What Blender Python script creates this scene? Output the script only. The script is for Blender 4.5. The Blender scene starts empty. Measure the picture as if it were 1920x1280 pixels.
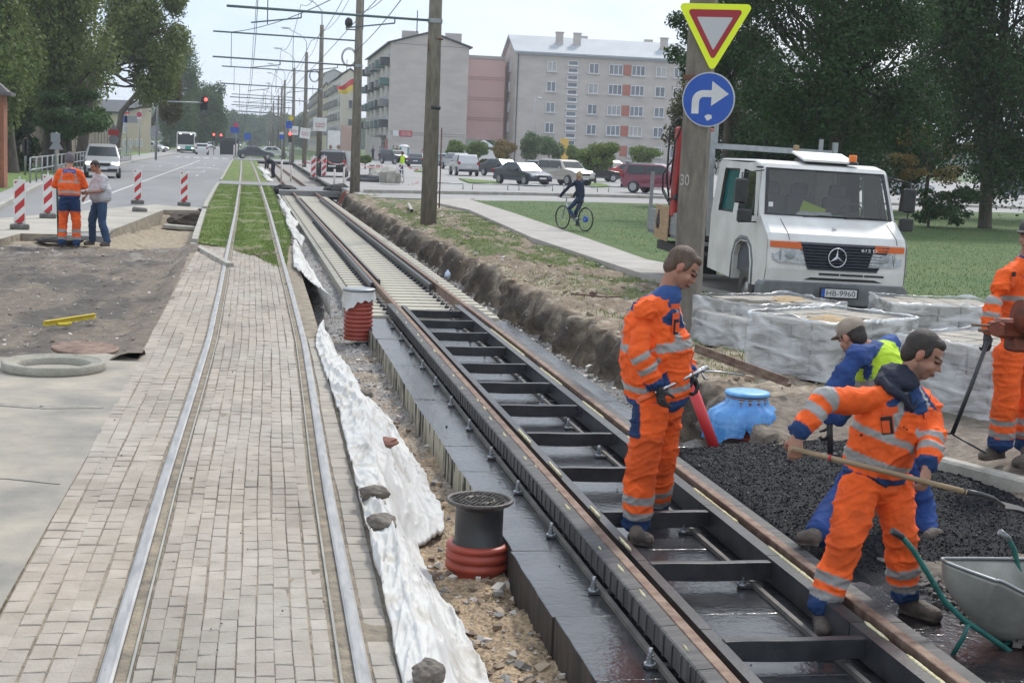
import bpy, bmesh, math, random
from mathutils import Vector, Matrix, noise
from math import sin, cos, pi, radians, sqrt, atan2
S = bpy.context.scene
COL = S.collection
# ---------------------------------------------------------------- camera
CH = 2.25
YAW, PITCH, ROLL = radians(10.3495), radians(7.5213), radians(2.4)
FPX = 2700.0
def _axes():
    F = Vector((sin(YAW)*cos(PITCH), cos(YAW)*cos(PITCH), -sin(PITCH)))
    R = Vector((cos(YAW), -sin(YAW), 0)); U = R.cross(F)
    c, s = cos(ROLL), sin(ROLL)
    return F, c*R+s*U, -s*R+c*U
CF, CR, CU = _axes()
cam = bpy.data.cameras.new('camera'); camo = bpy.data.objects.new('camera', cam); COL.objects.link(camo)
m = Matrix.Identity(4)
for i in range(3):
    m[i][0] = CR[i]; m[i][1] = CU[i]; m[i][2] = -CF[i]
m[2][3] = CH
camo.matrix_world = m
cam.lens = FPX/1920*36; cam.sensor_width = 36; cam.clip_start = .1; cam.clip_end = 6000
S.camera = camo
# ---------------------------------------------------------------- sky, sun, exposure
SUN_EL, SUN_AZ = radians(48), radians(35)      # azimuth clockwise from +Y
w = bpy.data.worlds.new('World'); S.world = w; w.use_nodes = True
nt = w.node_tree; bg = nt.nodes['Background']; bg.inputs[1].default_value = .1
sky = nt.nodes.new('ShaderNodeTexSky'); sky.sky_type = 'NISHITA'; sky.sun_disc = False
sky.sun_elevation = SUN_EL; sky.sun_rotation = SUN_AZ; sky.dust_density = 3; sky.air_density = 1.2
tc = nt.nodes.new('ShaderNodeTexCoord'); mp = nt.nodes.new('ShaderNodeMapping'); mp.inputs['Scale'].default_value = (1.2, 1.2, 3.5)
nz = nt.nodes.new('ShaderNodeTexNoise'); nz.inputs['Scale'].default_value = 2.2; nz.inputs['Detail'].default_value = 7; nz.inputs['Roughness'].default_value = .55
nt.links.new(tc.outputs['Generated'], mp.inputs[0]); nt.links.new(mp.outputs[0], nz.inputs['Vector'])
r1 = nt.nodes.new('ShaderNodeValToRGB'); r1.color_ramp.elements[0].position = .34; r1.color_ramp.elements[1].position = .66
r1.color_ramp.elements[0].color = (7.0, 8.6, 10.8, 1); r1.color_ramp.elements[1].color = (11.0, 11.3, 11.8, 1)
nt.links.new(nz.outputs[0], r1.inputs[0])
mx = nt.nodes.new('ShaderNodeMixRGB'); mx.inputs[0].default_value = .86
nt.links.new(sky.outputs[0], mx.inputs[1]); nt.links.new(r1.outputs[0], mx.inputs[2]); nt.links.new(mx.outputs[0], bg.inputs[0])
sl = bpy.data.lights.new('sun', 'SUN'); sl.energy = 2.3; sl.angle = radians(9); sl.color = (1, .95, .88)
so = bpy.data.objects.new('sun', sl); COL.objects.link(so)
sd = Vector((sin(SUN_AZ)*cos(SUN_EL), cos(SUN_AZ)*cos(SUN_EL), sin(SUN_EL)))
so.rotation_euler = sd.to_track_quat('Z', 'Y').to_euler(); so.location = (0, 0, 50)
S.view_settings.view_transform = 'Standard'; S.view_settings.look = 'None'
S.view_settings.exposure = .27; S.view_settings.gamma = 1
S.render.engine = 'CYCLES'
# ---------------------------------------------------------------- pixel to place helpers (for authoring only)
def ray(x, y): return CF + CR*((x-960)/FPX) + CU*((640-y)/FPX)
def G(x, y, z=0.):
    d = ray(x, y); t = (z-CH)/d.z
    return Vector((d.x*t, d.y*t, z))
def P(x, y, Y):
    d = ray(x, y); t = Y/d.y
    return Vector((d.x*t, Y, CH+d.z*t))
# ---------------------------------------------------------------- materials
MATS = {}
def mat(name, c, rough=.6, metal=0, c2=None, ns=8, bump=0, bs=30, spec=.5, alpha=None, emit=None, detail=5, coord='Object', stretch=None, attr=None, coat=0, pos=(.35, .65)):
    if name in MATS: return MATS[name]
    M = bpy.data.materials.new(name); M.use_nodes = True; MATS[name] = M
    t = M.node_tree; b = t.nodes['Principled BSDF']; L = t.links.new
    b.inputs['Base Color'].default_value = (*c, 1); b.inputs['Roughness'].default_value = rough
    b.inputs['Metallic'].default_value = metal; b.inputs['Specular IOR Level'].default_value = spec
    if coat: b.inputs['Coat Weight'].default_value = coat; b.inputs['Coat Roughness'].default_value = .08
    if emit: b.inputs['Emission Color'].default_value = (*emit[:3], 1); b.inputs['Emission Strength'].default_value = emit[3]
    if alpha is not None: b.inputs['Alpha'].default_value = alpha
    vec = None
    if c2 or bump:
        if coord == 'World':
            g = t.nodes.new('ShaderNodeNewGeometry'); vec = g.outputs['Position']
        else:
            g = t.nodes.new('ShaderNodeTexCoord'); vec = g.outputs['Object']
        if stretch:
            mpn = t.nodes.new('ShaderNodeMapping'); mpn.inputs['Scale'].default_value = stretch; L(vec, mpn.inputs[0]); vec = mpn.outputs[0]
    base = None
    if attr:
        a = t.nodes.new('ShaderNodeAttribute'); a.attribute_name = attr; base = a.outputs['Color']; L(base, b.inputs['Base Color'])
    if c2:
        n = t.nodes.new('ShaderNodeTexNoise'); n.inputs['Scale'].default_value = ns; n.inputs['Detail'].default_value = detail; n.inputs['Roughness'].default_value = .62
        L(vec, n.inputs['Vector'])
        r = t.nodes.new('ShaderNodeValToRGB'); r.color_ramp.elements[0].position = pos[0]; r.color_ramp.elements[1].position = pos[1]
        L(n.outputs[0], r.inputs[0])
        if attr:
            r.color_ramp.elements[0].color = (*c2, 1); r.color_ramp.elements[1].color = (1, 1, 1, 1)
            mm = t.nodes.new('ShaderNodeMixRGB'); mm.blend_type = 'MULTIPLY'; mm.inputs[0].default_value = 1
            L(base, mm.inputs[1]); L(r.outputs[0], mm.inputs[2]); L(mm.outputs[0], b.inputs['Base Color'])
        else:
            r.color_ramp.elements[0].color = (*c, 1); r.color_ramp.elements[1].color = (*c2, 1)
            L(r.outputs[0], b.inputs['Base Color'])
    if bump:
        n2 = t.nodes.new('ShaderNodeTexNoise'); n2.inputs['Scale'].default_value = bs; n2.inputs['Detail'].default_value = 6
        L(vec, n2.inputs['Vector'])
        bp = t.nodes.new('ShaderNodeBump'); bp.inputs['Strength'].default_value = bump; bp.inputs['Distance'].default_value = .02
        L(n2.outputs[0], bp.inputs['Height']); L(bp.outputs[0], b.inputs['Normal'])
    return M
# ---------------------------------------------------------------- mesh builder
class MB:
    def __init__(s): s.v = []; s.f = []; s.m = []; s.c = None; s.sm = []
    def add(s, vs, fs, mi=0, smooth=False):
        o = len(s.v); s.v += [tuple(v) for v in vs]
        for f in fs: s.f.append(tuple(i+o for i in f)); s.m.append(mi); s.sm.append(smooth)
    def box(s, c, d, mi=0, rot=None, taper=1.0, bev=0):
        x, y, z = d[0]/2, d[1]/2, d[2]/2; R = rot or Matrix.Identity(3); c = Vector(c)
        if bev:
            b = min(bev, x*.45, y*.45, z*.45); vs = []; 
            for sx in (-1, 1):
                for sy in (-1, 1):
                    for sz in (-1, 1):
                        vs += [(sx*(x-b), sy*(y-b), sz*z), (sx*(x-b), sy*y, sz*(z-b)), (sx*x, sy*(y-b), sz*(z-b))]
            def I(sx, sy, sz, k): return ((sx > 0)*4+(sy > 0)*2+(sz > 0))*3+k
            fs = []
            for q in (-1, 1):
                fs.append([I(-1, -1, q, 0), I(1, -1, q, 0), I(1, 1, q, 0), I(-1, 1, q, 0)])
                fs.append([I(-1, q, -1, 1), I(1, q, -1, 1), I(1, q, 1, 1), I(-1, q, 1, 1)])
                fs.append([I(q, -1, -1, 2), I(q, 1, -1, 2), I(q, 1, 1, 2), I(q, -1, 1, 2)])
                for r in (-1, 1):
                    fs.append([I(-1, q, r, 0), I(1, q, r, 0), I(1, q, r, 1), I(-1, q, r, 1)])
                    fs.append([I(q, -1, r, 0), I(q, 1, r, 0), I(q, 1, r, 2), I(q, -1, r, 2)])
                    fs.append([I(q, r, -1, 1), I(q, r, 1, 1), I(q, r, 1, 2), I(q, r, -1, 2)])
                    for u in (-1, 1): fs.append([I(q, r, u, 0), I(q, r, u, 1), I(q, r, u, 2)])
            s.add([c+R@Vector(v) for v in vs], fs, mi); return s
        vs = [Vector((a*x*(taper if k > 0 else 1), b*y*(taper if k > 0 else 1), k*z)) for k in (-1, 1) for a, b in ((-1, -1), (1, -1), (1, 1), (-1, 1))]
        s.add([c+R@v for v in vs], [(3, 2, 1, 0), (4, 5, 6, 7), (0, 1, 5, 4), (1, 2, 6, 5), (2, 3, 7, 6), (3, 0, 4, 7)], mi); return s
    def ring_loft(s, rings, mi=0, cap=True, smooth=True, closed=True):
        o = len(s.v); n = len(rings[0])
        for r in rings: s.v += [tuple(p) for p in r]
        for i in range(len(rings)-1):
            for j in range(n if closed else n-1):
                k = (j+1) % n
                s.f.append((o+i*n+j, o+i*n+k, o+(i+1)*n+k, o+(i+1)*n+j)); s.m.append(mi); s.sm.append(smooth)
        if cap:
            s.f.append(tuple(o+j for j in range(n))[::-1]); s.m.append(mi); s.sm.append(False)
            s.f.append(tuple(o+(len(rings)-1)*n+j for j in range(n))); s.m.append(mi); s.sm.append(False)
        return s
    def cyl(s, p0, p1, r0, r1=None, n=12, mi=0, smooth=True, cap=True):
        return s.tube([p0, p1], [r0, r0 if r1 is None else r1], n, mi, cap, smooth)
    def tube(s, pts, rs, n=8, mi=0, cap=True, smooth=True):
        pts = [Vector(p) for p in pts]
        if not isinstance(rs, (list, tuple)): rs = [rs]*len(pts)
        rings = []; up = None
        for i, p in enumerate(pts):
            d = (pts[min(i+1, len(pts)-1)]-pts[max(i-1, 0)])
            if d.length < 1e-9: d = Vector((0, 0, 1))
            d.normalize()
            if up is None: up = Vector((0, 0, 1)) if abs(d.z) < .9 else Vector((1, 0, 0))
            a = d.cross(up); 
            if a.length < 1e-5: a = d.cross(Vector((0, 1, 0)))
            a.normalize(); b = a.cross(d).normalized(); up = b
            r = rs[i]; ra, rb = (r if isinstance(r, (list, tuple)) else (r, r))
            rings.append([p+a*(ra*cos(2*pi*k/n))+b*(rb*sin(2*pi*k/n)) for k in range(n)])
        return s.ring_loft(rings, mi, cap, smooth)
    def prism(s, poly, z0, z1, mi=0, f=None, side=None):
        # poly: 2-D outline; f maps (u,v,w)->3-D
        f = f or (lambda u, v, w: (u, v, w)); n = len(poly); o = len(s.v)
        s.v += [tuple(f(u, v, z0)) for u, v in poly]+[tuple(f(u, v, z1)) for u, v in poly]
        s.f.append(tuple(range(o, o+n))[::-1]); s.m.append(mi); s.sm.append(False)
        s.f.append(tuple(range(o+n, o+2*n))); s.m.append(mi); s.sm.append(False)
        for i in range(n):
            j = (i+1) % n; s.f.append((o+i, o+j, o+n+j, o+n+i)); s.m.append(mi if side is None else side); s.sm.append(False)
        return s
    def lathe(s, prof, c=(0, 0, 0), n=24, mi=0, smooth=True, cap=False):
        rings = [[(c[0]+r*cos(2*pi*k/n), c[1]+r*sin(2*pi*k/n), c[2]+z) for k in range(n)] for r, z in prof]
        return s.ring_loft(rings, mi, cap, smooth)
    def ell(s, c, r, mi=0, n=12, k=8, R=None):
        R = R or Matrix.Identity(3); c = Vector(c); rings = []
        for i in range(k+1):
            a = -pi/2+pi*(i+.02*(i == 0)-.02*(i == k))/k
            rings.append([c+R@Vector((r[0]*cos(a)*cos(2*pi*j/n), r[1]*cos(a)*sin(2*pi*j/n), r[2]*sin(a))) for j in range(n)])
        return s.ring_loft(rings, mi)
    def build(s, name, mats, parent=None, loc=None, bevel=0, colors=None):
        me = bpy.data.meshes.new(name); me.from_pydata(s.v, [], s.f)
        if not isinstance(mats, (list, tuple)): mats = [mats]
        for q in mats: me.materials.append(q)
        me.polygons.foreach_set('material_index', s.m); me.polygons.foreach_set('use_smooth', s.sm)
        if colors:
            ca = me.color_attributes.new('Col', 'FLOAT_COLOR', 'POINT')
            ca.data.foreach_set('color', [q for c in colors for q in (c[0], c[1], c[2], 1)])
        me.update()
        o = bpy.data.objects.new(name, me); COL.objects.link(o)
        if parent: o.parent = parent
        if loc is not None: o.location = loc
        if bevel:
            b = o.modifiers.new('b', 'BEVEL'); b.width = bevel; b.segments = 2; b.limit_method = 'ANGLE'; b.angle_limit = radians(40)
        return o
def tag(o, label=None, cat=None, group=None, kind=None):
    if label: o['label'] = label
    if cat: o['category'] = cat
    if group: o['group'] = group
    if kind: o['kind'] = kind
    return o
def thing(name, label, cat, loc=(0, 0, 0), rz=0, group=None):
    o = bpy.data.objects.new(name, None); COL.objects.link(o); o.location = loc; o.rotation_euler = (0, 0, rz); o.empty_display_size = .2
    return tag(o, label, cat, group)
def kids(o): return [c for c in bpy.data.objects if c.parent == o]
KID = {}
def dup(root, loc, rz=0, label=None, scale=None, group=None):
    if root.name not in KID: KID[root.name] = [(c, kids(c)) for c in kids(root)]
    r = root.copy(); COL.objects.link(r); r.location = loc; r.rotation_euler = (0, 0, rz)
    if scale: r.scale = scale if isinstance(scale, tuple) else (scale,)*3
    if label: r['label'] = label
    if group: r['group'] = group
    for c, gs in KID[root.name]:
        k = c.copy(); COL.objects.link(k); k.parent = r
        for g_ in gs:
            d = g_.copy(); COL.objects.link(d); d.parent = k
    return r
def struct(o): o['kind'] = 'structure'; return o
def RZ(a): return Matrix.Rotation(a, 3, 'Z')
def RX(a): return Matrix.Rotation(a, 3, 'X')
def RY(a): return Matrix.Rotation(a, 3, 'Y')
def lerp(a, b, t): return a+(b-a)*t
def interp(tab, x):
    if x <= tab[0][0]: return tab[0][1]
    for (a, b), (c, d) in zip(tab, tab[1:]):
        if x <= c: return lerp(b, d, (x-a)/(c-a))
    return tab[-1][1]
def fbm(x, y, z=0, o=4):
    return noise.fractal(Vector((x, y, z)), .55, 2.0, o)
def sst(a, b, x):
    t = max(0, min(1, (x-a)/(b-a))); return t*t*(3-2*t)
def text(body, size, name, M, parent, f, depth=.002, w=None, h=None):
    """flat lettering: f maps (u,v) in the text plane to 3-D"""
    cu = bpy.data.curves.new(name, 'FONT'); cu.body = body; cu.size = size; cu.extrude = 0; cu.align_x = 'CENTER'; cu.align_y = 'CENTER'
    o = bpy.data.objects.new(name, cu); COL.objects.link(o)
    dg = bpy.context.evaluated_depsgraph_get(); me = bpy.data.meshes.new_from_object(o.evaluated_get(dg))
    bpy.data.objects.remove(o)
    xs = [v.co.x for v in me.vertices]; ys = [v.co.y for v in me.vertices]
    kx = (w/(max(xs)-min(xs))) if w else 1; ky = (h/(max(ys)-min(ys))) if h else 1
    cx, cy = (max(xs)+min(xs))/2, (max(ys)+min(ys))/2
    for v in me.vertices: v.co = f((v.co.x-cx)*kx, (v.co.y-cy)*ky)
    me.materials.append(M)
    o = bpy.data.objects.new(name, me); COL.objects.link(o); o.parent = parent
    return o
random.seed(7)
# ================================================================ the setting
HB = Vector
def grid(name, xs, ys, zf, M, cf=None, hole=None, smooth=True, thick=None):
    b = MB(); nx = len(xs); cols = []
    for y in ys:
        for x in xs:
            X, Y, Z = zf(x, y); b.v.append((X, Y, Z))
            if cf: cols.append(cf(X, Y, Z))
    for j in range(len(ys)-1):
        for i in range(nx-1):
            if hole and hole(xs[i], ys[j]): continue
            b.f.append((j*nx+i, j*nx+i+1, (j+1)*nx+i+1, (j+1)*nx+i)); b.m.append(0); b.sm.append(smooth)
    return b.build(name, M, colors=cols if cf else None)
def rng(a, b, s):
    n = max(1, round((b-a)/s)); return [a+(b-a)*i/n for i in range(n+1)]
def slabpoly(name, pts, z1, z0, M, side=None):
    b = MB(); b.prism([(p[0], p[1]) for p in pts], z0, z1, 0, side=1 if side else None)
    return struct(b.build(name, [M, side] if side else M))
m_asph = mat('asphalt', (.19, .19, .195), .85, c2=(.245, .243, .24), ns=.35, bump=.25, bs=90, coord='World', stretch=(1, .25, 1))
m_park = mat('parking asphalt', (.25, .245, .24), .85, c2=(.33, .32, .31), ns=.25, bump=.2, bs=60, coord='World')
m_pad = mat('dusty pad', (.40, .355, .285), .85, c2=(.205, .195, .175), ns=1.1, bump=.35, bs=70, coord='World', detail=9)
m_pad2 = mat('dusty concrete', (.42, .39, .33), .85, c2=(.30, .28, .24), ns=.7, bump=.3, bs=50, coord='World', detail=8)
m_edge = mat('pad edge', (.20, .17, .13), .9, c2=(.38, .33, .25), ns=6, bump=.8, bs=30, coord='World')
m_mill = mat('milled ground', (1, 1, 1), .9, c2=(.55, .55, .55), ns=9, bump=.9, bs=26, coord='World', attr='Col', detail=9)
m_bank = mat('bank soil', (1, 1, 1), .92, c2=(.5, .5, .5), ns=11, bump=1, bs=22, coord='World', attr='Col', detail=10)
m_grav = mat('gravel', (1, 1, 1), .9, c2=(.42, .42, .42), ns=34, bump=1, bs=38, coord='World', attr='Col', detail=6, pos=(.38, .6))
m_grass = mat('grass', (.075, .15, .024), .9, c2=(.14, .20, .045), ns=1.6, bump=1, bs=60, coord='World', detail=12)
m_lawn = mat('lawn', (.04, .095, .014), .9, c2=(.085, .125, .03), ns=.9, bump=1, bs=45, coord='World', detail=13)
m_path = mat('path slabs', (.40, .37, .34), .85, c2=(.30, .28, .25), ns=1.4, bump=.3, bs=40, coord='World', detail=8)
m_kerb = mat('kerb concrete', (.42, .40, .35), .85, c2=(.28, .265, .23), ns=3, bump=.5, bs=30, coord='World')
m_conc = mat('concrete', (.36, .35, .31), .8, c2=(.25, .245, .22), ns=2.2, bump=.4, bs=25, coord='World', detail=8)
m_pave = mat('paver', (1, 1, 1), .85, c2=(.80, .78, .76), ns=5, bump=.35, bs=60, coord='World', attr='Col', detail=8)
m_sand = mat('joint sand', (.34, .285, .21), .95, c2=(.17, .145, .115), ns=7, bump=.8, bs=60, coord='World')
m_line = mat('road paint', (.62, .62, .60), .7, c2=(.40, .40, .39), ns=5, coord='World')
# base sheet to the horizon, sunk under the works
def basez(x, y):
    return (x, y, -1.0 if (-10.5 < x < 24 and 0 < y < 71) or (.4 < x < 4.4 and 0 < y < 164) else -.05)
xs = [-1500, -900, -300, -100, -40, -20, -10.6, -10.4, -3, .35, .45, 4.35, 4.45, 9, 16, 23.9, 24.1, 60, 120, 300, 900, 1500]
ys = [-200, -20, -.1, .1, 20, 40, 60, 70.9, 71.1, 90, 140, 163.9, 164.1, 300, 800, 2000]
struct(grid('ground', xs, ys, basez, m_lawn, smooth=False))
def oldx(y): return interp([(4, -.545), (6, -.538), (9.5, -.519), (13, -.475), (16.3, -.44), (22, -.45), (30, -.48), (45, -.525), (75, -.70), (110, -.95), (165, -1.45), (400, -3.2), (900, -7)], y)
def newx(y): return interp([(4, 2.265), (6, 2.252), (13, 2.22), (20.7, 2.193), (40, 2.06), (65, 1.90), (100, 1.62), (170, 1.1), (400, -.8), (900, -4)], y)
def greenl(y): return interp([(29, -1.12), (32, -1.296), (49.5, -1.616), (68.3, -1.78), (83, -1.83), (120, -2.1), (193, -2.6), (500, -6), (900, -10)], y)
# road on the left with its kerb
def roadl(y): return interp([(30, -6.2), (42, -7.0), (62, -8.6), (90, -9.5), (130, -10), (200, -10.3), (400, -13), (900, -22), (1500, -35)], y)
ys = rng(33, 100, 3)+rng(105, 200, 10)+[260, 330, 420, 520, 700, 900, 1500]
ys = sorted(ys+[47.2, 47.25])
b = MB()
roadr = lambda y: greenl(y)+.02 if y > 47.22 else -3.25
for y in ys: b.v += [(roadl(y), y, 0), (roadr(y), y, 0), (roadl(y), y, -.35), (roadr(y), y, -.35)]
for i in range(len(ys)-1):
    a = i*4; b.f += [(a, a+1, a+5, a+4)]; b.m += [0]; b.sm += [False]
b.f += [(0, 2, 3, 1)]; b.m += [0]; b.sm += [False]
struct(b.build('road', m_asph))
b = MB()
def strip(b, fx, w, y0, y1, z, st=2.0):
    yy = rng(y0, y1, st)
    for p, q in zip(yy, yy[1:]):
        b.add([(fx(p)-w/2, p, z), (fx(p)+w/2, p, z), (fx(q)+w/2, q, z), (fx(q)-w/2, q, z)], [(0, 1, 2, 3)])
strip(b, lambda y: -5.42, .12, 48, 150, .005)
for k in range(5): strip(b, lambda y: -8.2+.12*(y-100)/10+k*.9, .1, 108+k*5, 111+k*5, .005)
for k in range(4): strip(b, lambda y: -3.4, .12, 88+k*12, 91+k*12, .005)
b.add([(-4.3, 112, .005), (-2.6, 112, .005), (-2.6, 113, .005), (-4.3, 113, .005)], [(0, 1, 2, 3)])
b.add([(-4.6, 98, .005), (-3.3, 98, .005), (-3.3, 98.8, .005), (-4.6, 98.8, .005)], [(0, 1, 2, 3)])
b.add([(-7.6, 60, .005), (-7.2, 60, .005), (-7.4, 64, .005)], [(0, 1, 2)])
for i in range(7): b.add([(-8.9+i*1.05, 168, .005), (-8.3+i*1.05, 168, .005), (-8.3+i*1.05, 172, .005), (-8.9+i*1.05, 172, .005)], [(0, 1, 2, 3)])
struct(b.build('road_markings', m_line))
# pavement and verge left of the road
b = MB()
ys = rng(20, 100, 4)+rng(110, 300, 20)+[500, 900, 1500]
for p, q in zip(ys, ys[1:]):
    a, c = roadl(p), roadl(q)
    b.add([(a-.16, p, -.3), (a, p, -.3), (a, p, .12), (a-.16, p, .12), (c-.16, q, -.3), (c, q, -.3), (c, q, .12), (c-.16, q, .12)], [(1, 5, 6, 2), (2, 6, 7, 3), (0, 1, 2, 3)])
struct(b.build('kerb', m_kerb))
b = MB()
for p, q in zip(ys, ys[1:]):
    a, c = roadl(p)-.16, roadl(q)-.16
    wa, wb = (.6 if p < 85 else 2.6), (.6 if q < 85 else 2.6)
    b.add([(a, p, .115), (a-wa, p, .12), (c-wb, q, .12), (c, q, .115)], [(0, 3, 2, 1)])
struct(b.build('sidewalk', m_park))
b = MB()
for p, q in zip(ys, ys[1:]):
    a, c = roadl(p)-.16, roadl(q)-.16
    wa, wb = (.6 if p < 85 else 2.6), (.6 if q < 85 else 2.6)
    b.add([(a-wa, p, .124), (a-60, p, .3), (c-60, q, .3), (c-wb, q, .124)], [(0, 3, 2, 1)])
struct(b.build('verge', m_grass))
# dusty concrete left uncovered beside the dig
slabpoly('concrete_pad', [(-9, 27.5), (-7.2, 27.6), (-5.12, 31.1), (-5.0, 32.9), (-4.2, 33.0), (-4.0, 33.9), (-3.3, 34.6), (-3.05, 39), (-2.72, 45.5), (-1.75, 45.9), (-1.72, 47.6), (-3.2, 49), (-6.3, 38.5), (-9, 33)], .02, -.4, m_pad2, m_edge)
slabpoly('asphalt_pad', [(-12, 3), (-1.17, 3), (-1.15, 7), (-1.1, 13), (-1.12, 14.9), (-1.5, 15.3), (-2.4, 14.9), (-4, 15.1), (-12, 15.2)], .0, -.4, m_pad, m_edge)
b = MB()
def ribbon(b, pts, w, z):
    for p, q in zip(pts, pts[1:]):
        p, q = Vector(p), Vector(q); d = (q-p).normalized(); n = Vector((-d.y, d.x))*w/2
        b.add([(p.x-n.x, p.y-n.y, z), (q.x-n.x, q.y-n.y, z), (q.x+n.x, q.y+n.y, z), (p.x+n.x, p.y+n.y, z)], [(0, 1, 2, 3)])
ribbon(b, [(-2.7, 12.35), (-2.1, 12.3), (-1.7, 12.15), (-1.2, 12.2)], .12, .004)
ribbon(b, [(-2.9, 9.75), (-2.0, 9.66), (-1.55, 9.6), (-1.2, 9.45)], .025, .0045)
struct(b.build('repair_patches', mat('bitumen patch', (.19, .18, .16), .8, c2=(.30, .275, .235), ns=9, coord='World')))
# milled, dug-out ground on the left
def digz(x, y):
    X = x
    n = fbm(x*.9, y*.9, 3)*.05+fbm(x*5, y*5, 1)*.018
    z = -.15+n
    if y < 15.4: z = lerp(-.05, z, sst(15, 15.4, y))
    d = sst(31.2, 33.5, y)*(1-sst(44.5, 45.5, y))*sst(-3.4, -2.6, x)
    z -= .30*d
    ridge = math.exp(-((y-30.3)/.9)**2)*.10*sst(-3, -1.4, x); z += ridge
    z += .13*sst(-1.55, -1.2, x)*(1-sst(30, 32, y))
    return (X, y, z)
def digc(x, y, z):
    n = fbm(x*.7, y*.35, 7); k = fbm(x*2.5, y*1.2, 2)
    dark = Vector((.095, .082, .070)); brown = Vector((.185, .150, .115)); sand = Vector((.40, .33, .235)); grey = Vector((.26, .25, .245))
    c = dark.lerp(brown, sst(-.25, .35, n+.5*sst(-2.4, -1.5, x)))
    c = c.lerp(grey, .75*sst(.15, .45, k)*sst(26, 30, y))
    if y > 31: c = c.lerp(sand, sst(31, 32.6, y)*.95)
    c = c.lerp(sand, sst(.3, .6, k)*.3)
    if x > -1.35 and y < 31: c = c.lerp(brown, .5)
    return c
struct(grid('dug_ground', rng(-9.5, -1.08, .07), rng(14.8, 47.5, .12), digz, m_mill, digc))
# green track bed strip
def gz(x0, x1):
    def f(u, y):
        l = greenl(y)+.1; r = interp([(25, .56), (30, .72), (36, .92), (60, .90), (83, .84), (120, .6), (170, .2), (400, -1.4), (900, -5)], y)
        x = lerp(l, r, u); return (x, y, -.006+.005*fbm(x*4, y*4)+.03*sst(.12, .3, min(abs(x-oldx(y)), abs(x-oldx(y)-1.0)))*(.7+.3*fbm(x*2, y*.4, 4))-.12*(u > .99))
    return f
def greenhole(u, y): return 74.3 < y < 78.6
def gcol(x, y, z):
    n = fbm(x*2.2, y*.8, 5); g1 = Vector((.12, .20, .03)); g2 = Vector((.19, .24, .05)); d = Vector((.20, .165, .10))
    c = g1.lerp(g2, sst(-.3, .35, n)); e = min(abs(x-oldx(y)), abs(x-oldx(y)-1.0))
    c = c.lerp(d, .55*(1-sst(.05, .2, e))); c = c.lerp(d, sst(.25, .5, fbm(x*1.3+9, y*.5))*.6+.8*(1-sst(29.5, 31.5, y+.3*n)))
    return c
m_green = mat('track grass', (1, 1, 1), .95, c2=(.55, .6, .5), ns=18, bump=1, bs=55, coord='World', attr='Col', detail=10)
ys_g = rng(24.5, 74.3, .3)+rng(74.6, 78.6, 2)+rng(79, 165, 3)
def gclip(u, y):
    if greenhole(u, y): return True
    lim = interp([(0, 31.5), (.3, 30.6), (.45, 29.4), (.62, 28.6), (1, 25.4)], u)
    return y < lim
struct(grid('grass_track_bed', [i/22 for i in range(23)], ys_g, gz(0, 1), m_green, gcol, gclip))
b = MB()
for y0, y1 in ((31.7, 45.5), (47, 74.2), (79, 165)):
    yy = rng(y0, y1, 3)
    for p, q in zip(yy, yy[1:]):
        a, c = greenl(p), greenl(q)
        b.add([(a-.02, p, -.3), (a+.11, p, -.3), (a+.11, p, .10), (a-.02, p, .10), (c-.02, q, -.3), (c+.11, q, -.3), (c+.11, q, .10), (c-.02, q, .10)], [(0, 3, 7, 4), (3, 2, 6, 7), (2, 1, 5, 6), (0, 1, 2, 3), (4, 7, 6, 5)])
p0, p1 = G(361, 452, .1), G(432, 490, .1)
d = (p1-p0).normalized(); n = Vector((-d.y, d.x, 0))*.06
b.add([p0-n-Vector((0, 0, .3)), p1-n-Vector((0, 0, .3)), p1-n-Vector((0, 0, .03)), p0-n-Vector((0, 0, .03)), p0+n-Vector((0, 0, .3)), p1+n-Vector((0, 0, .3)), p1+n-Vector((0, 0, .03)), p0+n-Vector((0, 0, .03))], [(0, 1, 2, 3), (4, 7, 6, 5), (3, 2, 6, 7), (0, 3, 7, 4), (1, 5, 6, 2)])
struct(b.build('kerb_strip', m_kerb))
# asphalt crossing slabs
slabpoly('crossing_road', [(-1.78, 73.8), (1.2, 73.8), (1.2, 79.2), (-1.85, 79.2)], .035, -.2, m_asph)
slabpoly('crossing_plate', [(1.15, 69.2), (4.6, 71.2), (4.9, 78), (1.3, 77)], -.05, -.35, m_asph)
slabpoly('gravel_strip', [(.3, 78), (4.6, 78), (4.2, 164), (-.5, 164)], -.30, -.9, mat('grey ballast', (.33, .315, .29), .9, c2=(.22, .2, .18), ns=3, bump=.6, bs=20, coord='World'))
slabpoly('cross_street', [(-2.6, 163), (30, 163), (30, 182), (-2.6, 182)], .05, -.1, m_asph)
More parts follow.
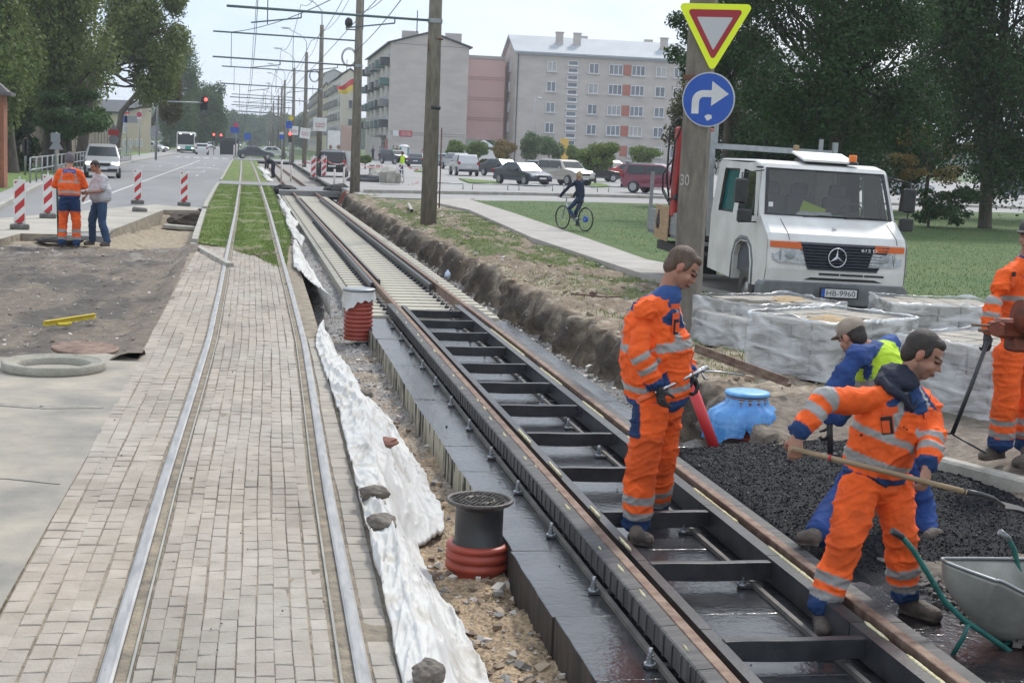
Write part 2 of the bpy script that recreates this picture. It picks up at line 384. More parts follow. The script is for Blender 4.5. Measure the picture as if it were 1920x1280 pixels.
# pavers
b = MB(); pc = []
def paver(x0, x1, y0, y1, z, col):
    j = .0022; bz = .004; h = .05
    x0 += j; x1 -= j; y0 += j; y1 -= j
    tl = [random.uniform(-.003, .003) for _ in range(4)]
    vs = [(x0, y0, z-h), (x1, y0, z-h), (x1, y1, z-h), (x0, y1, z-h), (x0, y0, z-bz), (x1, y0, z-bz), (x1, y1, z-bz), (x0, y1, z-bz),
          (x0+bz, y0+bz, z+tl[0]), (x1-bz, y0+bz, z+tl[1]), (x1-bz, y1-bz, z+tl[2]), (x0+bz, y1-bz, z+tl[3])]
    b.add(vs, [(0, 1, 5, 4), (1, 2, 6, 5), (3, 0, 4, 7), (4, 5, 9, 8), (5, 6, 10, 9), (6, 7, 11, 10), (7, 4, 8, 11), (8, 9, 10, 11)])
    for _ in range(12): pc.append(col)
def pcol(x, y):
    k = random.uniform(.92, 1.05)*(1+.10*fbm(x*.8, y*.3, 4)); t = .5+.5*fbm(x*.6, y*.25, 11)
    base = Vector((.375, .35, .305)).lerp(Vector((.40, .345, .285)), t)*(1-.16*sst(.0, .5, fbm(x*1.5, y*.6, 17)))
    return base*k
cols_out = [(-1.10+i*.0985, -1.10+(i+1)*.0985) for i in range(5)]
for ci in range(16):
    y = 3.9+random.uniform(0, .1); drift = random.uniform(0, 6)
    while y < 30.5:
        L = .163+random.uniform(-.004, .004)
        ol = oldx(y)
        if ci < 5:
            w = (ol-.085+1.13-.02*0)/5.0
            x0 = -1.13+w*ci; x1 = x0+w; top = interp([(-1.2, 31.2), (-.6, 30.4)], x0)
        elif ci < 15:
            k = ci-5; a, c = ol+.075, ol+1.0-.085; w = (c-a)/10; x0 = a+w*k; x1 = x0+w; top = 29.8-.16*k*1.6
        else: x0 = ol+1.085; x1 = interp([(4, .64), (13.2, .73), (20, .79), (26, .8)], y); top = 16.5
        if y > top: break
        wig = .004*sin(y*1.3+drift)+.003*sin(y*3.1+drift*2)
        paver(x0+wig, x1+wig, y, y+L, .004*fbm(x0*3, y*1.2)+.008*fbm(x0*.8, y*.5, 3), pcol(x0, y)); y += L
struct(b.build('paving', m_pave, colors=pc))
slabpoly('paving_bed', [(-1.14, 3.5), (.66, 3.5), (.78, 14), (.82, 20), (.84, 32), (-1.25, 32), (-1.14, 20)], -.009, -.75, m_sand, m_edge)
# gravel bed of the trench
def tz(x, y):
    n = fbm(x*2.5, y*2.5, 8)*.05+fbm(x*12, y*12, 4)*.018
    z = -.55+n
    z = lerp(-.12, z, sst(.72, 1.02, x+.08*fbm(0, y*1.4, 5))) if x < 1.2 else z
    return (x+(newx(y)-2.2), y, z+.1*sst(21, 30, y))
def tcol(x, y, z):
    n = fbm(x*1.6, y*.9, 3); sand = Vector((.46, .34, .215)); grey = Vector((.34, .335, .33)); br = Vector((.235, .175, .12))
    k = sst(11, 22, y+5*n+ (x-1.2)*5)
    c = sand.lerp(grey, k).lerp(br, .55*sst(.05, .5, fbm(x*3, y*3, 12)))
    return c*(1+.25*fbm(x*9, y*9, 2))
struct(grid('trench_floor', rng(.62, 1.8, .035), rng(3.8, 30, .05)+rng(30.2, 80, .4), tz, m_grav, tcol))
struct(grid('trench_floor_side', [x+0. for x in rng(3.85, 4.6, .05)], rng(3.8, 30, .07)+rng(30.2, 80, .4), lambda x, y: (x+.1+(newx(y)-2.2)*.5, y, -.46+.05*fbm(x*4, y*4)), m_grav, lambda x, y, z: Vector((.33, .31, .285))*(1+.3*fbm(x*6, y*6))))
# right bank: rough heightfield
def bankx(y): return interp([(4, 4.05), (9, 4.1), (15, 4.25), (20, 4.05), (26, 4.0), (35, 3.95), (45, 3.75), (60, 3.75), (68, 3.9)], y)
def bz(u, y):
    n1 = fbm(0, y*.55, 21)*.30+fbm(0, y*2.2, 22)*.08
    x = bankx(y)+u+(n1*(1-sst(.5, 1.6, u)))
    up = sst(.0, .30, u+.0*n1); top = .06+.10*fbm(x*.9, y*.45, 5)+.05*fbm(x*3, y*2.5, 9)
    top += .16*math.exp(-((u-.9)/.6)**2)*sst(20, 24, y)*(1-sst(33, 40, y))*(.6+.8*fbm(x, y*.4, 2))
    if u > 2.4: top = lerp(top, .06, sst(2.4, 3.6, u))
    if y < 13.5:
        k = sst(11.0, 13.5, y+.5*fbm(u*2, 0)); low = -.24+.22*sst(1.2, 2.2, u); top = lerp(low, top, k)
    z = lerp(-.62, top, up)
    if up < 1:
        q = 4*up*(1-up); x += q*(.13*fbm(y*1.1, z*3, 31)+.05*fbm(y*4, z*9, 33))-.05*up*(1-up)*4; z += .06*fbm(x*5, y*5, z*4)
    y += .05*fbm(x*6, y*3, 44)*(u < 1)
    return (x, y, z)
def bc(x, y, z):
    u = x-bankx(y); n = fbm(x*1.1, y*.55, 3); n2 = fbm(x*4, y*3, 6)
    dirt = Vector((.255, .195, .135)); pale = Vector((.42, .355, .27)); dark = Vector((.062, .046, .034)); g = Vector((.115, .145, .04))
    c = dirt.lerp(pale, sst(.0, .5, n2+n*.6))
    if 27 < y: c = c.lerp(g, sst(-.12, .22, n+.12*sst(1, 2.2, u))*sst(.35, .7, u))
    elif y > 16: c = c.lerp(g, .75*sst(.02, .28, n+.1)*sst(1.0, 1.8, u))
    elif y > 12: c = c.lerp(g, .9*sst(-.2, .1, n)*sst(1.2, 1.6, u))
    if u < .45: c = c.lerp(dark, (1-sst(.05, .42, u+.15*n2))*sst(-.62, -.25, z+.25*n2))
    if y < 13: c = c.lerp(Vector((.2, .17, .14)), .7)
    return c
us = [-.12, -.06, 0, .03, .06, .09, .12, .15, .18, .21, .25, .3, .36]+rng(.43, 2.6, .09)+rng(2.8, 5.2, .3)+[7, 10, 14]
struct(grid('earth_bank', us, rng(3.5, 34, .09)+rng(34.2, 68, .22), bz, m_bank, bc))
# path, lawn, car park
def poly(name, pts, z, M, thick=.12): return slabpoly(name, pts, z, z-thick, M)
pl = [G(1210, 520, .1), G(1000, 450, .1), G(880, 396, .1), G(790, 376, .1)]; pr = [G(880, 376, .1), G(960, 401, .1), G(1100, 450, .1), G(1210, 490, .1)]
poly('footpath', [(9.3, 15.5), (8.3, 18.5), (7.5, 22.5)]+[(p.x, p.y) for p in pl]+[(9.5, 62.5)]+[(p.x, p.y) for p in pr]+[(8.7, 24.8), (9.4, 21), (10.8, 16)], .15, m_path)
rr = [(p.x+.03, p.y) for p in pr]
lawn = [(14, 14), (11, 16.2), (9.5, 21), (8.75, 24.8)]+rr[::-1]+[(9.6, 60.2), (12.1, 62.2), (18.4, 64.2), (30, 67.5), (60, 76), (120, 90), (120, 14)]
struct(grid('lawn_tuft_base', [0, 1], [0, 1], lambda u, v: (lerp(10, 120, u), lerp(14, 60, v), -.3), m_lawn)) if 0 else None
poly('lawn', lawn, .13, m_lawn)
poly('car_park', [(4.6, 60), (7.4, 60.5), (10, 60.6), (12.2, 62.6), (18.4, 64.6), (30, 68), (60, 76.5), (160, 99), (160, 235), (14, 235), (9, 160), (4.0, 160), (3.9, 80)], .115, m_park)
b = MB()
kp = [(4.9, 65.2), (8.5, 67.3), (13.6, 70.2), (20.5, 72.5), (40, 77.5), (80, 86)]
for p, q in zip(kp, kp[1:]):
    p, q = Vector((*p, 0)), Vector((*q, 0)); d = (q-p).normalized(); n = Vector((-d.y, d.x, 0))*.12
    b.add([p-n+HB((0, 0, .1)), q-n+HB((0, 0, .1)), q-n+HB((0, 0, .26)), p-n+HB((0, 0, .26)), p+n+HB((0, 0, .1)), q+n+HB((0, 0, .1)), q+n+HB((0, 0, .26)), p+n+HB((0, 0, .26))], [(0, 1, 2, 3), (3, 2, 6, 7), (7, 6, 5, 4), (0, 3, 7, 4), (1, 5, 6, 2)])
struct(b.build('car_park_kerb', m_kerb))
for pts in ([(860, 336), (930, 342), (938, 346), (880, 344)], [(640+790/5.33, 200+622/5.33), (800, 318), (800, 324), (776, 322)]):
    q = [G(x, y, .12) for x, y in pts]; poly('grass_island', [(p.x, p.y) for p in q], .2, m_grass)
q = [G(x, y, .12) for x, y in [(1090, 346), (1110, 352), (1145, 351), (1125, 345)]]; poly('grass_island', [(p.x, p.y) for p in q], .2, m_grass)

# short grass blades
def blades(name, lab, n, reg, h, w_, M, seed):
    r = random.Random(seed); b = MB(); i = 0
    while i < n:
        q = reg(r)
        if q is None: continue
        i += 1; a = r.uniform(0, 3.14); hh = h*r.uniform(.4, 1.3); dx, dy = cos(a)*w_, sin(a)*w_; lx, ly = r.gauss(0, .5)*hh, r.gauss(0, .5)*hh; o = len(b.v)
        b.v += [(q[0]-dx, q[1]-dy, q[2]-.01), (q[0]+dx, q[1]+dy, q[2]-.01), (q[0]+lx, q[1]+ly, q[2]+hh)]; b.f.append((o, o+1, o+2))
    b.m = [0]*n; b.sm = [False]*n; return tag(b.build(name, M), lab, 'grass', kind='stuff')
m_bl = mat('grass blade', (.12, .205, .03), .8, c2=(.21, .26, .07), ns=1.3, coord='World', detail=10)
m_bl2 = mat('lawn blade', (.05, .115, .018), .8, c2=(.10, .15, .035), ns=.8, coord='World', detail=10)
def rg1(r):
    y = 25.5+48*r.random()**1.3; l, rr_ = greenl(y)+.12, interp([(25, .56), (30, .72), (36, .92), (60, .90), (83, .84)], y); x = r.uniform(l, rr_); u = (x-l)/(rr_-l)
    if y < interp([(0, 32.2), (.3, 31), (.45, 29.6), (.62, 28.8), (1, 25.6)], u)-.5*r.random() or min(abs(x-oldx(y)), abs(x-oldx(y)-1)) < .07: return None
    if fbm(x*1.3+9, y*.5) > .33: return None
    return (x, y, .015)
blades('grass', 'short grass between the old tram rails', 42000, rg1, .035, .006, m_bl, 1)
def rg2(r):
    u = r.uniform(.45, 3.6); y = 14+36*r.random(); q = bz(u, y); x = q[0]
    if fbm(x*1.1, y*.55, 3)+(.1 if y > 27 else -.12) < .0: return None
    return (q[0], q[1], q[2])
blades('grass', 'tufts of grass on top of the earth bank', 26000, rg2, .05, .006, m_bl, 2)
def rg3(r):
    y = 20+42*r.random()**1.2; x = r.uniform(8.6, 9+y*.55)
    xe = interp([(20, 10), (24.8, 8.85), (28.86, 8.1), (35.5, 8.4), (49.5, 8.95), (61, 9.2)], y)
    if x < xe or y > 60+(x-9)*.22: return None
    return (x, y, .13)
blades('grass', 'mown grass of the lawn behind the truck', 52000, rg3, .032, .010, m_bl2, 3)
# ================================================================ track works
def wbuild(b, name, mats, parent, **k):
    """build a part whose vertices were given in world space"""
    l = parent.location; c, s = cos(-parent.rotation_euler.z), sin(-parent.rotation_euler.z)
    b.v = [((v[0]-l.x)*c-(v[1]-l.y)*s, (v[0]-l.x)*s+(v[1]-l.y)*c, v[2]-l.z) for v in b.v]
    return b.build(name, mats, parent, **k)
def sbuild(b, name, mats, loc, **k):
    """a one-mesh thing: origin at its base"""
    b.v = [(v[0]-loc[0], v[1]-loc[1], v[2]-loc[2]) for v in b.v]
    return b.build(name, mats, None, loc=loc, **k)
m_rust = mat('rusty rail steel', (.125, .068, .048), .7, .25, c2=(.25, .175, .13), ns=9, bump=.3, bs=60)
m_rust2 = mat('dark rust', (.12, .055, .035), .7, .2, c2=(.2, .09, .055), ns=9)
m_shiny = mat('worn rail head', (.40, .39, .38), .5, .5, c2=(.26, .26, .26), ns=3, stretch=(6, .8, 1))
m_blackp = mat('black rubber', (.012, .013, .016), .42, c2=(.035, .036, .04), ns=6, bump=.15, bs=40, spec=.6)
m_blackside = mat('black filler side', (.028, .028, .03), .6, c2=(.085, .082, .08), ns=4, stretch=(1, 6, 1), bump=.2, bs=30)
m_foam = mat('yellow foam', (.62, .55, .30), .85, c2=(.75, .70, .48), ns=20, bump=1, bs=60)
m_zinc = mat('zinc steel', (.30, .32, .34), .4, .8)
m_bit = mat('bitumen coat', (.010, .011, .014), .18, c2=(.055, .056, .06), ns=2.5, bump=.22, bs=18, coord='World', spec=.6, detail=9)
m_slabside = mat('slab side', (.36, .34, .27), .85, c2=(.012, .012, .012), ns=5, coord='World', stretch=(1, 2.2, .35), bump=.3, bs=20, detail=6, pos=(.50, .56))
m_slabdark = mat('slab side dark', (.055, .042, .034), .8, c2=(.012, .012, .012), ns=5, coord='World', stretch=(1, 2, .4))
m_slp = mat('sleeper concrete', (.50, .47, .38), .85, c2=(.37, .345, .29), ns=5, bump=.3, bs=30)
m_trough = mat('trough concrete', (.33, .32, .28), .85, c2=(.24, .23, .2), ns=3, bump=.4, bs=30, coord='World')
def sweep(b, fx, prof, ys, mi=0, z0=0, sm=False):
    rings = [[(fx(y)+u, y, z0+v) for u, v in prof] for y in ys]; b.ring_loft(rings, mi, True, sm)
# old rails: head, groove, lip
rail_ys = rng(3.6, 40, .8)+rng(42, 100, 3)+rng(110, 400, 25)+[600, 900]
for sgn, off, lab in ((-1, 0, 'worn steel rail in the paving, left rail of the old track'), (1, 1.0, 'worn steel rail beside the white sheeting, right rail of the old track')):
    t = thing('tram_rail', lab, 'rail', (oldx(4)+off, 3.6, 0))
    f = lambda y: oldx(y)+off
    b = MB(); s = sgn
    P1 = [(0, .012), (.012*s, .016), (.055*s, .016), (.066*s, .008), (.066*s, -.06), (0, -.06)]
    if s < 0: P1 = P1[::-1]
    sweep(b, f, P1, rail_ys); wbuild(b, 'rail_head', m_shiny, t)
    b = MB(); P2 = [(-.002*s, -.004), (-.002*s, -.06), (-.066*s, -.06), (-.066*s, .002), (-.052*s, .002), (-.050*s, -.006)]
    if s > 0: P2 = P2[::-1]
    sweep(b, f, P2, rail_ys); wbuild(b, 'flange_groove', m_sand, t)
    b = MB(); P3 = [(-.052*s, -.02), (-.066*s, -.02), (-.066*s, .007), (-.055*s, .009)]
    if s > 0: P3 = P3[::-1]
    sweep(b, f, P3, rail_ys); wbuild(b, 'guard_lip', m_conc, t)
# new track
ZT = -.13; ZS = -.31
trk = thing('new_tram_track', 'rusty new tram rails held by black cross beams, lying on black coated slabs', 'tram track', (newx(5), 4.2, ZS))
nys = rng(4.2, 30, 1.5)+rng(33, 165, 6)
def railmesh(off, s):
    b = MB(); f = lambda y: newx(y)+off
    head = [(0, ZT-.05), (0, ZT-.004), (.006*s, ZT), (.058*s, ZT), (.062*s, ZT-.006), (.062*s, ZT-.045), (.02*s, ZT-.055), (.02*s, ZS+.02), (.075*s, ZS+.012), (.075*s, ZS+.002), (-.075*s, ZS+.002), (-.075*s, ZS+.012), (.004*s, ZS+.02), (.004*s, ZT-.052)]
    if s < 0: head = head[::-1]
    sweep(b, f, head, nys); return b
for off, s in ((0, -1), (1.04, 1)):
    r = wbuild(railmesh(off, s), 'rail', m_rust, trk)
    b = MB(); f = lambda y: newx(y)+off
    g = [(-.001*s, ZT-.048), (-.062*s, ZT-.048), (-.062*s, ZT-.006), (-.046*s, ZT-.004), (-.042*s, ZT-.040), (-.002*s, ZT-.042)]
    if s > 0: g = g[::-1]
    sweep(b, f, g, [y for y in nys if y < 60]); o = wbuild(b, 'guard_lip', m_rust2, r)
    o.parent = r; 
# the rail parts share the track's origin, so the lip needs no offset
L0 = 1.235
beams = [6.70+i*1.245*1.08 for i in range(12)]
beams = [5.36, 6.71, 8.08, 9.30, 10.66, 12.0, 13.35, 14.66, 15.98, 17.34, 18.70, 20.0, 21.2]
def fillers(off, s, x0, x1, y0, y1, top, name, M, M2, prof=None):
    """one block of black filler along the rail"""
    b = MB(); f = lambda y: newx(y)+off
    w0, w1 = (x0, x1) if x0 < x1 else (x1, x0)
    P_ = [(w0, ZS+.025), (w1, ZS+.025), (w1, top), (w0, top)]
    sweep(b, f, P_, rng(y0+.004, y1-.004, .7)); o = wbuild(b, name, [M], trk); return o
yb = 4.4; i = 0; outs = []
while yb < 21.3:
    y1 = yb+.625
    # outer left blocks with recessed ribs on their face
    b = MB(); f = lambda y: newx(y)
    sweep(b, f, [(-.155, ZS+.05), (-.066, ZS+.05), (-.066, ZT-.004), (-.145, ZT-.010), (-.155, ZT-.016)], [yb+.004, y1-.004])
    for k in range(4):
        yy = yb+.06+k*.15; x = newx(yy)
        b.box((x-.1565, yy+.02, (ZS+ZT)/2+.012), (.012, .014, .11)); 
    wbuild(b, 'filler_block', m_blackside, trk)
    yb = y1
yb = 4.4
while yb < 21.3:
    y1 = yb+1.25
    fillers(1.04, 1, -.068, -.155, yb, y1, ZT-.006, 'inner_filler_block', m_blackp, None)
    fillers(1.04, 1, .066, .15, yb, y1, ZT-.012, 'outer_filler_block', m_blackside, None)
    fillers(0, 1, .066, .13, yb, y1, ZT-.03, 'inner_filler_block', m_blackp, None)
    yb = y1
# edge battens on the slab beside the rail foot
for off, xa in ((0, -.20), (1.04, -.27)):
    b = MB(); sweep(b, lambda y: newx(y)+off+xa, [(0, ZS+.002), (.03, ZS+.002), (.03, ZS+.03), (0, ZS+.03)], rng(4.4, 21.4, 1)); wbuild(b, 'base_batten', mat('grey batten', (.16, .145, .125), .7, c2=(.09, .085, .08), ns=6), trk)
for yb in beams:
    b = MB(); xa, xb = newx(yb)+.128, newx(yb)+1.04-.152
    n = 9; top = []; bot = []
    for k in range(n):
        t = k/(n-1); x = lerp(xa, xb, t); top.append((x, ZT-.022+.002*sin(t*9))); bot.append((x, ZT-.125-.012*sin(pi*t)+.014*(t < .1)))
    rings = [[(p[0], yb-.028, p[1]) for p in top]+[(p[0], yb-.028, p[1]) for p in bot[::-1]], [(p[0], yb+.028, p[1]) for p in top]+[(p[0], yb+.028, p[1]) for p in bot[::-1]]]
    b.ring_loft(rings, 0, True, False)
    wbuild(b, 'cross_beam', m_blackp, trk, bevel=.004)
def bolt(x, y):
    b = MB()
    b.box((x+.05, y, ZS+.012), (.15, .06, .014), 1)
    b.cyl((x, y, ZS+.01), (x, y, ZS+.028), .032, n=12, mi=0); b.cyl((x, y, ZS+.028), (x, y, ZS+.052), .02, n=6, mi=0, smooth=False)
    b.cyl((x, y, ZS+.056), (x, y, ZS+.07), .016, n=6, mi=0, smooth=False); b.cyl((x, y, ZS+.05), (x, y, ZS+.105), .0105, n=8, mi=0)
    wbuild(b, 'anchor_bolt', [m_zinc, m_blackside], trk)
for i in range(13):
    y = 5.52+i*1.222; bolt(newx(y)-.235+.0*i, y+.02)
    bolt(newx(y)+1.04-.33, y+.1)
# squeezed foam along the joints
rf = random.Random(3); b = MB()
def foam(b, fx, y0, y1, zf, amp):
    n = int((y1-y0)/.03); rings = []
    for i in range(n+1):
        y = lerp(y0, y1, i/n); e = min(1, i/2, (n-i)/2)+.05; r = .009*e*(.6+.9*abs(noise.noise(Vector((y*14, 0, fx(y))))))
        x = fx(y); zd = amp*abs(noise.noise(Vector((y*9, 5, 0))))*e
        rings.append([(x-r, y, zf+.002), (x, y, zf+.004+r*.8), (x+r, y, zf+.003), (x-.001, y, zf-.02), (x-r*1.3, y, zf-.004-zd)])
    b.ring_loft(rings, 0)
for y0, y1 in ((7.45, 8.35), (8.9, 9.9), (10.6, 11.8), (12.6, 13.5), (14.4, 15.6), (5.3, 6.4), (6.6, 6.9), (16.5, 19.0)):
    foam(b, lambda y: newx(y)+1.04-.072, y0, y1, ZT-.004, .05 if y0 < 9 else .012)
for y0, y1 in ((8.3, 8.6), (9.1, 9.4), (10.3, 10.8), (11.5, 12.1)): foam(b, lambda y: newx(y)+.072, y0, y1, ZT-.008, .02)
for k in range(26):
    y = 4.6+k*.64+rf.uniform(-.2, .2); o_ = rf.choice((0, .03, .05)); foam(b, lambda y: newx(y)-.068-o_, y, y+rf.uniform(.05, .22), ZT-.003, .004)
wbuild(b, 'foam_bead', m_foam, trk)['kind'] = 'stuff'
# rubber side strips and clips on the far stretch
for off in (0, 1.04):
    for s, a in ((-1, .066), (1, .066)):
        y0 = 25.3 if s < 0 else 25.9
        b = MB(); f = lambda y: newx(y)+off
        P_ = [(s*a, ZS+.04), (s*(a+.05), ZS+.04), (s*(a+.05), ZT-.02), (s*a, ZT-.012)]
        if s < 0: P_ = P_[::-1]
        sweep(b, f, P_, rng(y0, 64, 3)); wbuild(b, 'rubber_strip', m_blackp, trk)
for off in (0, 1.04):
    for s in ((-1,) if off == 0 else (-1,)):
        for k in range(50):
            y = 21.75+k*.5; b = MB(); x = newx(y)+off+s*.15
            b.ell((x, y, ZS+.045), (.04, .06, .035), n=8, k=4); b.cyl((x, y-.05, ZS+.03), (x, y+.05, ZS+.03), .03, n=8); b.cyl((x, y, ZS+.03), (x, y, ZS+.1), .015, n=6)
            wbuild(b, 'rail_clip', m_blackp, trk)
# coated slabs
rs = random.Random(5); y = 4.3; k = 0
m_coat2 = m_bit
first = None
while y < 21.3:
    L = 1.32 if k % 2 else .98
    L = min(L, 21.45-y); 
    if L < .3: break
    jx = rs.uniform(-.010, .010); b = MB()
    fx = lambda yy: newx(yy)-.60
    x0a, x0b = newx(y)-.56+jx, newx(y+L)-.56+jx; x1a, x1b = newx(y)+1.62, newx(y+L)+1.62
    z = ZS+rs.uniform(-.003, .003)
    n = 10; e = []
    for q in range(n+1):
        t = q/n; e.append((lerp(x0a, x0b, t)+.009*noise.noise(Vector((0, (y+L*t)*7, 1))), y+.0015+(L-.003)*t))
    pts = e[::-1]+[(x1a, y+.0015), (x1b, y+L-.0015)]
    pts = [(x1a, y+.0015), (x1b, y+L-.0015)]+e[::-1]
    b.prism(pts, -.70, z, 0, side=1)
    o = sbuild(b, 'coated_slab', [m_bit, m_slabside if y > 9.6 else m_slabdark], (newx(y), y, -.70), bevel=.006)
    tag(o, 'black coated concrete slab in the row under the new rails', 'slab', 'coated slabs under the new rails')
    y += L; k += 1
# sleepers and their trough
b = MB(); ys = rng(21.5, 72, 4)
for p, q in zip(ys, ys[1:]):
    A, B_ = newx(p), newx(q)
    prof = [(-.60, -.75), (-.60, -.30), (-.50, -.29), (-.47, -.345), (1.60, -.345), (1.60, -.75)]
    r0 = [(A+u, p, v) for u, v in prof]; r1_ = [(B_+u, q, v) for u, v in prof]; b.ring_loft([r0, r1_], 0, False, False)
b.add([(newx(21.5)+u, 21.5, v) for u, v in prof], [tuple(range(6))])
tag(sbuild(b, 'concrete_trough', [m_trough], (newx(21.5), 21.5, -.75)), 'long pale concrete trough that carries the sleepers of the far track', 'track base')
b = MB()
for p, q in zip(rng(79.5, 163, 6), rng(79.5, 163, 6)[1:]):
    A, B_ = newx(p), newx(q); b.ring_loft([[(A+u, p, v) for u, v in prof], [(B_+u, q, v) for u, v in prof]], 0, False, False)
tag(sbuild(b, 'concrete_trough', [m_trough], (newx(79.5), 79.5, -.75)), 'far concrete trough of the new rails beyond the crossing', 'track base')
sl_ = MB(); sl_.box((0, 0, .03), (2.02, .285, .06), bev=.02)
s0 = None
for i in range(100):
    y = 21.72+i*.48
    if y > 70: break
    o = sl_.build('concrete_sleeper', m_slp) if s0 is None else s0.copy()
    if s0 is None: s0 = o
    else: COL.objects.link(o)
    o.location = (newx(y)+.54, y, -.345); o.rotation_euler = (0, 0, rs.uniform(-.004, .004))
    tag(o, 'pale concrete sleeper in the row under the far rails', 'sleeper', 'sleepers under the far rails')
# geotextile sheeting
m_cloth = mat('white geotextile', (.60, .595, .575), .95, c2=(.42, .38, .32), ns=3.2, bump=.25, bs=160, detail=10, pos=(.50, .72), spec=.1)
def ridge(x, y, z, p):
    return max(0, 1-abs(noise.noise(Vector((x, y, z))))*2.6)**p
def sheet(name, lab, y0, y1, left, right, seed, zr, pile=.10, st=.022, nu=84):
    b = MB(); ys = rng(y0, y1, st)
    for y in ys:
        t = (y-y0)/(y1-y0); xl, xr = interp(left, y), interp(right, y); xl += .018*noise.noise(Vector((y*1.9, seed, 0))); xr += .03*noise.noise(Vector((y*1.3, seed, 5)))+.012*noise.noise(Vector((y*7, seed, 5)))
        e = 1-math.exp(-min(t, 1-t)*14)
        for k in range(nu+1):
            u = k/nu; x = lerp(xl, xr, u)
            wp = .35*noise.noise(Vector((x*1.5, y*.45, seed)))
            prof = sst(.10, .95, u+.10*noise.noise(Vector((y*.7, seed, 2))))
            zb = lerp(.016, max(zr, -.53), prof)
            hump = pile*math.exp(-((u-.38-.12*noise.noise(Vector((y*.35, seed, 4))))/.26)**2)*e*(.45+.8*abs(noise.noise(Vector((0, y*.45, seed+1)))))
            r1 = ridge(x*4.2+wp*3+y*.22, y*.30, seed, 4); r2 = ridge(x*9+wp*6-y*.55, y*.75+x*2, seed+7, 5); r3 = ridge(x*5-y*2.6+wp*5, y*1.2+x*7, seed+19, 6); r4 = ridge(x*20+wp*9+y*1.4, y*2.1, seed+29, 5)
            z = zb+.008+hump+(.046*r1+.032*r2+.028*r3+.012*r4)*e*(1-.3*u)
            if k == 0: z -= .008
            if k == nu: z -= .03
            b.v.append((x, y, z))
    for j in range(len(ys)-1):
        for k in range(nu):
            a = j*(nu+1)+k; b.f.append((a, a+1, a+nu+2, a+nu+1)); b.m.append(0); b.sm.append(True)
    o = sbuild(b, name, m_cloth, (interp(left, y0), y0, -.05)); tag(o, lab, 'sheeting')
    md = o.modifiers.new('t', 'SOLIDIFY'); md.thickness = .003
    return o
sheet('geotextile_sheet', 'long crumpled white sheeting with stones on it, along the trench beside the paving', 4.9, 18.4,
      [(4, .60), (6, .655), (9, .69), (12, .73), (16, .70), (17.5, .80), (18.4, .90)], [(4.9, 1.02), (6, 1.16), (7.3, 1.26), (8, 1.22), (9, 1.16), (9.7, 1.18), (10.1, 1.40), (10.8, 1.47), (12.3, 1.46), (14.6, 1.38), (16.5, 1.18), (18, 1.0), (18.4, .95)], 3, -.50, pile=.16)
sheet('geotextile_sheet', 'middle piece of white sheeting hanging into the trench below the grass track bed', 21.5, 33.5,
      [(21.5, 1.12), (23, .95), (26, .72), (30, .80), (33.5, .92)], [(21.5, 1.18), (23, 1.20), (26, 1.28), (30, 1.25), (33.5, 1.15)], 11, -.40, pile=.10, nu=30, st=.07)
sheet('geotextile_sheet', 'far strip of ragged white sheeting along the edge of the grass track bed', 34, 62,
      [(34, .95), (40, .88), (46, 1.0), (50, .88), (56, 1.0), (62, .95)], [(34, 1.12), (37, 1.30), (40, 1.10), (44, 1.35), (48, 1.15), (52, 1.3), (57, 1.12), (62, 1.2)], 17, -.15, pile=.12, nu=18, st=.12)
for (y0, y1, lab) in ((83, 96, 'nearer scrap of white sheeting on the grass track bed past the crossing'), (100, 124, 'farther scrap of white sheeting on the grass track bed past the crossing')):
    sheet('geotextile_sheet', lab, y0, y1, [(y0, .7-.004*(y0-80)), (y1, .6-.01*(y1-80))], [(y0, 1.1), ((y0+y1)/2, 1.0), (y1, .9-.01*(y1-80))], int(y0), .0, pile=.16, nu=12, st=.3)
# stones holding the sheeting down
m_st1 = mat('grey clod', (.20, .175, .145), .9, c2=(.12, .10, .085), ns=12, bump=1, bs=25)
m_st2 = mat('red brick shard', (.27, .115, .075), .9, c2=(.20, .10, .08), ns=14, bump=.8, bs=25)
def rock(name, lab, x, y, z, r, M, seed, cat='stone', group=None):
    bm = bmesh.new(); bmesh.ops.create_icosphere(bm, subdivisions=3, radius=1)
    for v in bm.verts:
        d = 1+.35*noise.noise(v.co*1.3+Vector((seed, 0, 0)))+.16*noise.noise(v.co*3.5+Vector((0, seed, 0)))
        v.co = Vector((v.co.x*r[0]*d, v.co.y*r[1]*d, v.co.z*r[2]*d))
    me = bpy.data.meshes.new(name); bm.to_mesh(me); bm.free(); me.materials.append(M)
    for p in me.polygons: p.use_smooth = False
    o = bpy.data.objects.new(name, me); COL.objects.link(o); o.location = (x, y, z); o.rotation_euler = (0, 0, seed)
    return tag(o, lab, cat, group)
bpy.context.view_layer.update()
sheet0 = bpy.data.objects['geotextile_sheet']
def gz_(x, y, z): p = G(x, y, z); return p.x, p.y
for (px, py, z, r, M, lab) in ((683, 740, .03, (.08, .10, .045), m_st1, 'dark clod on the white sheeting, farthest stone of the row'), (725, 832, -.05, (.08, .12, .04), m_st2, 'reddish brick shard on the white sheeting'),
        (702, 927, .05, (.07, .10, .045), m_st1, 'rounded grey clod on the white sheeting above the flat one'), (718, 982, .06, (.10, .08, .05), m_st1, 'flat grey clod on the white sheeting left of the black manhole'), (803, 1268, .02, (.075, .07, .06), m_st1, 'grey stone on the white sheeting at the bottom edge of the photo')):
    ok, l_, n_, i_ = sheet0.ray_cast(Vector((0, 0, CH))-sheet0.location, ray(px, py).normalized()); X, Y, z = (l_+sheet0.location) if ok else (*gz_(px, py, z), z)
    if ok: z -= .02
    rock('stone', lab, X, Y, z+.03, r, M, px)
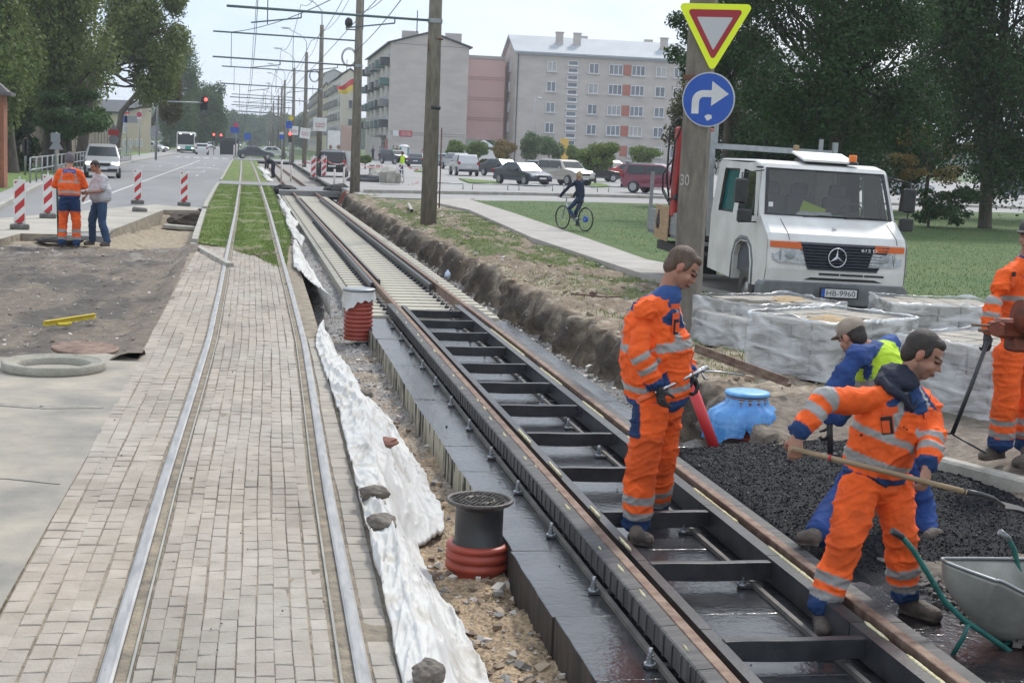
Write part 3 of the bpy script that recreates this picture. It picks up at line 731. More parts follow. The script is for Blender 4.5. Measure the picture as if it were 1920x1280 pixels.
# loose gravel, cobbles
def scatter(name, n, reg, rmin, rmax, M, seed, kind='stuff', lab=None, cat='gravel', flat=.7):
    r = random.Random(seed); b = MB(); base = [(1, 0, 0), (-1, 0, 0), (0, 1, 0), (0, -1, 0), (0, 0, 1), (0, 0, -1)]; fs = [(0, 2, 4), (2, 1, 4), (1, 3, 4), (3, 0, 4), (2, 0, 5), (1, 2, 5), (3, 1, 5), (0, 3, 5)]
    cube = [(a, c, d) for a in (-.8, .8) for c in (-.8, .8) for d in (-.7, .7)]; cf = [(0, 1, 3, 2), (4, 6, 7, 5), (0, 4, 5, 1), (2, 3, 7, 6), (0, 2, 6, 4), (1, 5, 7, 3)]
    i = 0
    while i < n:
        q = reg(r)
        if q is None: continue
        i += 1; s = rmin+(rmax-rmin)*r.random()**3; R = RZ(r.uniform(0, 6.3)) @ RX(r.uniform(-.5, .5))
        V, Fs = (base, fs) if r.random() < .5 else (cube, cf)
        b.add([Vector(q)+R@Vector((v[0]*s*r.uniform(.7, 1.2), v[1]*s*r.uniform(.7, 1.2), v[2]*s*flat*r.uniform(.7, 1.1))) for v in V], Fs, r.randrange(len(M) if isinstance(M, list) else 1), smooth=False)
    o = b.build(name, M); tag(o, lab, cat, kind=kind); return o
m_pb = [mat('pebble a', (.42, .33, .24), .85, c2=(.3, .22, .15), ns=9), mat('pebble b', (.27, .26, .25), .85), mat('pebble c', (.52, .48, .43), .85), mat('pebble d', (.20, .15, .11), .9)]
def regtrench(r):
    y = 4+15*r.random()**1.2; x = r.uniform(1.0, 1.66)+(newx(y)-2.2)
    if r.random() < .55 and y > 9.5: return None
    q = tz(x-(newx(y)-2.2), y); return (q[0], q[1], q[2]+.006)
scatter('gravel', 1500, regtrench, .006, .045, m_pb, 2, lab='brown pebbles and gravel on the trench floor beside the slabs')
def regt2(r):
    y = 16+44*r.random(); x = r.uniform(.95, 1.6); q = tz(x, y); return (q[0], q[1], q[2]+.005)
scatter('crushed_stone', 2200, regt2, .01, .035, [m_pb[1], m_pb[2], mat('pebble e', (.36, .36, .37), .85)], 4, lab='grey crushed stone along the far trench')
def regt3(r):
    y = 14+34*r.random(); x = r.uniform(3.8, 4.12); return (x+(newx(y)-2.2)*.5+.0, y, -.43+r.uniform(-.02, .04))
scatter('crushed_stone', 1500, regt3, .012, .045, [m_pb[1], m_pb[2]], 5, lab='pale rubble at the foot of the earth bank')
def regb(r):
    u = r.uniform(.1, 3.2); y = 13+40*r.random(); q = bz(u, y); return (q[0], q[1], q[2]+.005)
scatter('rubble', 1500, regb, .01, .06, [m_pb[0], m_pb[2], m_pb[1], m_pb[3]], 6, lab='small stones and clods strewn over the earth bank', cat='rubble')
def regd(r):
    x = r.uniform(-9, -1.2); y = 15.5+16*r.random(); q = digz(x, y); return (x, y, q[2]+.004)
scatter('rubble', 2600, regd, .006, .03, [m_pb[1], m_pb[3], m_pb[2]], 8, lab='asphalt crumbs strewn over the milled ground', cat='rubble')
def regp(r):
    x = r.uniform(-1.1, .6); y = 4.5+22*r.random(); return (x, y, .012)
scatter('crumbs', 130, regp, .003, .011, [m_pb[3], mat('dark crumb', (.03, .03, .03), .9)], 9, lab='dark crumbs scattered on the paving', cat='crumbs')
def regs(r):
    y = 4.6+16*r.random(); x = r.uniform(newx(y)-.5, newx(y)+1.5); return (x, y, ZS+.006)
scatter('crumbs', 110, regs, .003, .013, [mat('dark crumb', (.03, .03, .03), .9)], 10, lab='black crumbs on the coated slabs', cat='crumbs')
# hot asphalt heap
m_hot = mat('hot asphalt', (.005, .0055, .008), .7, c2=(.011, .012, .016), ns=60, bump=1, bs=55, coord='World', spec=.18, detail=3)
def hz(u, y):
    x0 = newx(y)+1.04+.20; x = x0+u
    if y < 9.2: x += .10*sst(9.2, 8.2, y)
    near = sst(7.9+.12*u, 8.9, y+.15*fbm(u*3, 1)); far = 1-sst(11.4+.18*u, 12.0+.18*u, y+.15*fbm(u*2, 3)); r = 1-sst(2.05, 2.5, u+.1*fbm(0, y))
    h = (.045*sst(0, .45, u)+.03*sst(.3, 1.6, u)+.01)*near*far*max(.3, r)
    h += (.022*fbm(x*2, y*2, 7)+.007*fbm(x*14, y*14, 3)+.004*fbm(x*45, y*45, 3, 2))*near
    return (x, y, -.30+h+.075*sst(0, .1, u)*near*far)
heap = struct(grid('asphalt_layer', rng(0, 2.7, .022), rng(7.7, 12.1, .025), hz, m_hot, smooth=False))
heap['kind'] = 'stuff'
def regh(r):
    u = r.uniform(.0, 2.6); y = 8.2+3.8*r.random(); q = hz(u, y); return (q[0], q[1], q[2]+.004)
scatter('asphalt_granules', 20000, regh, .004, .0105, [m_hot, m_hot, m_hot, m_hot, mat('granule', (.009, .010, .014), .6, spec=.25), mat('granule light', (.022, .025, .032), .5, spec=.4)], 11, lab='loose black asphalt granules raked over the ground beside the rail', flat=.8)
m_wet = mat('wet bitumen ground', (.02, .018, .02), .14, c2=(.10, .055, .05), ns=2.4, bump=.5, bs=22, coord='World', pos=(.5, .7))
struct(slabpoly('primed_ground', [(newx(4)+1.2, 3.5), (7.5, 3.5), (7.5, 8.0), (4.9, 8.6), (4.2, 9.6), (newx(9)+1.24, 9.7)], -.29, -.5, m_wet))
def regc(r):
    t = r.random(); y = lerp(5.2, 8.5, r.random()); x = r.uniform(4.0, 4.9)+ .25*(8-y)*0
    if x < 3.85+.15*(8.3-y): return None
    return (x, y, -.28+.03*r.random())
scatter('cobble_gravel', 1300, regc, .012, .038, [mat('cobble a', (.16, .145, .13), .8), mat('cobble b', (.10, .09, .085), .8), mat('cobble c', (.24, .215, .19), .8)], 12, lab='coarse brown gravel under and behind the wheelbarrow')
# kerb stones on the right behind the asphalt
b = MB()
kk = [G(1640, 835, -.08), G(1760, 862, -.08), G(1940, 908, -.08)]
for i, (p, q) in enumerate(zip(kk, kk[1:])):
    d = (q-p); L = d.length; a = atan2(d.y, d.x); b = MB(); b.box((L/2, .0, -.12), (L-.01, .14, .26), bev=.02)
    o = b.build('kerb_stone', m_kerb, None, loc=(p.x, p.y, -.06)); o.rotation_euler = (0, 0, a)
    tag(o, ('pale kerb stone behind the shoveller at the edge of the black asphalt', 'pale kerb stone under the boots of the worker at the right edge')[i], 'kerb stone')
# ================================================================ things on the site
m_ored = mat('orange red pvc', (.38, .060, .035), .45, c2=(.30, .05, .03), ns=5, bump=.1)
m_bplas = mat('black plastic', (.014, .015, .018), .38, spec=.5, c2=(.03, .03, .032), ns=7)
m_iron = mat('cast iron', (.06, .055, .05), .55, .5, c2=(.13, .12, .11), ns=30, bump=.3)
m_white = mat('white paint', (.72, .72, .71), .45, c2=(.60, .60, .58), ns=4)
m_red = mat('red reflective', (.50, .025, .03), .45, c2=(.42, .03, .03), ns=6)
m_whr = mat('white reflective', (.66, .67, .67), .45, c2=(.55, .55, .54), ns=6)
m_greyplas = mat('recycled plastic foot', (.10, .095, .085), .8, c2=(.17, .16, .145), ns=9, bump=.5, bs=30)
m_galv = mat('galvanised steel', (.34, .36, .37), .45, .7, c2=(.25, .27, .28), ns=8)
m_dark = mat('near black', (.012, .012, .013), .6)
m_yellow = mat('yellow paint', (.62, .48, .02), .5, c2=(.5, .38, .03), ns=8)
m_film = bpy.data.materials.new('stretch film'); m_film.use_nodes = True
_t = m_film.node_tree; _b = _t.nodes['Principled BSDF']; _b.inputs['Base Color'].default_value = (.84, .85, .86, 1); _b.inputs['Roughness'].default_value = .18
_o = _t.nodes['Material Output']; _tr = _t.nodes.new('ShaderNodeBsdfTransparent'); _tr.inputs[0].default_value = (.86, .88, .90, 1); _ms = _t.nodes.new('ShaderNodeMixShader')
_c = _t.nodes.new('ShaderNodeTexCoord'); _mp = _t.nodes.new('ShaderNodeMapping'); _mp.inputs['Scale'].default_value = (1, 1, 3.5); _mp.inputs['Rotation'].default_value = (.25, .3, 0); _n = _t.nodes.new('ShaderNodeTexNoise'); _n.inputs['Scale'].default_value = 2.2; _n.inputs['Detail'].default_value = 7; _n.inputs['Roughness'].default_value = .5; _n.inputs['Distortion'].default_value = .8
_r = _t.nodes.new('ShaderNodeValToRGB'); _r.color_ramp.elements[0].position = .40; _r.color_ramp.elements[1].position = .70; _r.color_ramp.elements[0].color = (.22, .22, .22, 1); _r.color_ramp.elements[1].color = (.85, .85, .85, 1)
_L = _t.links.new; _L(_c.outputs['Object'], _mp.inputs[0]); _L(_mp.outputs[0], _n.inputs['Vector']); _L(_n.outputs[0], _r.inputs[0]); _L(_r.outputs[0], _ms.inputs[0]); _L(_tr.outputs[0], _ms.inputs[1]); _L(_b.outputs[0], _ms.inputs[2]); _L(_ms.outputs[0], _o.inputs[0])
_bp = _t.nodes.new('ShaderNodeBump'); _bp.inputs['Strength'].default_value = .7; _bp.inputs['Distance'].default_value = .03; _L(_n.outputs[0], _bp.inputs['Height']); _L(_bp.outputs[0], _b.inputs['Normal'])
m_filmw = mat('white film top', (.70, .71, .70), .35, c2=(.45, .46, .46), ns=9, bump=.7, bs=20)
m_blk = mat('concrete block', (.42, .385, .33), .9, c2=(.27, .245, .21), ns=5, bump=.5, bs=30, detail=9)
m_wood = mat('raw wood', (.33, .23, .13), .8, c2=(.20, .14, .08), ns=4, stretch=(1, 8, 8), bump=.3)
m_pole = mat('pole concrete', (.235, .21, .17), .9, c2=(.14, .122, .10), ns=3.0, stretch=(3, 3, .8), bump=.7, bs=22, detail=10)
m_chr = mat('bare steel tube', (.55, .56, .58), .25, .95)
# black manhole on orange ring
p = G(895, 1060, -.50); mx_, my_ = p.x, p.y
t = thing('manhole_shaft', 'black plastic manhole shaft with iron grating on an orange ribbed pipe beside the slabs', 'manhole', (mx_, my_, -.55))
b = MB(); b.lathe([(.20, 0), (.20, .04), (.215, .05), (.215, .085), (.195, .095), (.195, .105), (.215, .115), (.215, .15), (.195, .16), (.195, .17), (.212, .18), (.212, .205), (.185, .215), (.165, .215)], n=40); b.build('corrugated_ring', m_ored, t)
b = MB(); b.lathe([(.175, .20), (.175, .22), (.160, .235), (.160, .44), (.170, .47), (.185, .475), (.185, .49), (.15, .49), (.15, .3)], n=40); b.build('shaft', m_bplas, t)
b = MB(); b.lathe([(.215, .485), (.226, .495), (.226, .508), (.212, .512), (.198, .506), (.198, .485)], n=48)
for k in range(-5, 6):
    for q in range(-6, 7):
        x, y = k*.036+(.018 if q % 2 else 0), q*.030
        if x*x+y*y < .178**2: b.box((x, y, .502), (.024, .007, .012), rot=RZ((1 if (k+q) % 2 else -1)*.9))
b.lathe([(.09, .494), (.10, .508), (.105, .494)], n=24); b.lathe([(.198, .489), (.001, .490)], n=32)
b.build('iron_grating', m_iron, t)
# tall corrugated pipe with cloth cap
p = G(671, 632, -.45); t = thing('drain_pipe', 'tall reddish corrugated drain pipe capped with white cloth beside the far sheeting', 'pipe', (p.x, p.y, -.48))
b = MB(); prof = []
for k in range(11): z = k*.06; prof += [(.185, z), (.205, z+.012), (.205, z+.038), (.185, z+.05)]
b.lathe(prof, n=32); b.build('corrugated_pipe', m_ored, t)
b = MB(); n = 48; rings = []
for r, z in ((.01, .70), (.19, .70), (.215, .69), (.22, .665), (.235, .63), (.245, .60)):
    rings.append([(r*cos(2*pi*k/n)*(1+.04*sin(k*1.7)), r*sin(2*pi*k/n), z-(.14*max(0, sin(k*2*pi/n*1.0+4.0))**5+.05*abs(sin(k*.9))) *(r > .225)) for k in range(n)])
b.ring_loft(rings, 0, False); b.build('cloth_cap', m_cloth, t)
b = MB(); b.lathe([(.195, .685), (.225, .69), (.232, .71), (.225, .725), (.19, .73), (.15, .728), (.001, .728)], n=32); b.build('lid_ring', m_galv, t)
# blue bagged pipe on the right
p = G(1397, 806, -.2); t = thing('covered_manhole', 'corrugated manhole pipe wrapped in a blue plastic bag below the pallets', 'manhole', (p.x, p.y, -.26)); t.scale = (1, 1, .86)
b = MB(); prof = []
for k in range(5): z = k*.05; prof += [(.24, z), (.262, z+.01), (.262, z+.03), (.24, z+.04)]
b.lathe(prof+[(.19, .26), (.19, .44), (.15, .44)], n=32); b.build('corrugated_pipe', m_ored, t)
m_bag = mat('blue plastic film', (.05, .23, .58), .22, c2=(.10, .33, .68), ns=7, bump=.8, bs=11, spec=.7)
b = MB(); n = 72; rings = []
for i, (r, z) in enumerate(((.175, .44), (.20, .41), (.195, .36), (.25, .33), (.285, .27), (.30, .2), (.31, .12), (.315, .06))):
    rings.append([(r*(1+.07*i/7*sin(k*.9+i*.5)+.05*noise.noise(Vector((k*.3, i*.8, 2))))*cos(2*pi*k/n)*(1.0+.22*(i > 3)*(cos(2*pi*k/n) < -.2)), r*(1+.05*sin(k*1.3))*sin(2*pi*k/n), z+(i/7)*.06*noise.noise(Vector((k*.10, 3, 1)))+.022*noise.noise(Vector((k*.35, i*.9, 7)))*(i > 1)-(.08 if i > 5 and cos(2*pi*k/n) < -.3 else 0)+(.07 if i > 5 and k/n > .6 and k/n < .72 else 0)) for k in range(n)])
b.ring_loft(rings, 0, False); b.build('blue_bag', m_bag, t)
b = MB(); b.lathe([(.172, .445), (.20, .45), (.208, .47), (.20, .49), (.16, .497), (.001, .497)], n=40); b.build('blue_lid', mat('blue lid', (.10, .33, .66), .45, c2=(.2, .45, .75), ns=12), t)
b = MB(); b.lathe([(.178, .385), (.196, .39), (.196, .41), (.178, .415), (.178, .42), (.194, .425), (.194, .438), (.178, .44)], n=40); b.build('clamp_ring', m_galv, t)
# red duct sticking out of the bank
b = MB(); a, c = P(1322, 792, 11.7), P(1294, 716, 11.75)
b.cyl(a-(c-a)*.9, c, .047, n=20); tag(sbuild(b, 'duct_pipe', mat('red duct', (.55, .03, .035), .4), a), 'bright red plastic duct leaning out of the bank behind the standing worker', 'pipe')
# rusty angle beam under the pallets
b = MB(); a, c = P(1305, 657, 14.2), P(1480, 722, 12.9)
d = (c-a); b.box((a+c)/2, (d.length, .05, .035), rot=d.to_track_quat('X', 'Z').to_matrix()); b.box((a+c)/2+Vector((0, .04, .03)), (d.length, .012, .07), rot=d.to_track_quat('X', 'Z').to_matrix())
tag(sbuild(b, 'steel_beam', m_rust, a), 'rusty steel angle beam lying in front of the wrapped pallets', 'beam')
b = MB(); b.box((5.15, 13.0, -.02), (.7, .10, .03), rot=RZ(-.5)); tag(sbuild(b, 'plank', m_wood, (4.95, 12.55, -.05)), 'grey wooden plank lying between the blue bag and the middle pallet', 'plank')
# concrete ring, cover, level
p = G(101, 692, 0); b = MB(); b.lathe([(.215, .0), (.45, .0), (.475, .02), (.475, .065), (.45, .085), (.425, .085), (.415, .07), (.345, .066), (.335, .078), (.325, .078), (.30, .02), (.215, .0)][::-1] if 0 else [(.33, .0), (.475, .0), (.48, .012), (.48, .07), (.468, .082), (.44, .084), (.43, .07), (.35, .066), (.335, .05), (.33, .0)], n=64)
tag(sbuild(MB() if 0 else b, 'concrete_ring', mat('cast concrete', (.36, .345, .29), .85, c2=(.27, .255, .21), ns=5, bump=.5, bs=40), (0, 0, 0)), 'flat pale concrete manhole ring lying on the asphalt at left', 'concrete ring').location = (p.x, p.y, .002)
p = G(150, 651, .02); b = MB(); b.lathe([(.001, 0), (.33, 0), (.345, .01), (.345, .03), (.33, .036), (.30, .030), (.27, .036), (.001, .034)], n=48)
o = tag(b.build('manhole_cover', m_rust), 'rusty round manhole cover lying beyond the concrete ring', 'manhole cover'); o.location = (p.x+.05, p.y, -.01); o.rotation_euler = (.05, .03, 0)
a, c = G(82, 611, -.08), G(177, 596, -.08); d = c-a
b = MB(); b.box((0, 0, .03), (d.length, .025, .06)); b.box((0, -.012, .055), (d.length, .05, .008)); b.box((0, -.012, .004), (d.length, .05, .008))
o = tag(b.build('spirit_level', m_yellow), 'long yellow spirit level lying on the dark milled ground', 'level'); o.location = (a+c)/2; o.rotation_euler = (0, 0, atan2(d.y, d.x))
b = MB(); b.box((0, 0, .02), (.14, .07, .035), rot=RZ(.4), bev=.01); b.box((.07, .02, .03), (.06, .05, .03), bev=.01)
o = tag(b.build('tool_pouch', m_yellow), 'small yellow tape measure beside the spirit level', 'tool'); q = G(118, 611, -.10); o.location = q
# beacons
def beacon():
    t = thing('beacon_board', '', 'road barrier')
    b = MB(); b.box((0, 0, .62), (.26, .03, 1.0), bev=.01); b.build('board', m_white, t)
    b = MB(); b.box((0, 0, 1.15), (.035, .03, .10)); b.build('handle', m_white, t)
    for i in range(4):
        # diagonal red stripes clipped to the board
        w, z0, z1 = .105, .15, 1.09; s = 1.0; base = .13+i*.34
        poly = []
        pts = [(-w, base-.13), (w, base+.08), (w, base+.25), (-w, base+.04)]
        def clip(P_, z, keep):
            out = []
            for A, B_ in zip(P_, P_[1:]+P_[:1]):
                ia, ib = keep(A[1], z), keep(B_[1], z)
                if ia: out.append(A)
                if ia != ib: tt = (z-A[1])/(B_[1]-A[1]); out.append((A[0]+tt*(B_[0]-A[0]), z))
            return out
        q = clip(clip(pts, z0, lambda a, z: a >= z), z1, lambda a, z: a <= z)
        if len(q) < 3: continue
        b = MB(); b.prism(q, -.0185, .0185, 0, f=lambda u, v, w_: (u, w_, v)); b.build('red_stripe', m_red, t)
    b = MB(); b.box((0, 0, .06), (.42, .30, .12), taper=.82, bev=.02)
    for s_ in (-1, 1):
        b.box((s_*.13, -.10, .09), (.05, .16, .07), 0, bev=.012)
    b.box((0, 0, .13), (.12, .1, .04), bev=.01); b.build('foot', m_greyplas, t)
    return t
bc0 = beacon()
bl = [(37, 430, 'red and white beacon board nearest the left edge of the photo'), (90, 409, 'red and white beacon board half hidden by the worker in the grey beanie'), (160, 398, 'red and white beacon board behind the man in the white shirt'),
      (258, 382, 'red and white beacon board standing behind the dug out hollow'), (345, 386, 'red and white beacon board on the rim of the hollow nearest the grass track')]
for i, (px, py, lab) in enumerate(bl):
    q = G(px, py, .02)
    if i == 2: q = Vector((q.x-.35, q.y, .02))
    o = bc0 if i == 0 else dup(bc0, q, 0)
    o.location = q; o.rotation_euler = (0, 0, -atan2(q.x, q.y)*.8); o['label'] = lab; o['group'] = 'beacon boards around the dig'
for px, py, Y, lab in ((587, 345, 88, 'far beacon board on the left of the pole with the largest square sign'), (603+4, 326, 92, 'far beacon board on the right of the pole with the largest square sign'), (616, 336, 0, '')):
    if not lab: continue
    q = P(px, py, Y); o = dup(bc0, (q.x, Y, .05), 0, lab, 1.25, 'beacon boards by the far poles')
# spare foot
p = G(262, 398, 0); b = MB(); b.box((0, 0, .07), (.42, .34, .14), taper=.8, bev=.03, rot=RY(.1)); o = b.build('rubber_block', m_greyplas); o.location = (p.x, p.y, .0); tag(o, 'loose grey barrier foot lying at the rim of the hollow', 'barrier foot')
q = G(75, 462, -.1)
rock('broken_asphalt', 'flat dark slab of broken asphalt at the feet of the worker in the beanie', -4.1, 32.2, -.05, (.55, .3, .08), mat('dark slab', (.06, .055, .05), .9), 3, 'asphalt slab')
b = MB(); b.box((0, 0, .05), (1.0, .5, .12), rot=RY(.05), bev=.02); o = b.build('kerb_piece', m_kerb); o.location = (-2.1, 43.3, -.42); tag(o, 'pale kerb stone lying in the far end of the hollow', 'kerb stone')
rock('earth_pile', 'dark heap of earth at the far end of the hollow by the grass', -1.75, 44.6, -.2, (.75, .8, .26), mat('dark earth', (.05, .037, .028), .95, c2=(.09, .07, .055), ns=6, bump=1), 5, 'earth heap')
# ---------------------------------------------------------------- wheelbarrow
wb = G(1850, 1200, -.28); t = thing('wheelbarrow', 'grey metal wheelbarrow with green frame at the lower right corner', 'wheelbarrow', (wb.x, wb.y, -.28), 0)
Yw = wb.y
def W(px, py, dy=0): return P(px, py, Yw+dy)
m_tray = mat('wheelbarrow tray', (.24, .24, .215), .55, .35, c2=(.38, .375, .34), ns=4, bump=.2, bs=20, detail=8)
m_green = mat('green painted tube', (.02, .15, .125), .45, c2=(.012, .09, .08), ns=12, bump=.1)
# tray: rim and bottom loops in the picture plane with depth
rimN = [W(1768, 1050, 0), W(1860, 1085, -.22), W(1880, 1090, -.24), W(1960, 1122, -.28), W(2080, 1110, -.15), W(2110, 1060, .25), W(2000, 1048, .36), W(1900, 1047, .34), W(1800, 1046, .22)]
botN = [W(1800, 1140, .02), W(1830, 1185, -.06), W(1850, 1195, -.08), W(1890, 1205, -.08), W(1960, 1205, -.04), W(1985, 1190, .12), W(1950, 1175, .18), W(1890, 1172, .18), W(1820, 1150, .12)]
mid = [a.lerp(c, .45)+(a-c).normalized()*0+Vector(((a.x-wb.x-.15)*.10, 0, -.02)) for a, c in zip(rimN, botN)]
def smoothloop(L, n=48):
    out = []; m_ = len(L)
    for i in range(n):
        t_ = i/n*m_; k = int(t_); f = t_-k; p0, p1, p2, p3 = L[(k-1) % m_], L[k], L[(k+1) % m_], L[(k+2) % m_]
        out.append(.5*((2*p1)+(-p0+p2)*f+(2*p0-5*p1+4*p2-p3)*f*f+(-p0+3*p1-3*p2+p3)*f**3))
    return out
R_, M_, B_ = smoothloop(rimN), smoothloop(mid), smoothloop(botN)
cb = sum(B_, Vector())/len(B_)
b = MB(); b.ring_loft([R_, M_, B_, [cb.lerp(q_, .5)-Vector((0, 0, .012)) for q_ in B_]], 0, False); b.add([cb.lerp(q_, .5)-Vector((0, 0, .012)) for q_ in B_], [tuple(range(len(B_)))])
o = wbuild(b, 'tray', m_tray, t); md = o.modifiers.new('s', 'SOLIDIFY'); md.thickness = .004; md = o.modifiers.new('u', 'SUBSURF'); md.levels = 1; md.render_levels = 1
b = MB(); b.tube(R_+[R_[0]], .0085, 8); wbuild(b, 'rim', m_galv, t)
b = MB(); b.tube([W(1678, 998, -.22), W(1690, 1005, -.22), W(1712, 1030, -.22), W(1740, 1075, -.22), W(1770, 1125, -.21), W(1805, 1160, -.20), W(1850, 1190, -.17), W(1900, 1225, -.12), W(1960, 1290, 0)], .0155, 12); wbuild(b, 'frame_tube', m_green, t)
b = MB(); b.tube([W(1672, 994, -.22), W(1692, 1007, -.22)], .0185, 12); wbuild(b, 'grip', m_bplas, t)
b = MB(); b.tube([W(1878, 1000, .34), W(1890, 1008, .34), W(1902, 1030, .34), W(1908, 1060, .34), W(1940, 1150, .3), W(1985, 1240, .2)], .0155, 12); wbuild(b, 'frame_tube', m_green, t)
b = MB(); b.tube([W(1874, 996, .34), W(1892, 1010, .34)], .0185, 12); wbuild(b, 'grip', m_galv, t)
b = MB(); b.tube([W(1816, 1168, -.2), W(1806, 1195, -.19), W(1783, 1232, -.17)], .013, 10); wbuild(b, 'leg', m_green, t)
b = MB(); b.tube([W(1960, 1160, .1), W(1890, 1205, -.05), W(1818, 1258, -.12)], .013, 10); wbuild(b, 'leg', m_green, t)
b = MB(); c0 = W(1975, 1265, .08); c0.z = -.28+.18
b.tube([c0+Vector((.0+.15*cos(k*pi/12)*.9, .15*cos(k*pi/12)*.3, .15*sin(k*pi/12))) for k in range(25)], .035, 10); wbuild(b, 'tyre', m_bplas, t)
# ---------------------------------------------------------------- pallets of paving stones
def pallet(name_lab, loc, rz, nx, ny, h, top, seed, holes=()):
    t = thing('stone_pallet', name_lab, 'pallet', loc, rz); r = random.Random(seed); W_, D_ = 1.50, (1.32 if seed == 8 else 1.15)
    b = MB()
    for k in range(5): b.box((0, -D_/2+.06+k*(D_-.12)/4, .125), (W_, .1, .022))
    for k in (-1, 0, 1):
        b.box((k*(W_/2-.07), 0, .103), (.10, D_, .02)); b.box((k*(W_/2-.07), 0, .01), (.1, D_, .02))
        for q in (-1, 0, 1): b.box((k*(W_/2-.07), q*(D_/2-.07), .056), (.1, .13, .074))
    b.build('wooden_pallet', m_wood, t)
    b = MB(); bw, bd = W_*.96/nx, D_*.94/ny; nl = 3; hl = h/nl
    for l in range(nl):
        for i in range(nx):
            for j in range(ny):
                if l == nl-1 and (i, j) in holes: continue
                if l < nl-1 and 0 < i < nx-1 and 0 < j < ny-1: continue
                z = .14+l*hl+hl/2+(r.uniform(-.006, .01) if l == nl-1 else 0)
                if (l, i, j) in ((nl-1, 1, 1), (nl-1, 3, 0)) and top: z += .02
                b.box((-W_*.48+bw*(i+.5)+r.uniform(-.004, .004), -D_*.47+bd*(j+.5)+r.uniform(-.004, .004), z), (bw-.018, bd-.018, hl-.012), bev=.008, rot=RZ(r.uniform(-.02, .02)))
    b.build('stone_blocks', m_blk, t)
    # stretch film skirt
    b = MB(); n = 120; rings = []
    for li in range(9):
        z = .10+(h+.055)*li/8; ring = []
        for k in range(n):
            a = 2*pi*k/n; ca, sa = cos(a), sin(a); q = 1/max(abs(ca)/(W_/2+.012), abs(sa)/(D_/2+.012)); q = min(q, sqrt((W_/2)**2+(D_/2)**2)*.99)
            e = .012*noise.noise(Vector((ca*4, sa*4, z*2.5+seed)))+.014*ridge(ca*6+z*5, sa*6-z*3, seed, 3)+.005*noise.noise(Vector((ca*11, sa*11, z*9)))
            zz = z+((.05*noise.noise(Vector((ca*3, sa*3, seed+.5)))+.03*noise.noise(Vector((ca*9, sa*9, seed+.5)))) if li == 8 else 0)-(.05*abs(noise.noise(Vector((ca*4, sa*4, seed)))) if li == 0 else 0)
            ring.append(((q+e)*ca, (q+e)*sa, zz))
        rings.append(ring)
    b.ring_loft(rings, 0, False); nrm = len(b.f)
    b.build('stretch_film', m_film, t)
    b = MB(); 
    ring0 = rings[-1]; ring1 = [(x*(.90+.03*noise.noise(Vector((x*9, y*9, 1)))), y*(.88+.05*noise.noise(Vector((x*9, y*9, 4)))), .14+h+.018+.022*abs(noise.noise(Vector((x*8, y*8, 3))))) for x, y, z in ring0]
    ring1 = [(lerp(a[0], c[0], .22+.4*abs(noise.noise(Vector((a[0]*3, a[1]*3, seed))))), lerp(a[1], c[1], .22+.4*abs(noise.noise(Vector((a[0]*3, a[1]*3, seed))))), c[2]) for a, c in zip(ring0, ring1)]
    ringm = [((a[0]+c[0])/2, (a[1]+c[1])/2, max(a[2], c[2])+.004+.012*abs(noise.noise(Vector((a[0]*12, a[1]*12, 2))))) for a, c in zip(ring0, ring1)]
    b.ring_loft([ring0, ringm, ring1], 0, False); b.build('film_edge', m_film if seed != 2 else m_filmw, t)
    if top:
        b = MB(); g_ = []; 
        for i in range(13):
            for j in range(13):
                x, y = (i/12-.5)*.5+top[0], (j/12-.5)*.42+top[1]; d2 = ((i/6-1)**2+(j/6-1)**2); b.v.append((x, y, .14+h+max(-.02, .045*(1-d2)+.02*noise.noise(Vector((x*9, y*9, seed))))))
        for i in range(12):
            for j in range(12): a = i*13+j; b.f.append((a, a+13, a+14, a+1)); b.m.append(0); b.sm.append(True)
        b.build('sand', mat('yellow sand', (.46, .34, .20), .95, c2=(.33, .24, .14), ns=9, bump=.8, bs=40), t)
    return t
def pl_(px, py, z=0): q = G(px, py, z); return q
pallet('wrapped pallet of grey paving stones in front of the truck, sand spilled on top', (6.22, 14.70, -.08), radians(30), 6, 4, .56, (-.36, -.22), 2)
pallet('half unpacked pallet of paving stones with torn film, left of the largest pallet', (6.18, 16.62, -.06), radians(17), 6, 4, .50, (.35, .05), 5, holes=[(0, 0), (0, 1), (1, 0), (1, 1), (0, 2), (1, 2), (2, 0), (0, 3), (2, 1), (3, 0)])
pallet('wrapped pallet of paving stones behind the bending shoveller and the right hand worker', (7.08, 12.72, -.10), radians(30), 5, 5, .60, None, 8)
pallet('low film wrapped pallet on the grass edge right of the truck', (8.95, 17.75, -.06), radians(-8), 5, 4, .42, None, 12)
# ---------------------------------------------------------------- sign pole
sp = G(1283, 640, 0.0); t = thing('concrete_pole', 'massive square concrete pole in front of the truck, carrying two road signs', 'pole', (sp.x, sp.y, -.1))
b = MB(); rz_ = -.55
def sq(w, d, z):
    c = .05; pts = [(-w/2+c, -d/2), (w/2-c, -d/2), (w/2, -d/2+c), (w/2, d/2-c), (w/2-c, d/2), (-w/2+c, d/2), (-w/2, d/2-c), (-w/2, -d/2+c)]
    return [tuple(RZ(rz_)@Vector((x, y, z))) for x, y in pts]
b.ring_loft([sq(.33, .27, 0), sq(.29, .23, 9.5)], 0, True, False); b.build('shaft', m_pole, t)
b = MB(); b.box((0, 0, 3.32), (.34, .28, .05), rot=RZ(rz_)); b.build('rusty_strap', m_rust2, t)
f_ = lambda u, v: tuple(Vector((-.03, -.18, 1.98))+RZ(rz_+.15)@Vector((u, -.03, v)))
text('30', .12, 'painted_number', mat('faded white', (.45, .43, .4), .9), t, lambda u, v: tuple(RZ(rz_)@Vector((u-.07, -.152, v+2.09))), h=.13)
def signface(px, py, yaw):
    q = P(px, py, sp.y-.30); return q
ANG = radians(-22)
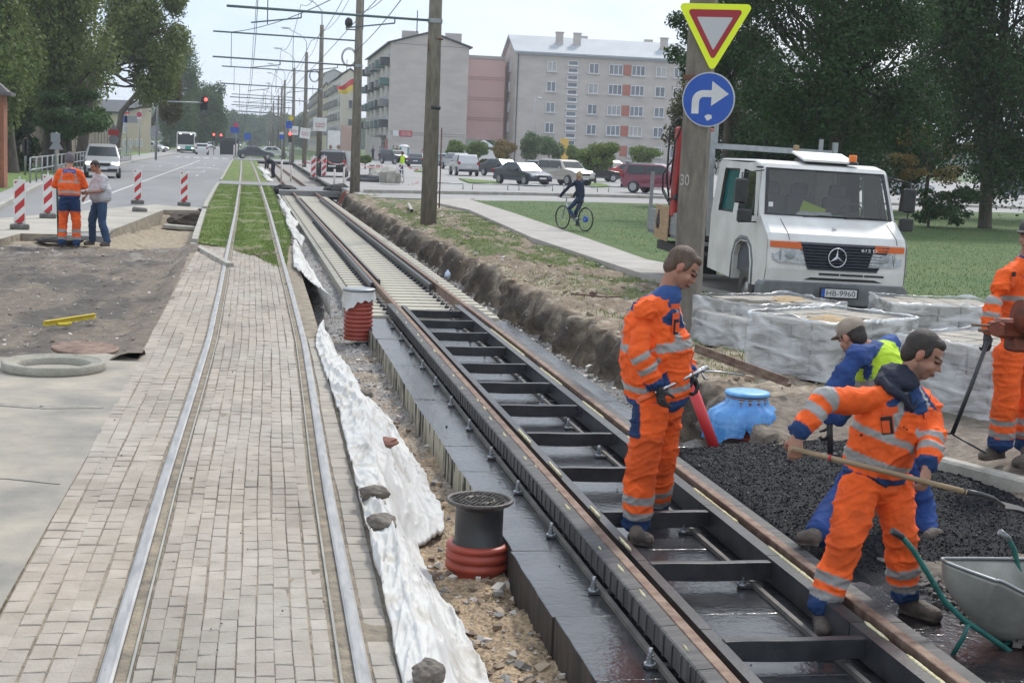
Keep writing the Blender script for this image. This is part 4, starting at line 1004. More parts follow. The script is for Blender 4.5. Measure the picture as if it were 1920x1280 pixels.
def F2(q, a=ANG, tilt=radians(3.0)):
    R = RZ(a) @ RY(-0*tilt); return lambda u, v, w_=0: tuple(q+R@Vector((u*cos(tilt)+v*sin(tilt)*0, w_, v)))
m_neon = mat('fluorescent yellow', (.80, .92, .02), .5, emit=None); m_dkred = mat('sign red', (.34, .018, .028), .5); m_sg = mat('sign white', (.50, .50, .51), .5); m_blue = mat('sign blue', (.012, .075, .38), .45, c2=(.018, .09, .42), ns=8); m_alu = mat('sign back', (.35, .36, .37), .5, .4)
def rtri(s, r):
    """rounded inverted triangle, apex down"""
    h = s*.9; pts = [(-s/2, h*.42), (0, -h*.58), (s/2, h*.42)]; out = []
    for i in range(3):
        a, p_, c = Vector(pts[i-1]), Vector(pts[i]), Vector(pts[(i+1) % 3]); d1 = (a-p_).normalized(); d2 = (c-p_).normalized(); half = d1.angle(d2)/2
        ctr = p_+(d1+d2).normalized()*r/sin(half); 
        s0 = (p_+d1*(r/math.tan(half))-ctr); s1 = (p_+d2*(r/math.tan(half))-ctr)
        a0, a1 = atan2(s0.y, s0.x), atan2(s1.y, s1.x)
        dl = (a1-a0+pi) % (2*pi)-pi
        for k in range(7): out.append((ctr.x+r*cos(a0+dl*k/6), ctr.y+r*sin(a0+dl*k/6)))
    return out
q = P(1339, 62, sp.y-.22); t = thing('give_way_sign', 'give way triangle on a fluorescent yellow board, on the concrete pole', 'road sign', q-Vector((0, 0, .5)))
def spl(b, poly, w0, w1, F_, m_=0): b.prism(poly, w0, w1, m_, f=lambda u, v, w_: F_(u, v, w_))
F_ = F2(q); b = MB(); spl(b, rtri(.90, .045), 0, .012, F_); wbuild(b, 'yellow_board', m_neon, t)
b = MB(); spl(b, [(u, v+.02) for u, v in rtri(.665, .03)], -.004, 0, F_); wbuild(b, 'red_border', m_dkred, t)
b = MB(); spl(b, [(u, v+.02) for u, v in rtri(.43, .008)], -.0075, -.0045, F_); wbuild(b, 'white_centre', m_sg, t)
q = P(1328, 187, sp.y-.22); t = thing('turn_right_sign', 'round blue sign with a white arrow bending right, under the give way sign', 'road sign', q-Vector((0, 0, .33)))
F_ = F2(q, radians(-33)); C_ = lambda r: [(r*cos(2*pi*k/48), r*sin(2*pi*k/48)) for k in range(48)]
b = MB(); spl(b, C_(.325), 0, .012, F_); wbuild(b, 'rim', m_sg, t)
b = MB(); spl(b, C_(.31), -.004, 0, F_); wbuild(b, 'blue_face', m_blue, t)
ar = [(-.20, -.17), (-.20, -.02)]+[(-.20+.14*(1-cos(a)), -.02+.13*sin(a)) for a in [k*pi/16 for k in range(1, 9)]]+[(.04, .11), (.04, .22), (.25, .07), (.04, -.075), (.04, .03), (-.05, .03)]+[(-.05-.06*sin(a), -.03+.06*cos(a)) for a in [k*pi/16 for k in range(0, 9)]]+[(-.11, -.17)]
b = MB(); spl(b, ar, -.0075, -.0045, F_); wbuild(b, 'white_arrow', m_whr, t)
b = MB(); spl(b, [(-.035, -.20), (0, -.175), (.05, -.18), (.06, -.22), (.02, -.245), (.0, -.25)], -.0065, -.0045, F_); wbuild(b, 'peeled_patch', m_whr, t)
# hose and cutting gear on the bank, pipe, bottle
a = G(1115, 552, .15); b = MB(); b.tube([G(1070, 551, .18), G(1100, 553, .18), G(1122, 556, .2), G(1165, 556, .18)], .012, 8); b.tube([G(1128, 553, .2)+Vector((.09*cos(k*.6), .3*sin(k*.6), 0)) for k in range(12)], .006, 6)
b.ell(G(1112, 551, .2), (.06, .06, .05)); tag(sbuild(b, 'torch_hose', mat('rusty hose', (.16, .06, .04), .6, c2=(.05, .045, .04), ns=20), a), 'coiled hose and torch lying on the earth bank left of the standing worker', 'hose')
a, c = G(766, 383, .18), G(772, 395, .18); b = MB(); d = (c-a); n_ = d.normalized(); b.tube([a, c], .055, 14, cap=False); b.tube([c, a], .045, 14, cap=False)
tag(sbuild(b, 'pipe_offcut', mat('grey pvc', (.35, .33, .30), .6), a), 'short grey pipe lying in the grass beside the thick pole', 'pipe')
q = G(839, 521, -.32); b = MB(); b.lathe([(.001, 0), (.055, .01), (.06, .06), (.05, .11), (.02, .14), (.02, .16), (.001, .16)], n=14); o = b.build('plastic_bottle', mat('pale bottle', (.55, .65, .8), .3)); o.location = q; tag(o, 'small pale blue bottle at the foot of the earth bank beside the rail', 'bottle')
# ================================================================ the truck
m_tw = mat('truck white', (.68, .68, .66), .32, c2=(.53, .52, .49), ns=1.6, spec=.5, coat=.2, detail=8)
m_tgrey = mat('bumper grey', (.17, .18, .185), .6, c2=(.12, .125, .13), ns=6)
m_glass = mat('dark glass', (.015, .02, .022), .06, spec=.8)
m_orange = mat('indicator orange', (.60, .11, .01), .3)
m_lens = mat('headlight lens', (.42, .44, .45), .12, .3, c2=(.22, .23, .24), ns=14)
m_int = mat('cab interior', (.075, .08, .09), .8)
m_see = bpy.data.materials.new('see through glass'); m_see.use_nodes = True
_t = m_see.node_tree; _t.nodes.remove(_t.nodes['Principled BSDF']); _o = _t.nodes['Material Output']
_g = _t.nodes.new('ShaderNodeBsdfGlossy'); _g.inputs['Roughness'].default_value = .03; _tr = _t.nodes.new('ShaderNodeBsdfTransparent'); _tr.inputs[0].default_value = (.93, .96, .95, 1)
_f = _t.nodes.new('ShaderNodeFresnel'); _f.inputs['IOR'].default_value = 1.75; _m = _t.nodes.new('ShaderNodeMixShader')
_t.links.new(_f.outputs[0], _m.inputs[0]); _t.links.new(_tr.outputs[0], _m.inputs[1]); _t.links.new(_g.outputs[0], _m.inputs[2]); _t.links.new(_m.outputs[0], _o.inputs[0])
# local frame: x across (left of picture to right), y backwards, z up; origin on the ground under the front left corner
fl = G(1422, 606, .0); TH = radians(10.35+11.0)
trk_t = thing('truck', 'white double cab flatbed truck with a red loading crane, parked behind the pallets', 'truck', (fl.x, fl.y-.1, .02), 0)
AX, AY = Vector((cos(TH-radians(22)), -sin(TH-radians(22)), 0)), None
HD = radians(-2.0)      # heading of the truck: turned so that the picture-left flank shows
trk_t.rotation_euler = (0, radians(1.2), HD); trk_t.scale = (.95, .98, .97)
TW = 2.16
def sec(y, z0, z1, ins, r=.12, n=5):
    """rounded cross section of the cab at depth y"""
    x0, x1 = ins, TW-ins; pts = []
    for cx, cz, a0 in ((x1-r, z1-r, 0), (x0+r, z1-r, pi/2)):
        for k in range(n+1): a = a0+pi/2*k/n; pts.append((cx+r*cos(a), y, cz+r*sin(a)))
    pts += [(x0, y, z0), (x1, y, z0)]; return pts
# cab: bonnet, lower body and roof as separate clean volumes
b = MB()
# flank + roof shell via side profile slices along x (gives the snub bonnet)
side = [(.03, .52), (.0, .80), (.03, 1.20), (.10, 1.30), (.42, 1.50), (.50, 1.54), (.80, 2.22), (.86, 2.28), (1.2, 2.335), (2.9, 2.335), (3.02, 2.28), (3.05, 1.4), (3.05, .55), (1.62, .50), (1.60, .86), (1.50, 1.03), (1.30, 1.10), (.98, 1.10), (.80, 1.02), (.70, .80), (.68, .50)]
xs_ = [0, .015, .07, TW-.07, TW-.015, TW]; ins_ = [.05, .015, 0, 0, .015, .05]
rings = []
cx0 = 1.5
for x, ins in zip(xs_, ins_):
    r = []
    for (y, z) in side:
        yy, zz = y, z
        if ins:
            if y < .9: yy = y+ins*1.2
            if y > 2.9: yy = y-ins
            if z > 1.25: zz = z-ins*.6
        # tumblehome above the belt
        xo = 0
        if z > 1.45: xo = (z-1.45)*.10
        xx = x+xo if x < TW/2 else x-xo
        r.append((xx, yy, zz))
    rings.append(r)
# hollow for the windscreen: build the shell without the faces in front of the glass
n = len(side); o0 = len(b.v)
for r in rings: b.v += r
for i in range(len(rings)-1):
    for j in range(n):
        k = (j+1) % n
        if i == 2 and j == 5: continue          # windscreen opening
        b.f.append((o0+i*n+j, o0+(i+1)*n+j, o0+(i+1)*n+k, o0+i*n+k)); b.m.append(0); b.sm.append(False)
# flank faces with window openings
def flank(ring_i, sgn):
    R = rings[ring_i]; x = R[0][0]
    def V(y, z): return (x+((z-1.45)*.10 if z > 1.45 else 0)*(1 if sgn < 0 else -1), y, z)
    quads = [[(.08, .52), (.68, .50), (.70, .80), (.80, 1.02), (.98, 1.10), (.98, 1.42), (.36, 1.42), (.10, 1.28), (.03, 1.2), (.0, .8)],
             [(.98, 1.10), (1.30, 1.10), (1.50, 1.03), (1.60, .86), (1.62, .50), (2.98, .55), (2.99, 1.42), (.98, 1.42)],
             [(.36, 1.42), (.98, 1.42), (.98, 1.50), (.74, 1.50), (.60, 1.50), (.50, 1.54)],
             [(.98, 1.42), (2.99, 1.42), (2.98, 1.50), (.98, 1.50)],
             [(.60, 1.50), (.74, 1.50), (1.00, 2.14), (1.60, 2.18), (1.60, 2.28), (1.15, 2.29), (.87, 2.24), (.80, 2.18)],
             [(1.60, 1.50), (1.82, 1.50), (1.82, 2.18), (1.60, 2.18)], [(1.60, 2.18), (2.98, 2.18), (2.98, 2.26), (2.90, 2.30), (1.60, 2.28)],
             [(2.62, 1.50), (2.98, 1.50), (2.98, 2.18), (2.62, 2.18)], ]
    for q in quads:
        vs = [V(y, z) for y, z in q]; b.add(vs, [tuple(range(len(vs)))], 0)
flank(0, -1); flank(5, 1)
cabb = b.build('cab_body', m_tw, trk_t)
# glass and interior
def wv(y, z, sgn, off=0): return ((.05+(z-1.45)*.10-off) if sgn < 0 else (TW-.05-(z-1.45)*.10+off), y, z)
b = MB(); A = rings[2]; B2 = rings[3]
wz = [(A[5], A[6])]; e = .0
q0, q1, q2, q3 = Vector(A[5]), Vector(B2[5]), Vector(B2[6]), Vector(A[6])
b.add([q0, q1, q2, q3], [(0, 1, 2, 3)]); b.build('windscreen', m_see, trk_t)
def rrect(p0, p1, p2, p3, w, d, b, n_out=None):
    """black rubber frame round a four sided opening"""
    P_ = [Vector(p) for p in (p0, p1, p2, p3)]; c = sum(P_, Vector())/4; N = (P_[1]-P_[0]).cross(P_[3]-P_[0]).normalized()
    N = N if N.y < 0 or abs(N.x) > .8 else -N
    IN = [p+(c-p).normalized()*w for p in P_]
    for i in range(4):
        j = (i+1) % 4; a, q, r, s_ = P_[i], P_[j], IN[j], IN[i]
        b.add([a, q, r, s_, a+N*d, q+N*d, r+N*d, s_+N*d], [(4, 5, 6, 7), (0, 1, 5, 4), (2, 3, 7, 6), (1, 2, 6, 5), (3, 0, 4, 7), (0, 3, 2, 1)])
b = MB(); rrect(q0, q1, q2, q3, .05, .012, b); b.build('windscreen_seal', m_bplas, trk_t)
for sgn in (-1, 1):
    b = MB(); b.add([wv(.70, 1.50, sgn), wv(1.62, 1.50, sgn), wv(1.62, 2.2, sgn), wv(.98, 2.2, sgn)], [(0, 1, 2, 3)]); b.build('side_window', m_see, trk_t)
    b = MB(); b.add([wv(1.80, 1.48, sgn), wv(2.64, 1.48, sgn), wv(2.64, 2.2, sgn), wv(1.80, 2.2, sgn)], [(0, 1, 2, 3)]); b.build('rear_side_window', mat('teal window', (.01, .10, .10), .15, emit=None, spec=.7), trk_t)
    b = MB(); s2 = sgn*.004
    for (ya, yb_, za, zb) in ((1.82, 2.62, 1.50, 2.18),):
        x_ = lambda z: wv(0, z, sgn, 0)[0]+sgn*.006
        for (a1, a2, c1, c2) in ((ya, ya+.03, za, zb), (yb_-.03, yb_, za, zb), (ya, yb_, za, za+.03), (ya, yb_, zb-.03, zb)):
            b.add([(x_(c1), a1, c1), (x_(c1), a2, c1), (x_(c2), a2, c2), (x_(c2), a1, c2)], [(0, 1, 2, 3)])
    x_ = lambda z: wv(0, z, sgn, 0)[0]+sgn*.006
    b.add([(x_(1.5), 1.02, 1.5), (x_(1.5), 1.05, 1.5), (x_(2.15), 1.05, 2.15), (x_(2.15), 1.02, 2.15)], [(0, 1, 2, 3)])
    b.build('window_seal', m_bplas, trk_t)
    xg = (.048 if sgn < 0 else TW-.048); xh = lambda z: wv(0, z, sgn, .003)[0]
    for q_ in ([(xg, .60, 1.15), (xg, .61, 1.15), (xg, .61, 1.45), (xg, .60, 1.45)], [(xg, 1.74, .62), (xg, 1.75, .62), (xg, 1.75, 1.45), (xg, 1.74, 1.45)], [(xg, 2.72, .62), (xg, 2.73, .62), (xg, 2.73, 1.45), (xg, 2.72, 1.45)],
               [(xh(1.45), 1.70, 1.45), (xh(1.45), 1.71, 1.45), (xh(2.24), 1.71, 2.24), (xh(2.24), 1.70, 2.24)], [(xh(1.45), 2.72, 1.45), (xh(1.45), 2.73, 1.45), (xh(2.24), 2.73, 2.24), (xh(2.24), 2.72, 2.24)], [(xg, 1.6, .93), (xg, 3.0, .93), (xg, 3.0, .938), (xg, 1.6, .938)], [(xg, .10, 1.06), (xg, .66, 1.06), (xg, .66, 1.068), (xg, .10, 1.068)]):
        b = MB(); b.add(q_, [(0, 1, 2, 3)]); b.build('door_gap', m_dark, trk_t)
    for yy in (1.45, 2.50):
        b = MB(); b.box(((.03 if sgn < 0 else TW-.03), yy, 1.25), (.05, .16, .035), bev=.01); b.box(((.04 if sgn < 0 else TW-.04), yy+.03, 1.22), (.03, .06, .05), bev=.008); b.build('door_handle', m_bplas, trk_t)
    b = MB(); b.box(((.03 if sgn < 0 else TW-.03), .78, 1.13), (.05, .10, .045), bev=.012); b.build('side_indicator', m_orange, trk_t)
    # wheel arch lip
    b = MB(); pts = [(.62, .50), (.64, .82), (.76, 1.04), (.98, 1.15), (1.30, 1.15), (1.54, 1.07), (1.66, .88), (1.68, .5)]
    xx = .035 if sgn < 0 else TW-.035
    b.tube([(xx, y, z) for y, z in pts], [(.055, .05)]*len(pts), 10); b.build('wheel_arch', m_tgrey, trk_t)
    # mirrors
    sx = -1 if sgn < 0 else 1; mx0 = -.27 if sgn < 0 else TW+.22
    b = MB(); b.box((mx0, .62, 1.86), (.19, .10, .36), bev=.035); b.box((mx0+(.07 if sgn < 0 else -.03), .58, 1.50), (.22, .09, .19), bev=.03); b.build('wing_mirror', m_bplas, trk_t)
    b = MB(); xa = .05 if sgn < 0 else TW-.05; b.tube([(xa, .62, 1.42), (mx0, .62, 1.40), (mx0, .62, 2.12), (xa+.05*sx*-1, .74, 2.18)], .012, 8); b.build('mirror_arm', m_bplas, trk_t)
b = MB(); b.box((.02, .70, 2.22), (.10, .06, .03), bev=.01); b.build('small_lamp', m_bplas, trk_t)
# interior
b = MB(); b.box((TW/2, 1.8, 1.0), (TW-.16, 2.2, .7)); b.box((TW/2, .75, 1.40), (TW-.2, .55, .16), bev=.04); b.build('dashboard', m_int, trk_t)
for x in (.55, 1.0, 1.62):
    b = MB(); b.box((x, 1.62, 1.52), (.44, .16, .62), bev=.06); b.box((x, 1.64, 1.92), (.26, .11, .20), bev=.04); b.build('seat_back', m_int, trk_t)
b = MB(); b.tube([(1.62+.19*cos(k*pi/10), 1.02-.1*sin(k*pi/10), 1.60+.16*sin(k*pi/10)) for k in range(21)], .014, 8); b.box((1.62, 1.03, 1.60), (.30, .03, .05)); b.build('steering_wheel', m_bplas, trk_t)
b = MB(); b.box((.98, .78, 1.53), (.34, .22, .03), rot=RZ(.2)); b.box((1.12, .85, 1.56), (.30, .2, .02), rot=RX(.4)); b.ell((.82, .80, 1.55), (.14, .12, .07)); b.build('papers', m_whr, trk_t)
b = MB(); b.box((1.38, .84, 1.54), (.16, .12, .015), rot=RX(.4)); b.build('green_card', mat('green card', (.1, .5, .25), .6), trk_t)
b = MB(); b.box((1.2, 1.55, 1.58), (.4, .04, .24), rot=RY(.3)); b.build('yellow_vest', mat('vest yellow', (.45, .6, .05), .7), trk_t)
b = MB(); b.box((TW/2, 3.0, 1.35), (TW-.14, .05, .5)); b.box((TW/2, 3.0, 2.24), (TW-.3, .05, .1)); b.box((.25, 3.0, 1.9), (.3, .05, .7)); b.box((TW-.25, 3.0, 1.9), (.3, .05, .7)); b.build('cab_rear_wall', m_tw, trk_t)
b = MB(); w_ = lambda u, v: tuple(q0.lerp(q1, u).lerp(q3.lerp(q2, u), v)+Vector((0, -.006, 0)))
b.add([w_(.03, .17), w_(.065, .17), w_(.065, .27), w_(.03, .27)], [(0, 1, 2, 3)]); b.build('windscreen_sticker', m_whr, trk_t)
for u0 in (.30, .62):
    b = MB(); b.tube([Vector(w_(u0, .0))+Vector((0, -.01, 0)), Vector(w_(u0+.14, .035))+Vector((0, -.015, 0)), Vector(w_(u0+.34, .03))+Vector((0, -.012, 0))], .008, 6); b.build('wiper', m_bplas, trk_t)
# front
def fz(z): return interp([(.52, .03), (.8, 0), (1.2, .03), (1.3, .10), (1.5, .42)], z)
b = MB()
G4 = [(.45, 1.175), (TW-.26, 1.19), (TW-.42, .835), (.62, .82)]
def fp(x, z, o=.0): return (x, fz(z)-o, z)
ng = 9
gr = []
for i in range(ng+1):
    t_ = i/ng; xl, xr = lerp(.47, .64, t_**1.3), lerp(TW-.28, TW-.46, t_**1.3); z = lerp(1.19, .80, t_)
    gr.append((xl, xr, z))
for i in range(ng):
    xl, xr, z = gr[i]; xl2, xr2, z2 = gr[i+1]; dz = (z-z2)
    b.add([fp(xl, z, .006), fp(xr, z, .006), fp(xr2, z-dz*.75, .030), fp(xl2, z-dz*.75, .030)], [(0, 1, 2, 3)]); b.add([fp(xl2, z-dz*.75, .030), fp(xr2, z-dz*.75, .030), fp(xr2, z2, .006), fp(xl2, z2, .006)], [(0, 1, 2, 3)])
b.build('grille', mat('grille plastic', (.012, .018, .028), .5, c2=(.02, .026, .036), ns=5), trk_t)
cs = fp(TW/2-.01, .99, .04); b = MB(); b.tube([(cs[0]+.135*cos(2*pi*k/40), cs[1], cs[2]+.135*sin(2*pi*k/40)) for k in range(41)], .010, 8)
for a in (pi/2, pi/2+2*pi/3, pi/2-2*pi/3):
    b.add([(cs[0]+.13*cos(a), cs[1], cs[2]+.13*sin(a)), (cs[0]+.028*cos(a+pi/3), cs[1], cs[2]+.028*sin(a+pi/3)), (cs[0], cs[1]-.022, cs[2]), (cs[0]+.028*cos(a-pi/3), cs[1], cs[2]+.028*sin(a-pi/3))], [(0, 1, 2), (0, 2, 3)])
b.build('star_emblem', m_chr, trk_t)
text('612 D', .1, 'grille_lettering', m_chr, trk_t, lambda u, v: fp(TW-.60+u, 1.115+v, .034), w=.24, h=.045)
for s_ in (0, 1):
    X = (lambda x: x) if s_ == 0 else (lambda x: TW-x)
    b = MB(); b.prism([(.05, 1.185), (.50, 1.185), (.535, 1.09), (.05, 1.10)], -.03, .06, 0, f=lambda u, v, w_: (X(u), fz(v)+w_+max(0, .07-u)*1.0, v)); b.build('indicator', m_orange, trk_t)
    b = MB(); b.prism([(.055, 1.092), (.535, 1.082), (.60, .875), (.20, .885), (.10, .93)], -.025, .06, 0, f=lambda u, v, w_: (X(u), fz(v)+w_+max(0, .10-u)*1.0, v)); h_ = b.build('headlight', m_lens, trk_t)
    b = MB(); b.box((X(.205), fz(.98)-.028, .985), (.012, .01, .2)); b.ell((X(.36), fz(.98)-.02, .98), (.08, .012, .07)); o = b.build('reflector', m_galv, trk_t)
b = MB(); b.prism([(.0, .60), (.06, .62), (.10, .64), (TW-.10, .64), (TW-.06, .62), (TW, .60)] if 0 else [(-.03, .30), (TW+.03, .30), (TW+.05, .40), (TW+.05, .56), (TW-.02, .62), (.02, .62), (-.05, .56), (-.05, .40)], -.10, .30, 0, f=lambda u, v, w_: (u, w_+(.10*max(0, abs(u-TW/2)-TW/2+.22)/.25 if w_ < 0 else 0)-.02*(.35 < v < .6)*(w_ < 0), v))
b.build('front_bumper', m_tgrey, trk_t, bevel=.02)
b = MB()
for x0_, x1_ in ((.82, 1.13), (1.15, 1.50), (1.52, 1.82)): b.box(((x0_+x1_)/2, fz(.76)-.004, .745), (x1_-x0_, .02, .028), bev=.008)
b.prism([(.60, .655), (.70, .69), (TW-.48, .69), (TW-.36, .655)], -.01, .01, 0, f=lambda u, v, w_: (u, fz(v)+w_-.004, v)); b.build('air_slot', m_dark, trk_t)
b = MB(); b.box((TW/2+.02, -.135, .49), (.60, .015, .15), bev=.006); b.build('plate_frame', m_dark, trk_t)
b = MB(); b.box((TW/2+.02, -.1445, .49), (.54, .006, .115)); pl_o = b.build('number_plate', m_whr, trk_t)
b = MB(); b.box((TW/2+.02-.245, -.1485, .49), (.05, .004, .115)); b.build('plate_band', m_blue, trk_t)
text('HB-9960', .1, 'plate_lettering', m_dark, trk_t, lambda u, v: (TW/2+.045+u, -.149, .49+v), w=.44, h=.078)
text('MAN', .1, 'door_lettering', m_red, trk_t, lambda u, v: (.045, 1.02-u*-1, 1.20+v), w=.22, h=.075) if 0 else text('TTCTT', .1, 'door_lettering', m_red, trk_t, lambda u, v: (.046, .98-u, 1.20+v+.02*sin(u*40)), w=.26, h=.08)
b = MB(); b.lathe([(.001, 0), (.035, .0), (.03, .01), (.001, .012)], n=20); b.v = [(v[0]+TW/2, .23-v[2], 1.385+v[1]) for v in b.v]; b.build('bonnet_badge', m_chr, trk_t)
# bonnet shut line
b = MB(); b.tube([fp(.34, 1.21, .006), fp(.33, 1.3, .006), (.30, .40, 1.492)], .004, 6); b.tube([fp(TW-.16, 1.21, .006), fp(TW-.16, 1.3, .006), (TW-.2, .40, 1.492)], .004, 6); b.build('bonnet_gap', m_dark, trk_t)
# roof hatch, beacon, rack
b = MB(); b.box((TW/2+.12, 1.25, 2.42), (.82, .62, .035), rot=RX(.20), bev=.015); b.build('roof_hatch', m_white, trk_t)
b = MB(); b.box((TW/2+.12, 1.30, 2.36), (.7, .5, .06)); b.build('hatch_seal', m_bplas, trk_t)
b = MB(); b.lathe([(.09, 0), (.09, .04), (.07, .05)], (0, 0, 0), n=20, cap=True); o = b.build('lamp_base', m_bplas, trk_t, loc=(TW-.58, 1.0, 2.33)); b = MB(); b.lathe([(.06, .04), (.062, .13), (.055, .15), (.001, .153)], n=20); b.build('warning_lamp', mat('amber dome', (.75, .17, .01), .3), trk_t, loc=(TW-.58, 1.0, 2.33))
b = MB()
b.box((1.0, 3.15, 2.52), (2.1, .07, .09)); b.box((.0, 3.15, 1.9), (.08, .08, 1.7), rot=RY(-.04)); b.box((TW-.05, 3.15, 1.9), (.08, .08, 1.6)); b.box((.02, 3.15, 2.72), (.07, .06, .36)); b.box((TW-.3, 3.15, 2.62), (.06, .06, .24)); b.build('headboard_rack', m_galv, trk_t)
b = MB(); b.box((1.42, 3.12, 2.55), (.09, .10, .14), bev=.02); b.build('rack_pad', m_wood, trk_t)
# chassis, bed
b = MB(); b.box((TW/2, 3.9, .62), (.9, 6.6, .22)); b.box((TW/2, 1.0, .5), (1.6, 1.4, .3)); b.build('chassis', m_dark, trk_t)
def ribs(x, y0_, y1_, z0_, z1_, b, ax=1):
    b.box((x, (y0_+y1_)/2, (z0_+z1_)/2), (.03, y1_-y0_, z1_-z0_))
    for k in range(5): b.box((x-.017, (y0_+y1_)/2, lerp(z0_+.04, z1_-.04, k/4)), (.012, y1_-y0_-.06, .035))
BY0, BY1 = 3.25, 7.1
b = MB(); ribs(-.04, BY0, BY1, .93, 1.33, b); b.build('side_board', m_galv, trk_t)
b = MB(); ribs(TW+.04, BY0, BY1, .93, 1.33, b); b.build('side_board', m_galv, trk_t)
b = MB(); b.box((TW/2, BY1, 1.13), (TW+.1, .03, .4)); b.build('tail_board', m_galv, trk_t)
b = MB(); b.box((TW/2, (BY0+BY1)/2, .90), (TW+.06, BY1-BY0, .06)); b.build('bed_floor', m_tgrey, trk_t)
b = MB(); b.box((-.02, BY1-.03, 1.52), (.06, .06, 1.0)); b.build('corner_post', m_galv, trk_t)
b = MB(); b.box((-.085, BY1-1.25, 1.12), (.02, .95, .62), rot=RX(.03)); b.build('plywood_board', mat('plywood', (.40, .27, .15), .8, c2=(.30, .2, .11), ns=3, stretch=(1, 1, 6)), trk_t)
b = MB(); b.box((TW/2, 4.6, .72), (TW-.2, 3.2, .1)); b.box((.12, 5.9, .68), (.15, 1.4, .16)); b.box((.15, 3.7, .55), (.3, .6, .3)); b.build('underframe', m_dark, trk_t)
for (x, y) in ((.19, 1.14), (TW-.19, 1.14), (.22, 5.5), (TW-.22, 5.5)):
    t2 = []; b = MB(); n = 32
    pr = [(.17, -.11), (.33, -.115), (.37, -.09), (.385, 0), (.37, .09), (.33, .115), (.17, .11)]
    b.ring_loft([[(w_, r*cos(2*pi*k/n), r*sin(2*pi*k/n)) for k in range(n)] for r, w_ in pr], 0, False); ty = b.build('wheel', m_bplas, trk_t, loc=(x, y, .385))
    s_ = -1 if x < 1 else 1; b = MB(); b.ring_loft([[(s_*w_, r*cos(2*pi*k/n), r*sin(2*pi*k/n)) for k in range(n)] for r, w_ in ((.21, .10), (.20, .06), (.12, .03), (.11, .08), (.001, .09))], 0, False)
    o = b.build('wheel_rim', mat('wheel steel', (.42, .42, .41), .5, .3, c2=(.25, .25, .24), ns=6), ty)
# crane folded behind the cab
m_crane = mat('crane red', (.38, .025, .022), .45, c2=(.28, .02, .02), ns=5)
b = MB(); b.box((.30, 5.0, 2.0), (.36, .40, 1.7), bev=.03); b.box((.02, 5.3, 2.05), (.20, .26, 1.6), bev=.03); b.build('crane_arm', m_crane, trk_t)
DY = Vector((-.22, .95, 0)); b = MB(); b.tube([(.35, 4.2, 2.85), (.15, 4.25, 3.02), (.0, 4.3, 2.8), (.02, 4.35, 1.9), (.1, 4.4, 1.6)], .02, 8); b.tube([(.40, 4.1, 2.8), (.2, 4.2, 2.9), (.1, 4.25, 2.6), (.08, 4.3, 1.8)], .017, 8); b.tube([(.2, 4.4, 2.4), (-.02, 4.5, 2.0), (.0, 4.5, 1.7)], .017, 8); b.v = [tuple(Vector(v)+DY) for v in b.v]; b.build('hydraulic_hose', m_bplas, trk_t)
b = MB(); b.box((.22, 4.75, 1.75), (.28, .35, .5), rot=RX(.4), bev=.05); b.box((.12, 5.0, 1.55), (.2, .45, .12), rot=RX(-.3), bev=.03); b.tube([(.2, 4.8, 1.5), (.15, 5.1, 1.3), (.3, 5.3, 1.15)], [.09, .12, .07], 10); b.box((.05, 5.4, 1.62), (.10, .5, .10), rot=RX(.35), bev=.02)
b.lathe([(.001, 0), (.17, 0), (.19, .12), (.16, .3), (.17, .34), (.15, .34), (.001, .30)], (.15, 5.75, 1.0), n=20); b.v = [tuple(Vector(v)+Vector((-.1, .35, 0))) for v in b.v]; b.build('grab', m_bplas, trk_t)
b = MB(); b.box((.3, 4.0, 1.05), (.9, 1.1, .25), bev=.03); b.tube([(.1, 3.6, 1.3), (.2, 5.0, 1.25)], .05, 8); b.build('crane_foot', m_dark, trk_t)
# ================================================================ people
ORG = Vector((.92, .135, .022)); BLU = Vector((.020, .058, .175)); GRY = Vector((.36, .36, .35)); NVY = Vector((.010, .013, .028)); SKN = Vector((.40, .215, .15)); BLK = Vector((.012, .012, .013))
m_cl = mat('work cloth', (1, 1, 1), .78, c2=(.74, .70, .68), ns=5, bump=.55, bs=16, attr='Col', detail=7, spec=.25)
m_skin = mat('skin', (1, 1, 1), .5, c2=(.80, .72, .70), ns=9, bump=.1, bs=60, attr='Col', spec=.35)
m_hair = mat('hair', (.016, .011, .009), .6, c2=(.035, .024, .018), ns=30, bump=.5, bs=120, stretch=(1, 1, .3))
m_hair2 = mat('hair brown', (.075, .045, .028), .65, c2=(.12, .078, .052), ns=30, bump=.5, bs=120, stretch=(1, 1, .3))
m_boot = mat('boot leather', (.045, .035, .028), .7, c2=(.12, .095, .075), ns=7, bump=.6, bs=30)
m_glove = mat('black glove', (.012, .012, .013), .7, c2=(.04, .04, .042), ns=20, bump=.8, bs=50)
m_navy = mat('navy hood', (.010, .013, .028), .85, c2=(.02, .024, .045), ns=9, bump=.6, bs=40)
